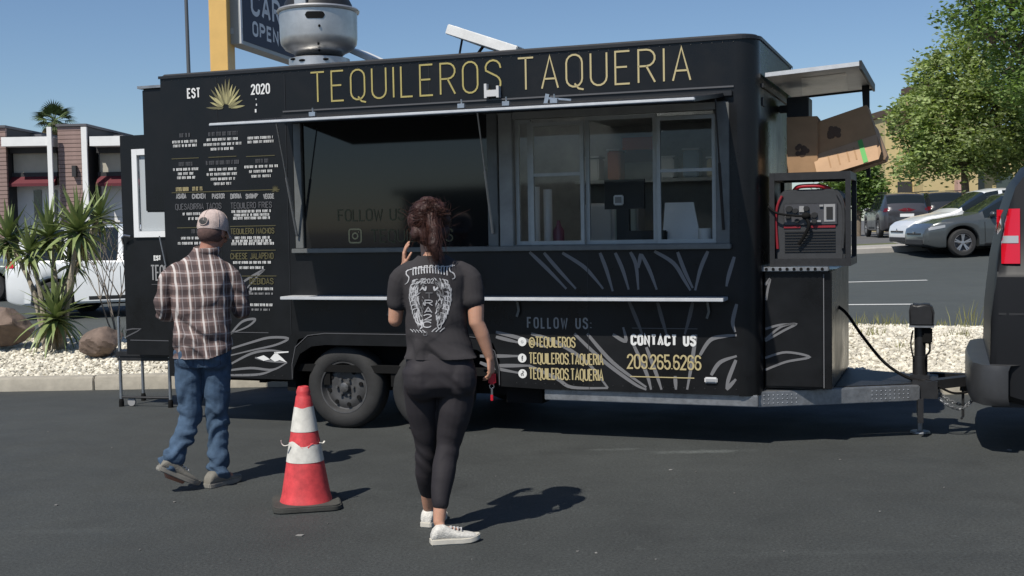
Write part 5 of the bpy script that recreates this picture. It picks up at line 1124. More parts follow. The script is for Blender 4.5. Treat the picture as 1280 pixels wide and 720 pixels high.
# ================================================================== VEHICLES
def paint(name, c, rough=.28, metal=0.0): return mat(name, c, rough, metal, var=.03, vscale=2, coat=.7)
class Car:
    def __init__(s, name, label, cat, loc, rz, L, W, prof, belt, wheels, wr, body, glass_rng, ws, rw, zb=.22, tumble=.74, pillars=(), plan=.18, group=None, cl=.06, nose=.35, steel=False):
        s.L, s.W, s.prof, s.belt, s.wheels, s.wr, s.zb, s.tumble, s.plan, s.nose = L, W, prof, belt, wheels, wr, zb, tumble, plan, nose
        s.rmax = max(z for _, z in prof); s.root = thing(name, label, cat, loc, rz, group)
        xs = set(round(-L / 2 + L * i / 96, 4) for i in range(97)) | set(x for x, _ in prof)
        for wx in wheels:
            for k in range(17): xs.add(round(wx + (wr + cl) * math.cos(PI * k / 16), 4))
        for e in (-L / 2, L / 2):
            for k in (.01, .03, .06, .1, .15): xs.add(round(e + (k if e < 0 else -k), 4))
        xs = sorted(x for x in xs if -L / 2 <= x <= L / 2); s.cl = cl
        rings = [s.ring(x) for x in xs]; n = len(rings[0])
        parts = {'body': MB(), 'side_window': MB(), 'windscreen': MB(), 'rear_window': MB()}
        F = {k: [] for k in parts}
        for i in range(len(xs) - 1):
            xm = (xs[i] + xs[i + 1]) / 2
            for k in range(n - 1):
                kk = k if k < (n - 1) // 2 else n - 2 - k      # mirrored segment number
                key = 'body'
                if kk in (7, 8):
                    for a, b in glass_rng:
                        if a <= xm <= b and s.zt(xm) - s.bl(xm) > .12: key = 'side_window'
                    for a, b in pillars:
                        if a <= xm <= b: key = 'body'
                elif kk in (9, 10) or (kk in (8,) and False):
                    if ws and ws[0] <= xm <= ws[1]: key = 'windscreen'
                    if rw and rw[0] <= xm <= rw[1]: key = 'rear_window'
                F[key].append((i * n + k, i * n + k + 1, (i + 1) * n + k + 1, (i + 1) * n + k))
        V = [p for r in rings for p in r]
        F['body'] += [tuple(range(n)), tuple((len(xs) - 1) * n + k for k in range(n - 1, -1, -1))]
        mats = {'body': body, 'side_window': M['carglass'], 'windscreen': M['carglass'], 'rear_window': M['carglass']}
        for k in parts:
            if not F[k]: continue
            if k == 'side_window':                        # every pane its own part
                left = [set(f) for f in F[k]]; groups = []
                for f in F[k]:
                    hit = [g for g in groups if g[0] & set(f)]; ng = (set(f), [f])
                    for g in hit: ng = (ng[0] | g[0], ng[1] + g[1]); groups.remove(g)
                    groups.append(ng)
                for gs, gf in groups:
                    ids = sorted(gs); mp = {v: i for i, v in enumerate(ids)}
                    me = bpy.data.meshes.new(k); me.from_pydata([V[i] for i in ids], [], [tuple(mp[i] for i in f) for f in gf]); link(k, me, mats[k], s.root, True, R(32))
                continue
            me = bpy.data.meshes.new(k); me.from_pydata(V, [], F[k]); bm = bmesh.new(); bm.from_mesh(me)
            bmesh.ops.delete(bm, geom=[v for v in bm.verts if not v.link_faces], context='VERTS'); bmesh.ops.remove_doubles(bm, verts=bm.verts, dist=2e-4)
            bmesh.ops.recalc_face_normals(bm, faces=bm.faces); bm.to_mesh(me); bm.free(); o = link(k, me, mats[k], s.root, True, R(32))
            if k == 'body': s.body = o
        for wx in wheels:
            for sd_ in (-1, 1): s.wheel(wx, sd_, steel)
        mb = MB(); mb.box(wheels[0] - .45 if wheels[0] < wheels[-1] else wheels[-1] - .45, max(wheels) + .45, -W * .34, W * .34, zb - .03, .62); mb.build('underbody', M['undercoat'], s.root)
    def zt(s, x): return interp(s.prof, x)
    def bl(s, x): return min(interp(s.belt, x), s.zt(x) - .02)
    def hw(s, x):
        t = abs(x) / (s.L / 2); h = s.W / 2 * (1 - s.plan * max(0, (t - .55) / .45) ** 2.6)
        e = s.L / 2 - abs(x)
        if e < .15: h -= s.nose * .25 * (1 - math.sqrt(max(0, 1 - (1 - e / .15) ** 2)))
        return h
    def ring(s, x):
        w_ = s.hw(x); zt = s.zt(x); bl = s.bl(x); zb = s.zb; az = 0
        e = s.L / 2 - abs(x); zb += .10 * max(0, 1 - e / .35) ** 1.5
        for wx in s.wheels:
            r_ = s.wr + s.cl; d = abs(x - wx)
            if d < r_: az = max(az, s.wr + math.sqrt(r_ * r_ - d * d))
        zb = min(max(zb, az), bl - .08); H = bl - zb; roof = max(0, min(1, (zt - bl) / max(.05, s.rmax - interp(s.belt, x))))
        ye = lerp(.86, s.tumble, min(1, roof * 1.0)); ee = zt - lerp(.012, .05, roof)
        pts = [(0, zb), (w_ * .84, zb), (w_ * .955, zb + .012), (w_ * .985, zb + .05 * min(1, H / .3)), (w_ * 1.0, zb + H * .45), (w_ * .996, zb + H * .72), (w_ * .985, bl - .035 * min(1, H / .3)), (w_ * .955, bl)]
        pts += [(w_ * lerp(.955, ye, .52), lerp(bl, ee, .52)), (w_ * ye, ee), (w_ * ye * .78, zt - .010 * roof), (0, zt + .02 * roof)]
        R_ = [(x, -y, z) for y, z in pts]; L_ = [(x, y, z) for y, z in reversed(pts[1:-1])]
        return R_ + [(x, y, z) for (x, y, z) in L_] + [R_[0]] if False else R_ + L_ + [(x, 0.0, pts[0][1])]
    def surf(s, x, z, side=1, off=.004):
        r_ = [p for p in s.ring(x)][1:12]; r_ = sorted(((p[2], -p[1]) for p in r_), key=lambda a: a[0])
        y = interp(r_, z) if r_[0][0] <= z <= r_[-1][0] else r_[0][1] if z < r_[0][0] else r_[-1][1]
        return (x, side * (y + off), z)
    def patch(s, name, x0, x1, z0, z1, m, side=1, off=.006, nx=8, nz=4, par=None):
        f0 = z0 if callable(z0) else (lambda x: z0); f1 = z1 if callable(z1) else (lambda x: z1); mb = MB()
        vs = [s.surf(lerp(x0, x1, i / nx), lerp(f0(lerp(x0, x1, i / nx)), f1(lerp(x0, x1, i / nx)), j / nz), side, off) for i in range(nx + 1) for j in range(nz + 1)]
        mb.add(vs, [(i * (nz + 1) + j, (i + 1) * (nz + 1) + j, (i + 1) * (nz + 1) + j + 1, i * (nz + 1) + j + 1) for i in range(nx) for j in range(nz)])
        return mb.build(name, m, par or s.root, smooth=True, fix=True)
    def wheel(s, wx, sd_, steel):
        e = thing('wheel', None, None, (wx, sd_ * (s.W / 2 - .115), s.wr), 0 if sd_ < 0 else PI); e.parent = s.root; r_ = s.wr; h = .105
        ty = MB(); ty.lathe([(r_ * .64, -h * .8), (r_ * .70, -h), (r_ * .9, -h * .98), (r_ * .98, -h * .75), (r_, -h * .3), (r_, h * .3), (r_ * .98, h * .75), (r_ * .7, h)], 36, axis='y'); ty.build('tyre', M['rubber'], e, smooth=True)
        rm = MB(); rr = r_ * .66
        rm.lathe([(rr, -h * .86), (rr * .95, -h * .92), (rr * .90, -h * .8), (rr * .86, -h * .2), (rr * .5, -h * .1), (0, -h * .1)], 36, axis='y'); rm.build('rim', M['steelwheel'] if steel else M['rimdark'], e, smooth=True)
        sp = MB()
        for k in range(5 if not steel else 7):
            a = 2 * PI * k / (5 if not steel else 7) + .3
            for da in (-.13, .13):
                sp.bar((rr * .12 * math.cos(a), -h * .72, rr * .12 * math.sin(a)), (rr * .93 * math.cos(a + da), -h * .80, rr * .93 * math.sin(a + da)), .03, .025, up=(0, 1, 0))
        sp.lathe([(0, -h * .9), (rr * .2, -h * .88), (rr * .24, -h * .6)], 16, axis='y'); sp.build('spokes', M['alloy'], e, fix=False)
M['shadedlens'] = mat('shaded_red_lens', (.10, .008, .012), .2)  # tail lens red darkened: shade on the far vehicles put into the colour
M['rimdark'] = mat('rim_barrel', (.10, .10, .105), .5, .5); M['alloy'] = mat('alloy_spokes', (.45, .45, .46), .35, .8); M['blackplast'] = mat('black_plastic', (.018, .018, .019), .55)
def mirror(c, x, z, m, sc_=1.0):
    for sd_ in (-1, 1):
        y = c.surf(x, z, 1)[1]; mb = MB(); mb.ell((x, sd_ * (y + .10), z + .07), (.07 * sc_, .10 * sc_, .065 * sc_), 12, 8); mb.tube([(x + .02, sd_ * (y - .02), z), (x, sd_ * (y + .06), z + .04)], .022, 8); mb.build('wing_mirror', m, c.root, smooth=True)
def door_lines(c, xs, z0, z1):
    for x in xs:
        for sd_ in (-1, 1): c.patch('door_gap', x, x + .012, z0, lambda q_, c=c: c.bl(q_) - .01, M['undercoat'], sd_, .003, 1, 6)
def handles(c, xs, z, m):
    for x in xs:
        for sd_ in (-1, 1): c.patch('door_handle', x - .09, x + .09, z - .016, z + .016, m, sd_, .022, 4, 2)
SEDAN = [(-2.35, .78), (-2.30, .98), (-1.75, 1.04), (-1.55, 1.07), (-.75, 1.38), (-.35, 1.445), (.05, 1.45), (.35, 1.41), (1.05, 1.03), (1.25, .985), (1.8, .90), (2.15, .80), (2.30, .70), (2.35, .58)]
SBELT = [(-2.35, .80), (-1.6, .95), (0, .90), (1.1, .88), (2.35, .80)]
# front of the right-hand pair
def zr_at(p): return zroad(p.x, p.y)
def sedan(label, px_front, Y, body, prof=SEDAN, sc=1.0, group=None):
    p = atY(px_front, 300, Y); x = p.x + 2.35; z = zroad(x, Y); sl = math.atan(.02535)
    c = Car('sedan_car', label, 'car', (x, Y, z), PI, 4.7, 1.82, prof, SBELT, [-1.38, 1.50], .325, body, [(-1.35, 1.0)], (.38, 1.06), (-1.52, -.78), pillars=[(-.06, .03), (-1.02, -.94)])
    c.root.rotation_euler = (0, sl, PI)
    mirror(c, .82, .90, body); door_lines(c, [-1.0, -.02, .98], .32, .9); handles(c, [-.75, .28], .80, body)
    for sd_ in (-1, 1):
        c.patch('headlight', 1.90, 2.26, lambda x: lerp(.70, .64, (x - 1.90) / .36), lambda x: lerp(.765, .71, (x - 1.90) / .36), M['clearlens'], sd_, .008)
        c.patch('tail_light', -2.32, -2.0, .72, .88, M['redlight'], sd_, .008); c.patch('sill_trim', -1.0, 1.0, .235, .30, M['blackplast'], sd_, .004, 6, 2)
    mb = MB(); mb.box(2.30, 2.362, -.5, .5, .52, .60); mb.box(2.28, 2.364, -.62, .62, .30, .44); mb.build('grille', M['blackplast'], c.root, bevel=.02)
    for sd_ in (-1, 1): mb = MB(); mb.ell((2.24, sd_ * .68, .40), (.06, .10, .05), 10, 6); mb.build('fog_lamp', M['blackplast'], c.root, smooth=True)
    mb = MB(); mb.ell((2.358, 0, .60), (.012, .05, .04), 12, 6); mb.build('badge', M['chrome'], c.root, smooth=True)
    return c
sedan('dark grey sedan facing the trailer, overlapping a white one', 1143, 29.0, paint('dark_grey_paint', (.075, .084, .087), .3, .3))
CROSS = [(x, z * (1.06 if z > 1.0 else 1.02)) for x, z in SEDAN]
sedan('white sedan half hidden behind the dark grey sedan', 1122, 30.4, paint('white_car_paint', (.74, .75, .75)), CROSS)
SUVP = [(-2.3, .85), (-2.27, 1.05), (-2.16, 1.22), (-1.95, 1.56), (-1.80, 1.66), (-1.2, 1.715), (-.2, 1.72), (.3, 1.67), (1.02, 1.16), (1.2, 1.11), (1.95, 1.02), (2.2, .88), (2.3, .68)]
SUVB = [(-2.3, 1.0), (-1.5, 1.10), (0, 1.04), (1.1, 1.01), (2.3, .9)]
def suv(label, x, Y, z, rz, body, group=None, name='suv_car'):
    c = Car(name, label, 'car', (x, Y, z), rz, 4.6, 1.88, SUVP, SUVB, [-1.34, 1.34], .35, body, [(-1.75, .95)], (.34, 1.02), (-2.12, -1.88), zb=.26, pillars=[(-.10, .0), (-1.12, -1.03)], tumble=.78)
    mirror(c, .80, 1.03, body); door_lines(c, [-1.05, -.05, .95], .36, 1.0); handles(c, [-.80, .25], .92, body)
    for sd_ in (-1, 1):
        c.patch('tail_light', -2.285, -2.05, .98, 1.12, M['redlight'] if rz == 0 else M['shadedlens'], sd_, .010); c.patch('headlight', 1.82, 2.22, .76, .92, M['clearlens'], sd_, .008); c.patch('sill_trim', -.98, .98, .27, .40, M['blackplast'], sd_, .004, 6, 2)
    mb = MB(); mb.box(-2.32, -2.27, -.7, .7, .36, .56); mb.build('rear_bumper', M['blackplast'], c.root, bevel=.02)
    mb = MB(); mb.box(-2.315, -2.295, -.26, .26, .78, .90); mb.build('number_plate', M['white'], c.root)
    for sd_ in (-1, 1): mb = MB(); mb.tube([(-1.5, sd_ * .62, 1.735), (-.2, sd_ * .64, 1.75), (.2, sd_ * .64, 1.73)], .018, 8); mb.build('roof_rail', M['blackplast'], c.root, smooth=True)
    return c
YS = 23.3; p = atY(25, 340, YS); xs_ = p.x + 2.32
c = suv('white sport utility vehicle passing behind the yuccas', xs_, YS, zroad(xs_, YS), 0, paint('white_suv_paint', (.74, .76, .76))); c.root.rotation_euler = (0, -math.atan(.02535), 0)
YS = 28.3; p = atY(60, 340, YS); xs_ = p.x - 2.35
def mk():
    c = Car('sedan_car', 'silver-green sedan partly behind the tall boulder', 'car', (xs_, YS, zroad(xs_, YS)), 0, 4.7, 1.82, SEDAN, SBELT, [-1.38, 1.38], .33, paint('sage_silver_paint', (.20, .23, .21), .3, .4), [(-1.35, 1.0)], (.38, 1.06), (-1.52, -.78), pillars=[(-.06, .03)])
    for sd_ in (-1, 1): c.patch('headlight', 1.84, 2.26, .64, .76, M['clearlens'], sd_, .008)
    mirror(c, .82, .90, M['blackplast']); door_lines(c, [-1.0, -.02, .98], .32, .9)
mk()
p = atY(1143, 300, 46); suv('dark grey sport utility vehicle parked with its back to the street', p.x, 46 + 2.3, zfar(p.x), PI / 2 - .12, paint('charcoal_paint', (.05, .05, .058), .3, .3))
p = atY(1195, 300, 47); suv('black sport utility vehicle parked beside the dark grey one', p.x, 47 + 2.3, zfar(p.x), PI / 2 - .1, paint('black_suv_paint', (.02, .022, .024), .25))
# ---- tow van
VL = 5.68
VP = [(-VL / 2, .50), (-VL / 2 + .012, .98), (-VL / 2 + .05, 1.36), (-VL / 2 + .11, 1.70), (-VL / 2 + .17, 1.90), (-VL / 2 + .24, 2.0), (-VL / 2 + .36, 2.05), (-1.5, 2.09), (.6, 2.09), (1.15, 1.98), (1.9, 1.28), (2.1, 1.20), (2.7, 1.04), (2.82, .8), (VL / 2, .6)]
VB = [(-VL / 2, 1.28), (1.5, 1.26), (VL / 2, 1.1)]
vl = tw(6.50 + VL / 2, 1.05, 0)
M['vanpaint'] = mat('black_van_paint', (.008, .0085, .010), .5, spec=.3)
van = Car('black_van', 'black van hitched to the trailer drawbar', 'van', vl, -TANG, VL, 2.01, VP, VB, [-1.64, 1.75], .37, M['vanpaint'], [(-2.42, -1.0), (-.9, .2), (.3, 1.6)], (1.2, 1.95), None, zb=.33, tumble=.86, plan=.04, nose=.16, steel=True, pillars=[])
rx = -VL / 2
for sd_ in (-1, 1):
    zl = (1.335, 1.71)
    tl_ = van.patch('tail_light', rx + .078, rx + .195, zl[0], zl[1], M['redlight'], sd_, .016, 10, 8)
    van.patch('reversing_lens', rx + .078, rx + .185, 1.475, 1.525, M['clearlens'], sd_, .020, 8, 2, tl_)
    van.patch('door_gap', rx + .26, rx + .272, .5, 2.0, M['undercoat'], sd_, .003, 1, 8)
    van.patch('body_crease', rx + .06, -1.0, .985, 1.0, M['blackplast'], sd_, .004, 12, 1)
    van.patch('door_handle', rx + .30, rx + .46, 1.055, 1.085, M['chrome'], sd_, .02, 4, 2)
    van.patch('sill_trim', -1.2, 1.3, .34, .46, M['blackplast'], sd_, .004, 6, 2)
    van.patch('door_gap', -.95, -.938, .45, 1.25, M['undercoat'], sd_, .003, 1, 6); van.patch('door_gap', .25, .262, .45, 1.25, M['undercoat'], sd_, .003, 1, 6)
M['bumper'] = mat('dark_bumper', (.035, .036, .038), .42, var=.15, vscale=6)
mb = MB(); pl = [(rx + .15, -1.0), (rx + .10, -1.01), (rx - .02, -.97), (rx - .085, -.82), (rx - .11, -.4), (rx - .115, 0), (rx - .11, .4), (rx - .085, .82), (rx - .02, .97), (rx + .10, 1.01), (rx + .15, 1.0)]
n = len(pl); prf = [(.36, .0), (.365, -.02), (.42, -.03), (.60, -.03), (.64, -.015), (.645, .06), (.646, .30)]
vs = []
for z, o in prf:
    for (a, b) in pl: s_ = 1 + 0 * o; vs.append((a + (o if a < rx + .2 else 0), b * (1 - (o * .5)), z))
mb.add(vs, [(j * n + i, j * n + i + 1, (j + 1) * n + i + 1, (j + 1) * n + i) for j in range(len(prf) - 1) for i in range(n - 1)])
mb.build('rear_bumper', M['bumper'], van.root, smooth=True, sharp=R(50))
mb = MB(); mb.box(rx + .02, rx + .4, -.9, .9, .34, .38); mb.box(rx - .02, rx + .5, -.06, .06, .30, .36); mb.bar((rx - .18, 0, .36), (rx + .1, 0, .33), .06, .06); mb.ell((rx - .02, 0, .40), (.03, .03, .035), 10, 8); mb.build('tow_hitch', M['blackmetal'], van.root, fix=False)
mb = MB(); mb.box(rx + .03, rx + .10, -.86, -.80, .66, .78); mb.build('hinge_block', M['bumper'], van.root, bevel=.01)
mirror(van, 1.5, 1.26, M['blackplast'], 1.5)
for sd_ in (-1, 1): van.patch('headlight', 2.45, 2.78, .78, .98, M['clearlens'], sd_, .008)
mb = MB(); mb.box(VL / 2 - .12, VL / 2 + .06, -.95, .95, .38, .62); mb.build('front_bumper', M['bumper'], van.root, bevel=.03)
mb = MB(); mb.tube([(rx + .9, .55, .34), (rx + .3, .55, .30)], .03, 8); mb.box(rx + .2, 2.3, -.7, .7, .33, .45); mb.build('chassis', M['undercoat'], van.root, fix=False)
# ================================================================== PEOPLE
def fused(name, mb, m, parent, vox, smooth=4, disp=None, cut=None):
    me = mb.mesh(name); o = bpy.data.objects.new(name, me); COL.objects.link(o)
    rm = o.modifiers.new('r', 'REMESH'); rm.mode = 'VOXEL'; rm.voxel_size = vox
    sm = o.modifiers.new('s', 'SMOOTH'); sm.factor = .5; sm.iterations = smooth
    dg = bpy.context.evaluated_depsgraph_get(); ev = o.evaluated_get(dg); me2 = bpy.data.meshes.new_from_object(ev)
    bpy.data.objects.remove(o)
    if cut:
        bm = bmesh.new(); bm.from_mesh(me2); dead = [v for v in bm.verts if cut(v.co)]; bmesh.ops.delete(bm, geom=dead, context='VERTS'); bm.to_mesh(me2); bm.free(); me2.update()
    if disp:
        n = len(me2.vertices); co = np.empty(n * 3); me2.vertices.foreach_get('co', co); no = np.empty(n * 3); me2.vertices.foreach_get('normal', no)
        co = co.reshape(-1, 3); no = no.reshape(-1, 3).copy()
        if cut: no[:, 2] *= .25
        co = co + no * disp(co)[:, None]; me2.vertices.foreach_set('co', co.ravel()); me2.update()
    return link(name, me2, m, parent, True)
def torso(mb, rings, n=28):             # rings: (xc, yc, z, half width, half depth)
    vs = []
    for xc, yc, z, a, b in rings:
        for k in range(n):
            t = 2 * PI * k / n; c, s = math.cos(t), math.sin(t); e = .82
            vs.append((xc + a * math.copysign(abs(c) ** e, c), yc + b * math.copysign(abs(s) ** e, s), z))
    N = len(rings); mb.add(vs, [(i * n + k, i * n + (k + 1) % n, (i + 1) * n + (k + 1) % n, (i + 1) * n + k) for i in range(N - 1) for k in range(n)] + [tuple(range(n - 1, -1, -1)), tuple((N - 1) * n + k for k in range(n))])
def limb(mb, pts, rads, n=16, sub=4):
    P = spline(pts, sub); rr = []
    for i in range(len(rads) - 1):
        for k in range(sub): rr.append(lerp(rads[i], rads[i + 1], k / sub) if not isinstance(rads[i], tuple) else tuple(lerp(a, b, k / sub) for a, b in zip(rads[i], rads[i + 1])))
    rr.append(rads[-1]); mb.tube(P, rr, n); mb.ell(P[0], (rr[0] if not isinstance(rr[0], tuple) else min(rr[0]),) * 3); mb.ell(P[-1], (rr[-1] if not isinstance(rr[-1], tuple) else min(rr[-1]),) * 3)
def hand(mb, wrist, d, palm_n, thumb_side, curl=.5, s=1.0):
    """wrist point, direction of the hand, palm normal, side the thumb is on, curl of the fingers"""
    w_ = Vector(wrist); d = Vector(d).normalized(); pn = Vector(palm_n); pn = (pn - d * pn.dot(d)).normalized(); sd_ = Vector(thumb_side); sd_ = (sd_ - d * sd_.dot(d) - pn * sd_.dot(pn)).normalized()
    pc = w_ + d * .05 * s
    mt = Matrix((sd_, d, pn)).transposed().to_4x4(); mt.translation = pc; 
    mb.tube([w_ - d * .02, w_ + d * .02 * s, w_ + d * .06 * s, w_ + d * .09 * s], [(.026 * s, .019 * s), (.034 * s, .016 * s), (.041 * s, .014 * s), (.038 * s, .012 * s)], 14, ref=sd_)
    for i, (o, L) in enumerate(((.030, .068), (.010, .076), (-.010, .070), (-.029, .055))):
        b = w_ + d * (.086 - .006 * (i == 3)) * s + sd_ * o * s; dirn = d + sd_ * o * 2.5; dirn.normalize(); pts = [b]; a = curl * .5
        for k, f in enumerate((.42, .32, .26)):
            dirn = (dirn * math.cos(a) + pn * math.sin(a)).normalized(); pts.append(pts[-1] + dirn * L * f * s); a = curl * (.9 if k == 0 else .7); pn2 = pn
        mb.tube(pts, [.0088 * s, .0082 * s, .0076 * s, .0064 * s], 8); mb.ell(pts[-1], (.0064 * s,) * 3, 8, 6)
    b = w_ + d * .025 * s + sd_ * .028 * s; t1 = b + (sd_ * .8 + d * .8 + pn * .3).normalized() * .042 * s; t2 = t1 + (sd_ * (.3 - .5 * curl) + d * .9 + pn * (.3 + .4 * curl)).normalized() * .032 * s; t3 = t2 + (sd_ * (.1 - .6 * curl) + d * .9 + pn * (.3 + .5 * curl)).normalized() * .024 * s
    mb.tube([b, t1, t2, t3], [.013 * s, .0105 * s, .0092 * s, .007 * s], 8); mb.ell(t3, (.007 * s,) * 3, 8, 6)
def head(mb, c, rz, tilt, s=1.0, male=True):
    mt = Matrix.Translation(Vector(c)) @ Matrix.Rotation(rz, 4, 'Z') @ Matrix.Rotation(tilt, 4, 'X')   # face looks along local +y
    r3 = mt.to_3x3()
    def e(p, r_): mb.ell(mt @ (Vector(p) * s), tuple(k * s for k in r_), 16, 12, r3)
    e((0, -.005, .025), (.076, .096, .088)); e((0, .028, -.035), (.060, .062, .072)); e((0, .050, -.085), (.030 if male else .025, .030, .024)); e((0, -.03, -.02), (.066, .062, .07))
    e((0, .098, -.018), (.011, .016, .022)); e((0, .102, -.03), (.015, .014, .010)); e((0, .082, .022), (.055, .014, .012))
    e((0, .086, -.058), (.024, .010, .006)); e((0, .085, -.066), (.021, .010, .006))
    for sx_ in (-1, 1):
        e((sx_ * .077, -.005, -.008), (.009, .019, .030)); e((sx_ * .080, -.014, .004), (.008, .010, .016)); e((sx_ * .035, .075, -.03), (.025, .02, .02))
    return mt
def eyes(mt, s, parent):
    for sx_ in (-1, 1):
        mb = MB(); mb.ell(mt @ (Vector((sx_ * .031, .084, .004)) * s), (.011 * s,) * 3, 12, 8); e = mb.build('eye', M['eyewhite'], parent, smooth=True)
        mb = MB(); mb.ell(mt @ (Vector((sx_ * .031, .0925, .004)) * s), (.0048 * s,) * 3, 10, 6); mb.build('iris', M['gendark'], e, smooth=True)
def shoe(par, heel, toe, m, msole, wid=.095, h=.095, pitch=0, name='shoe'):
    heel = Vector(heel); toe = Vector(toe); d = toe - heel; L = d.length; d.normalize(); x = d.cross(Vector((0, 0, 1))).normalized(); u = x.cross(d)
    def P(t, a, z): return heel + d * (t * L) + x * a + u * z
    st_ = [(0, .62, .55), (.04, .74, .80), (.12, .80, 1.0), (.25, .80, 1.02), (.36, .82, .86), (.48, .90, .70), (.62, 1.0, .60), (.78, 1.0, .52), (.90, .82, .44), (.97, .52, .34), (1.0, .22, .26)]
    mb = MB(); n = 16; vs = []
    for t, w_, hh in st_:
        for k in range(n):
            a = PI * 2 * k / n; cx_, sz_ = math.cos(a), math.sin(a)
            vs.append(P(t, wid / 2 * w_ * math.copysign(abs(cx_) ** .8, cx_), .02 + (h * hh - .02) * (.5 + .5 * math.copysign(abs(sz_) ** .7, sz_))))
    N = len(st_); mb.add(vs, [(i * n + k, i * n + (k + 1) % n, (i + 1) * n + (k + 1) % n, (i + 1) * n + k) for i in range(N - 1) for k in range(n)] + [tuple(range(n - 1, -1, -1)), tuple((N - 1) * n + k for k in range(n))])
    o = mb.build(name, m, par, smooth=True, sharp=R(60))
    mb = MB(); out_ = []
    for t, w_, hh in st_: out_.append((t if 0 < t < 1 else (-.02 if t == 0 else 1.015), wid / 2 * w_ * 1.07))
    poly = [(t, a) for t, a in out_] + [(t, -a) for t, a in reversed(out_)]
    mb.prism(poly, lambda t, a, z: P(t, a, z + (.012 * max(0, t - .75) / .25) ), .032); mb.build('sole', msole, o, bevel=.005)
    mb = MB()
    for k in range(4): t = .40 + .07 * k; mb.tube([P(t, -.02, h * (.84 - .55 * (t - .36)) ), P(t + .02, 0, h * (.9 - .55 * (t - .36))), P(t, .02, h * (.84 - .55 * (t - .36)))], .004, 6)
    mb.build('laces', M['whiteplastic'], o, smooth=True)
    return o
M['skin'] = mat('skin', (.50, .27, .18), .5, var=.08, vscale=15, sss=.1); M['skin2'] = mat('tanned_skin', (.36, .17, .115), .55, var=.12, vscale=12, sss=.08)
M['eyewhite'] = mat('eye_white', (.7, .68, .65), .2)
M['tee'] = mat('washed_black_cotton', (.040, .037, .039), .92, var=.14, vscale=6, bump=.12, bscale=220, spec=.2)
M['legging'] = mat('black_leggings', (.025, .022, .025), .72, var=.1, vscale=5, bump=.05, bscale=300, spec=.3)
M['denim'] = mat('blue_denim', (.056, .092, .145), .9, var=.35, vscale=9, bump=.25, bscale=160, spec=.2)
M['hair'] = mat('dark_brown_hair', (.042, .018, .014), .52, var=.5, vscale=20, bump=.3, bscale=140, spec=.3)
M['hairstrand'] = mat('brown_hair_strand', (.050, .021, .015), .45, island=.5, spec=.35)
M['hairgrey'] = mat('short_grey_hair', (.10, .058, .05), .85, var=.35, vscale=60)
M['sneaker'] = mat('off_white_mesh', (.58, .56, .51), .8, var=.22, vscale=45, bump=.4, bscale=150); M['sole'] = mat('cream_sole', (.55, .52, .45), .7, var=.1, vscale=20)
M['trainer'] = mat('grey_suede', (.17, .16, .135), .85, var=.2, vscale=14, bump=.2, bscale=100); M['solegrey'] = mat('worn_grey_sole', (.20, .19, .165), .8, var=.25, vscale=16)
M['cap'] = mat('faded_tan_cap', (.50, .40, .36), .9, var=.28, vscale=22, bump=.15, bscale=150)
M['redcase'] = mat('red_case', (.55, .015, .03), .35)
def fold(co, dirs):                    # creases: warped ridges, sharper on one side
    x, y, z = co[:, 0], co[:, 1], co[:, 2]; r_ = np.zeros(len(co))
    wx = .035 * np.sin(11 * x + 7 * z + 1) + .02 * np.sin(23 * y - 13 * z); wz = .04 * np.sin(13 * x - 9 * y + 4 * z) + .022 * np.sin(29 * x + 17 * z + 2)
    for (ax, ay, az, ph, amp) in dirs:
        m_ = .5 + .5 * np.sin(ax * .37 * x + az * .29 * z + 5 * y + ph * 2.1); s_ = np.sin((x + wx) * ax + y * ay + (z + wz) * az + ph); r_ += amp * m_ * (np.abs(s_) ** .7 * np.sign(s_))
    return r_
# ---------------------------------------------------------------- woman
WO = Vector((-.40, 6.35, 0)); Wm = thing('person', 'person with dark tied-up hair in black printed tee, leggings and white sneakers', 'person', WO)
HCw = Vector((-.035, .03, 1.655)); wrz, wti = R(8), R(-12)
lsh, lel, lwr = Vector((-.185, .0, 1.425)), Vector((-.225, .03, 1.165)), Vector((-.185, .20, 1.44))
rsh, rel, rwr = Vector((.175, -.0, 1.42)), Vector((.208, -.035, 1.15)), Vector((.275, .0, .955))
RL = [(.10, -.01, .88), (.085, -.02, .68), (.045, -.01, .49), (.015, -.06, .32), (-.005, -.12, .11)]
LL = [(-.10, .0, .88), (-.09, .04, .68), (-.075, .08, .49), (-.085, .13, .32), (-.085, .22, .11)]
bd = MB()
torso(bd, [(.01, 0, .80, .15, .10), (.01, 0, .92, .165, .11), (.0, .0, 1.08, .125, .09), (-.005, 0, 1.28, .145, .095), (-.01, 0, 1.40, .13, .07), (-.02, .0, 1.48, .06, .05)])
limb(bd, [(-.022, .0, 1.46), (-.03, .012, 1.53), (-.035, .02, 1.60)], [.056, .050, .052])
wmt = head(bd, HCw, wrz, wti, .98, False)
limb(bd, [lsh + Vector((.03, 0, -.035)), (lsh + lel) / 2, lel], [.036, .044, .038]); limb(bd, [lel, lel.lerp(lwr, .4), lwr], [.038, .036, .024])
limb(bd, [rsh + Vector((-.03, 0, -.035)), (rsh + rel) / 2 + Vector((.008, 0, 0)), rel], [.036, .047, .040]); limb(bd, [rel, rel.lerp(rwr, .35) + Vector((.006, 0, 0)), rwr], [.040, .038, .0245])
limb(bd, RL, [.07, .06, .045, .044, .031]); limb(bd, LL, [.07, .06, .045, .044, .031])
bd.tube([RL[-1], (.01, -.13, .06), (.10, -.115, .05)], [.030, .034, .02], 10); bd.tube([LL[-1], (-.08, .25, .06), (-.05, .33, .05)], [.03, .034, .02], 10)
hand(bd, rwr, (.10, .06, -1), (-.8, .35, 0), (-.3, .9, 0), 1.0, .93)
hand(bd, lwr, (.05, -.28, 1), (1, .15, 0), (.2, -.9, 0), .35, .93)
wb = fused('body', bd, M['skin'], Wm, .0045, 3); eyes(wmt, .98, Wm)
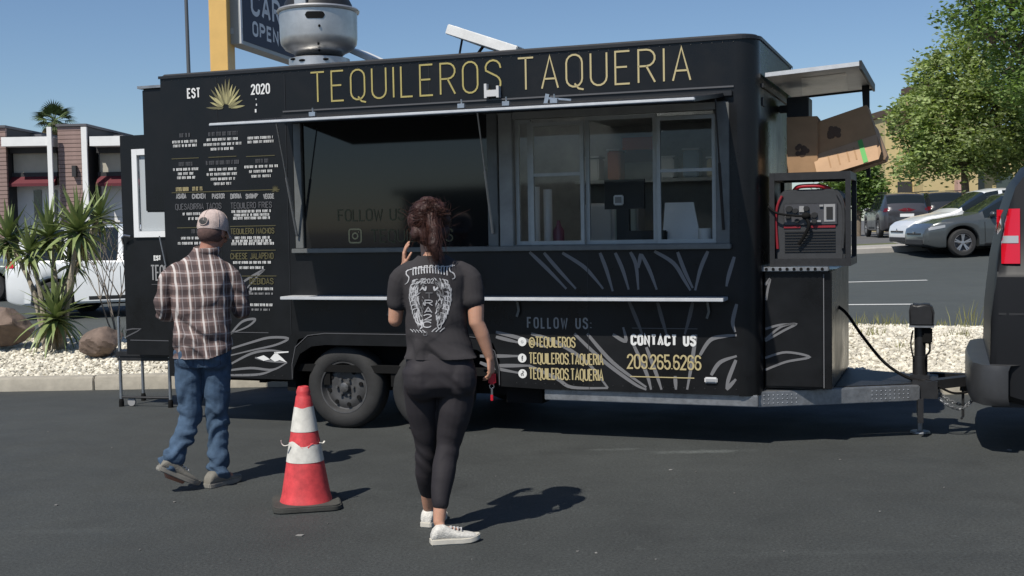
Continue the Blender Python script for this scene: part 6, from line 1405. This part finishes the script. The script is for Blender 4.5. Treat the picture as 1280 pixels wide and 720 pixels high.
tee = MB()
torso(tee, [(.02, -.008, .955, .196, .135), (.012, -.008, 1.02, .178, .128), (.0, -.004, 1.12, .160, .115), (-.006, 0, 1.22, .160, .116), (-.008, .004, 1.32, .170, .118), (-.008, .002, 1.40, .178, .108), (-.01, 0, 1.45, .155, .086), (-.016, .0, 1.49, .095, .064), (-.02, .0, 1.515, .066, .056)])
limb(tee, [lsh + Vector((.05, 0, -.002)), lsh + Vector((-.004, .002, -.05)), lsh.lerp(lel, .62)], [.055, .063, .060]); limb(tee, [rsh + Vector((-.05, 0, -.002)), rsh + Vector((.006, -.002, -.05)), rsh.lerp(rel, .56)], [.056, .064, .063])
def tcut(v): return v.z > 1.508 or (v.z < .962)
tee_o = fused('t_shirt', tee, M['tee'], Wm, .006, 5, lambda c: fold(c, [(20, 5, 26, 0, .007), (-31, 0, 18, 1, .006), (9, 7, 58, 2, .003), (60, 0, 30, 1, .002)]) * np.clip((1.40 - c[:, 2]) / .3, .15, 1.6), tcut)
lg_ = MB(); torso(lg_, [(.008, -.01, .76, .15, .10), (.01, -.02, .82, .190, .130), (.012, -.02, .90, .188, .130), (.01, -.01, .98, .172, .118), (.005, 0, 1.03, .15, .108)])
for sx_ in (-1, 1): lg_.ell((.012 + sx_ * .095, -.05, .855), (.102, .102, .125))
limb(lg_, [(.105, -.015, .87)] + RL[1:4] + [(.002, -.10, .20)], [.104, .092, .065, .062, .044]); limb(lg_, [(-.09, .0, .87)] + LL[1:4] + [(-.083, .185, .20)], [.104, .091, .065, .062, .044])
fused('leggings', lg_, M['legging'], Wm, .006, 16, lambda c: fold(c, [(15, 9, 60, 0, .0018), (38, 0, 44, 2, .0016)]))
shoe(Wm, (-.045, -.165, .0), (.205, -.105, .0), M['sneaker'], M['sole'], .092, .10); shoe(Wm, (-.098, .185, .0), (-.02, .425, .0), M['sneaker'], M['sole'], .092, .10)
# hair: strands drawn back into a loose bun with a hanging tail
hr = MB(); hm = wmt; rs = random.Random(5)
def hp(p): return hm @ Vector(p)
bun = hp((.02, -.115, .055))
def he(p, r_, mt=None): hr.ell(hp(p), r_, 16, 12, mt or hm.to_3x3())
he((0, -.012, .036), (.099, .112, .104)); he((0, -.050, -.035), (.088, .066, .082))
for p, r_ in (((.030, -.118, .062), (.050, .040, .042)), ((-.022, -.112, .070), (.040, .040, .034)), ((.012, -.120, .030), (.046, .036, .036)), ((.052, -.095, .085), (.036, .036, .030)), ((-.045, -.085, .085), (.040, .040, .030)), ((.075, -.055, .03), (.036, .05, .05)), ((-.078, -.045, .02), (.036, .05, .055)), ((-.07, -.06, -.045), (.036, .04, .045)), ((.066, -.062, -.04), (.038, .04, .045)), ((.0, -.05, .125), (.05, .05, .028))): he(p, r_)
hr.tube(spline([bun + Vector((-.01, -.012, -.01)), Vector((.0, -.128, 1.60)), Vector((.008, -.135, 1.53)), Vector((.014, -.126, 1.475))], 5), [.034] * 4 + [.032] * 4 + [.028, .025, .022, .018, .015, .011, .008, .005], 12)
def hdisp(c):
    x, y, z = c[:, 0], c[:, 1] , c[:, 2]; wv = .02 * np.sin(31 * x + 19 * z) + .014 * np.sin(47 * z + 11 * y)
    return .0014 * np.abs(np.sin((x + wv) * 150 + 30 * z)) + .0009 * np.sin((x * .8 + y + wv) * 260 - 25 * z) + .003 * np.sin(37 * x + 29 * y + 41 * z)
hb = fused('hair', hr, M['hair'], Wm, .0042, 4, hdisp)
hs_ = MB()
for i in range(1300):
    th_ = rs.uniform(-1.9, 1.9); ph_ = rs.uniform(-.8, 1.4); d = Vector((math.sin(th_) * math.cos(ph_), -math.cos(th_) * math.cos(ph_), math.sin(ph_)))
    p0 = hp(Vector((d.x * .098, d.y * .113 - .012, d.z * .104 + .036))); e_ = bun + Vector((rs.gauss(0, .03), rs.gauss(-.02, .02), rs.gauss(0, .03))); c0 = hp((0, -.012, .036)); pts = []; lift = rs.uniform(.004, .016)
    for k in range(7):
        t = k / 6; q_ = p0.lerp(e_, t); dd = q_ - c0; L_ = max(dd.length, .02); sh_ = lerp(.104, .122, t) + lift * math.sin(PI * t)
        if L_ < sh_: q_ = c0 + dd * (sh_ / L_)
        pts.append(q_)
    hs_.tube(pts, [.0012] * 6 + [.0005], 3, cap=False)
for i in range(300):
    s0 = bun + Vector((rs.gauss(-.006, .022), rs.gauss(-.026, .012), rs.gauss(-.01, .02))); e_ = Vector((rs.gauss(.012, .022), rs.gauss(-.130, .012), rs.uniform(1.45, 1.58))); m_ = s0.lerp(e_, .5) + Vector((rs.gauss(-.01, .014), -.016 + rs.gauss(0, .01), .0))
    hs_.tube(spline([s0, m_, e_], 3), [.0010] * 6 + [.0004], 3, cap=False)
for i in range(170):
    th_ = rs.choice((-1, 1)) * rs.uniform(.3, 1.8); s0 = hp((math.sin(th_) * .098, -math.cos(th_) * .095, rs.uniform(-.06, .10))); d = Vector((math.sin(th_) * rs.uniform(.0, .04), rs.uniform(-.03, .01), -rs.uniform(.03, .085))) if i < 110 else Vector((rs.gauss(0, .045), rs.gauss(-.01, .03), rs.uniform(.02, .075)))
    hs_.tube([s0, s0 + d * .5 + Vector((rs.gauss(0, .008), 0, .004)), s0 + d], [.0010, .0009, .0003], 3, cap=False)
hs_.build('loose_strands', M['hairstrand'], hb, smooth=True, fix=False)['kind'] = 'stuff'
# print on the back of the tee, laid onto the cloth
bvh = BVHTree.FromPolygons([v.co for v in tee_o.data.vertices], [p.vertices for p in tee_o.data.polygons])
def onback(a, z):
    h = bvh.ray_cast(Vector((a, -1.0, z)), Vector((0, 1, 0))); return (a, (h[0].y if h[0] else -.1) - .0028, z)
def pb_(px, py): p = atY(px, py, 6.24) - WO; return (p.x, p.z)
pr = MB(); prw = MB()
def st_(mb, pl, t, px=True, n=5, taper=None):
    pts = [pb_(*p) for p in pl] if px else pl; pts = [(q_.x, q_.y) for q_ in spline([(a, b, 0) for a, b in pts], n)]; ribbon(mb, pts, t, onback, taper)
tp = lambda t: .35 + .65 * math.sin(PI * t)
# arched gothic line: tall narrow strokes between two large S shapes
for k in range(13):
    x = 516 + k * 3.55; yb_ = 345 - 3.5 * math.sin(PI * (k + 1) / 14); yt = 334.5 - 2.2 * math.sin(PI * k / 12) - k * .12
    st_(prw, [(x, yt), (x - .3, (yt + yb_) / 2), (x + .2, yb_)], .006, n=3); 
    if k % 2 == 0: st_(prw, [(x, yt + .5), (x + 2.8, yt + .3)], .005, n=2)
    elif k % 3 == 0: st_(prw, [(x, (yt + yb_) / 2), (x + 2.8, (yt + yb_) / 2)], .004, n=2)
st_(prw, [(514, 337), (508, 338.5), (507, 343), (510.5, 347), (509, 353), (505, 356)], .006, taper=tp); st_(prw, [(568, 332), (562, 334), (562.5, 339), (567, 342), (568.5, 347), (565, 349)], .006, taper=tp)
st_(prw, [(506, 340), (516, 336), (540, 334), (558, 333), (566, 331)], .0035)
# wings: curved feathers fanning down both sides
rw_ = random.Random(9)
def lobe(y):                                   # inner and outer reach of a wing at a picture row
    return interp([(346, 3), (352, 4.5), (362, 6), (378, 7), (392, 6.5), (406, 9)], y), interp([(346, 14), (350, 22), (360, 26), (374, 26.5), (388, 23), (398, 19), (407, 14)], y)
for sd_ in (-1, 1):
    cx0 = 537.5
    for k in range(120):
        y = rw_.uniform(347, 402); i0, o0 = lobe(y); f = rw_.random() ** .8; x = lerp(i0, o0, f); L_ = rw_.uniform(4, 11); an_ = R(rw_.uniform(55, 88)) if f > .35 else R(rw_.uniform(20, 70)); y2 = min(y + L_ * math.sin(an_), 410); i1, o1 = lobe(y2); x2 = min(max(x + L_ * math.cos(an_) * (.7 if y < 370 else -.35), i1), o1)
        bow = rw_.uniform(.3, 1.6); st_(prw if rw_.random() < .42 else pr, [(cx0 + sd_ * x, y), (cx0 + sd_ * min((x + x2) / 2 + bow, o0 + 1), (y + y2) / 2), (cx0 + sd_ * x2, y2)], rw_.uniform(.004, .0075), taper=tp, n=3)
    for k in range(9): y = 352 + k * 5.2; i0, o0 = lobe(y); st_(prw, [(cx0 + sd_ * (o0 - 8), y - 3), (cx0 + sd_ * (o0 - 1), y - 1), (cx0 + sd_ * (o0 - .5), y + 5)], .0055, taper=tp, n=3)
    st_(prw, [(cx0 + sd_ * 10, 359), (cx0 + sd_ * 6, 362.5), (cx0 + sd_ * 5, 358)], .009); st_(prw, [(cx0 + sd_ * 17, 403), (cx0 + sd_ * 10, 407), (cx0 + sd_ * 12, 411)], .006)
def back_txt(mb, s, x0, x1, yb_, yt, t):
    stx, wd = text_strokes(s, .25); a0, z0_ = pb_(x0, yb_); a1, z1_ = pb_(x1, yt)
    for k in stx:
        pts = [(a0 + a / max(wd, .01) * (a1 - a0), z0_ + b * (z1_ - z0_)) for a, b in k]; ribbon(mb, pts, t, onback)
back_txt(prw, '202', 530, 542, 354, 348.5, .0035)
for i, ch in enumerate('TRA2C'): back_txt(prw if i else pr, ch, 532 - i * .6, 541 - i * .6, 373 + i * 9, 366 + i * 9, .005)
for x in (512, 516, 520, 524, 528): st_(prw, [(x, 412), (x + 2.5, 413.5), (x + 4, 415.5)], .004, n=2)
for x in (540, 545, 550): st_(prw, [(x, 414.5), (x + 3, 411.5), (x + 6, 409.5)], .005, n=2)
back_txt(pr, 'O', 529.5, 534, 419, 414, .003)
M['print_g'] = mat('grey_shirt_print', (.15, .15, .155), .85, var=.35, vscale=60); M['print_w'] = mat('white_shirt_print', (.42, .42, .43), .85, var=.3, vscale=70)
o = pr.build('shirt_print', M['print_g'], tee_o, fix=False); o2 = prw.build('shirt_print', M['print_w'], tee_o, fix=False)
for v in o2.data.vertices: v.co.y -= .0012
# red key case held in the right hand
ks = thing('key_case', 'red key case with dangling key held in the hanging hand', 'keys', WO + rwr + Vector((.012, .015, -.115)))
mb = MB(); mb.box(-.022, .018, -.010, .010, -.03, .035); mb.build('case', M['redcase'], ks, bevel=.008)
mb = MB(); mb.tube([(-.004 + .012 * math.cos(a * PI / 6), 0, -.04 + .012 * math.sin(a * PI / 6)) for a in range(13)], .0022, 6, cap=False); mb.box(-.009, .001, -.0015, .0015, -.085, -.05); mb.build('key', M['chrome'], ks, fix=False)
mb = MB(); mb.box(-.012, .002, -.003, .003, -.118, -.084); mb.build('fob', M['redcase'], ks, bevel=.002)
# ---------------------------------------------------------------- man
MO = Vector((-2.03, 7.75, 0)); Mn = thing('person', 'person in plaid shirt, jeans and tan cap reading the menu', 'person', MO)
HCm = Vector((.095, .05, 1.645)); mrz, mti = R(-19), R(-14)
lsh, lel, lwr = Vector((-.185, .0, 1.41)), Vector((-.235, .04, 1.13)), Vector((-.07, .26, 1.10))
rsh, rel, rwr = Vector((.205, .04, 1.415)), Vector((.262, .08, 1.135)), Vector((.16, .32, 1.16))
RLm = [(.105, .0, .88), (.10, .015, .66), (.092, .03, .44), (.095, .02, .25), (.095, -.02, .09)]
LLm = [(-.07, .0, .88), (-.075, -.01, .66), (-.075, -.01, .45), (-.115, -.10, .30), (-.175, -.20, .165)]
bd = MB()
torso(bd, [(.015, 0, .82, .14, .10), (.015, 0, .95, .15, .11), (.015, 0, 1.1, .14, .105), (.015, .0, 1.28, .16, .11), (.02, .01, 1.40, .13, .08), (.045, .02, 1.49, .065, .055)])
limb(bd, [(.04, .015, 1.46), (.07, .03, 1.53), (.085, .04, 1.60)], [.066, .062, .064])
mmt = head(bd, HCm, mrz, mti, 1.04, True)
for a, b, c in ((lsh, lel, lwr), (rsh, rel, rwr)): limb(bd, [a + Vector((.03 if a.x < 0 else -.03, 0, -.035)), (a + b) / 2, b], [.036, .044, .040]); limb(bd, [b, b.lerp(c, .4), c], [.040, .038, .027])
limb(bd, RLm, [.075, .066, .05, .045, .034]); limb(bd, LLm, [.075, .066, .05, .045, .034])
bd.tube([RLm[-1], (.10, -.02, .06), (.17, .05, .05)], [.034, .036, .022], 10); bd.tube([LLm[-1], (-.17, -.19, .12), (-.09, -.14, .06)], [.034, .036, .022], 10)
hand(bd, lwr, (.75, .45, .15), (.2, -.3, 1), (.0, .6, .6), .6, 1.03); hand(bd, rwr, (-.6, .4, .3), (-.3, -.3, 1), (0, .6, .6), .6, 1.03)
fused('body', bd, M['skin2'], Mn, .0045, 3); eyes(mmt, 1.04, Mn)
# plaid
pm_ = bpy.data.materials.new('plaid_cotton'); pm_.use_nodes = True; n = pm_.node_tree.nodes; l = pm_.node_tree.links; b_ = n['Principled BSDF']; b_.inputs['Roughness'].default_value = .9; b_.inputs['Specular IOR Level'].default_value = .2
tc = n.new('ShaderNodeTexCoord'); dn_ = n.new('ShaderNodeTexNoise'); dn_.inputs['Scale'].default_value = 5; l.new(tc.outputs['Object'], dn_.inputs['Vector'])
ds = n.new('ShaderNodeVectorMath'); ds.operation = 'MULTIPLY_ADD'; ds.inputs[1].default_value = (.02, .02, .02); l.new(dn_.outputs['Color'], ds.inputs[0]); l.new(tc.outputs['Object'], ds.inputs[2])
sp_ = n.new('ShaderNodeSeparateXYZ'); l.new(ds.outputs[0], sp_.inputs[0])
def mth(op, a, b=None, c=None):
    k = n.new('ShaderNodeMath'); k.operation = op
    for i, v in enumerate((a, b, c)):
        if v is None: continue
        if isinstance(v, (int, float)): k.inputs[i].default_value = v
        else: l.new(v, k.inputs[i])
    return k.outputs[0]
def stripe(src, period, phase, wid, soft=.02):
    f = mth('FRACT', mth('ADD', mth('DIVIDE', src, period), phase)); d = mth('ABSOLUTE', mth('SUBTRACT', f, .5))
    mr = n.new('ShaderNodeMapRange'); mr.inputs[1].default_value = wid + soft; mr.inputs[2].default_value = wid; mr.inputs[3].default_value = 0; mr.inputs[4].default_value = 1; l.new(d, mr.inputs[0]); return mr.outputs[0]
hx = mth('ADD', sp_.outputs[0], mth('MULTIPLY', sp_.outputs[1], .6)); hz = sp_.outputs[2]; PP = .078
def mixc(f, a, b):
    k = n.new('ShaderNodeMix'); k.data_type = 'RGBA'; l.new(f, k.inputs[0])
    for s_, v in ((6, a), (7, b)):
        if isinstance(v, tuple): k.inputs[s_].default_value = (*v, 1)
        else: l.new(v, k.inputs[s_])
    return k.outputs[2]
col = mixc(mth('MULTIPLY', stripe(hx, PP, .0, .26), .55), (.21, .145, .13), (.06, .05, .055)); col = mixc(mth('MULTIPLY', stripe(hz, PP, .1, .22), .5), col, (.032, .026, .028))
col = mixc(mth('MULTIPLY', stripe(hz, PP, .55, .035, .03), .38), col, (.55, .50, .48)); col = mixc(mth('MULTIPLY', stripe(hx, PP, .5, .06, .03), .8), col, (.62, .58, .55)); col = mixc(mth('MULTIPLY', stripe(hx, PP, .12, .02, .02), .4), col, (.45, .42, .42))
l.new(col, b_.inputs['Base Color']); M['plaid'] = pm_
sh = MB()
torso(sh, [(.03, -.012, .835, .190, .150), (.028, -.010, .92, .186, .144), (.022, -.004, 1.05, .182, .134), (.018, -.002, 1.18, .186, .132), (.015, .0, 1.30, .192, .128), (.016, .006, 1.39, .19, .112), (.022, .012, 1.45, .155, .088), (.035, .018, 1.50, .098, .072), (.055, .024, 1.545, .076, .068), (.06, .026, 1.57, .074, .066)])
limb(sh, [lsh + Vector((.06, 0, -.005)), lsh + Vector((-.002, 0, -.06)), lsh.lerp(lel, .5), lel + Vector((-.004, 0, 0)), lel.lerp(lwr, .5), lel.lerp(lwr, .86)], [.056, .064, .064, .057, .050, .043]); limb(sh, [rsh + Vector((-.06, 0, -.005)), rsh + Vector((.002, 0, -.06)), rsh.lerp(rel, .5), rel + Vector((.004, 0, 0)), rel.lerp(rwr, .5), rel.lerp(rwr, .86)], [.056, .064, .064, .057, .050, .043])
sh_o = fused('plaid_shirt', sh, pm_, Mn, .006, 5, lambda c: fold(c, [(18, 5, 30, 0, .008), (-30, 0, 22, 1, .0065), (8, 6, 60, 2, .0035), (52, 0, 14, 0, .004), (30, 0, 70, 3, .002)]) * np.clip((1.45 - c[:, 2]) / .3, .2, 1.5), lambda v: v.z > 1.548 or v.z < .842 + .03 * (v.x > .1) * (v.x - .1) / .1)
cl_ = MB(); cl_.tube([Vector((.058 + .080 * math.cos(a), .024 + .072 * math.sin(a), 1.530 + .012 * math.sin(a))) for a in [k * PI / 12 for k in range(25)]], [(.008, .024)] * 25, 8, cap=False, ref=(1, 0, 0)); cl_.build('collar', pm_, sh_o, smooth=True)
jn = MB(); torso(jn, [(.02, -.005, .78, .15, .11), (.02, -.008, .86, .168, .125), (.022, -.005, .96, .160, .12)])
for sx_ in (-1, 1): jn.ell((.02 + sx_ * .085, -.04, .85), (.095, .085, .11))
limb(jn, [(.105, .0, .86)] + RLm[1:4] + [(.096, -.012, .085)], [.100, .088, .071, .066, .065]); limb(jn, [(-.065, .0, .86)] + LLm[1:4] + [(-.165, -.19, .185)], [.100, .088, .071, .066, .065])
def jfold(c):
    low_ = np.clip((.62 - c[:, 2]) / .35, 0, 1); return fold(c, [(14, 26, 55, 0, .006), (-42, 19, 62, 1, .006), (50, 10, 38, 2, .004), (80, 0, 110, 1, .002)]) * (.45 + 1.2 * low_)
jo = fused('jeans', jn, M['denim'], Mn, .006, 4, jfold)
for sx_ in (-1, 1):
    pts = [(.02 + sx_ * .085 + a, b) for a, b in ((-.055, .90), (.055, .90), (.05, .80), (0, .775), (-.05, .80))]; bj = BVHTree.FromPolygons([v.co for v in jo.data.vertices], [p.vertices for p in jo.data.polygons]); mb = MB(); pts.append(pts[0])
    def onj(a, z): h = bj.ray_cast(Vector((a, -1, z)), Vector((0, 1, 0))); return (a, (h[0].y if h[0] else -.1) - .002, z)
    dense = []
    for (a0, b0), (a1, b1) in zip(pts, pts[1:]): dense += [(lerp(a0, a1, k / 5), lerp(b0, b1, k / 5)) for k in range(5)]
    ribbon(mb, dense + [pts[0]], .004, onj); mb.build('pocket_seam', mat('seam_thread', (.03, .045, .08), .9), jo, fix=False)
shoe(Mn, (.045, -.10, .0), (.20, .14, .0), M['trainer'], M['solegrey'], .10, .105, name='shoe')
s2 = shoe(Mn, (-.225, -.25, .155), (-.015, -.105, .012), M['trainer'], M['solegrey'], .10, .105, name='shoe')
# cap
cpm = mmt @ Matrix.Rotation(R(4), 4, 'X'); mb = MB(); n_ = 32; vs = []
pf = [(1.0, -.012), (1.03, .0), (1.02, .025), (.97, .055), (.86, .085), (.66, .108), (.38, .122), (.08, .127)]
for r_, z in pf:
    for k in range(n_): a = 2 * PI * k / n_; vs.append(cpm @ Vector((.090 * r_ * math.cos(a), .108 * r_ * math.sin(a) - .006, z + .022)))
fs = [(i * n_ + k, i * n_ + (k + 1) % n_, (i + 1) * n_ + (k + 1) % n_, (i + 1) * n_ + k) for i in range(len(pf) - 1) for k in range(n_)] + [tuple((len(pf) - 1) * n_ + k for k in range(n_))]
mb.add(vs, fs); cap_o = mb.build('cap', M['cap'], Mn, smooth=True)
mb = MB(); vs = []
for j in range(6):
    for k in range(13): a = R(20 + 140 * k / 12); t = j / 5; vs.append(cpm @ Vector((.092 * math.cos(a) * (1 + .12 * t), .108 * math.sin(a) - .006 + .075 * t * math.sin(a), .018 - .02 * t - .035 * abs(math.cos(a)) * t)))
mb.add(vs, [(j * 13 + k, j * 13 + k + 1, (j + 1) * 13 + k + 1, (j + 1) * 13 + k) for j in range(5) for k in range(12)]); bo = mb.build('brim', M['cap'], cap_o, smooth=True)
md_ = bo.modifiers.new('t', 'SOLIDIFY'); md_.thickness = .004
mb = MB(); ring_ = []
for k in range(17): a = PI * 2 * k / 16; ring_.append(cpm @ Vector((.033 * math.cos(a), -.1205 + .012 * max(0, math.sin(a)), .056 + .027 * math.sin(a))))
mb.add(ring_[:-1], [tuple(range(16))]); mb.build('back_opening', M['gendark'], cap_o, fix=False); mb = MB(); mb.tube(ring_, .0028, 6, cap=False); mb.build('opening_trim', M['cap'], cap_o, smooth=True)
mb = MB()
for k in range(6): 
    a = 2 * PI * k / 6 + .5; mb.tube([cpm @ Vector((.0915 * r_ * math.cos(a), .1095 * r_ * math.sin(a) - .006, z + .0235)) for r_, z in pf[1:]], .0016, 5)
mb.build('cap_seams', M['cap'], cap_o, smooth=True)
mb = MB(); mb.ell(mmt @ Vector((0, -.026, -.012)), (.082, .088, .076), 20, 12, mmt.to_3x3()); mb.build('short_hair', M['hairgrey'], Mn, smooth=True)

SMALL = ('vent_holes', 'wheel_nuts', 'sockets', 'switches', 'ledge_holes', 'box_text', 'bolts', 'rivet_marks', 'wall_mark', 'laces', 'menu_text', 'menu_heading', 'shirt_print', 'printed_emblem', 'cap_seams')
for o in bpy.data.objects:                             # pieces too small to pick apart stay joined
    if o.parent and o.name.split('.')[0] in SMALL: o['kind'] = 'stuff'
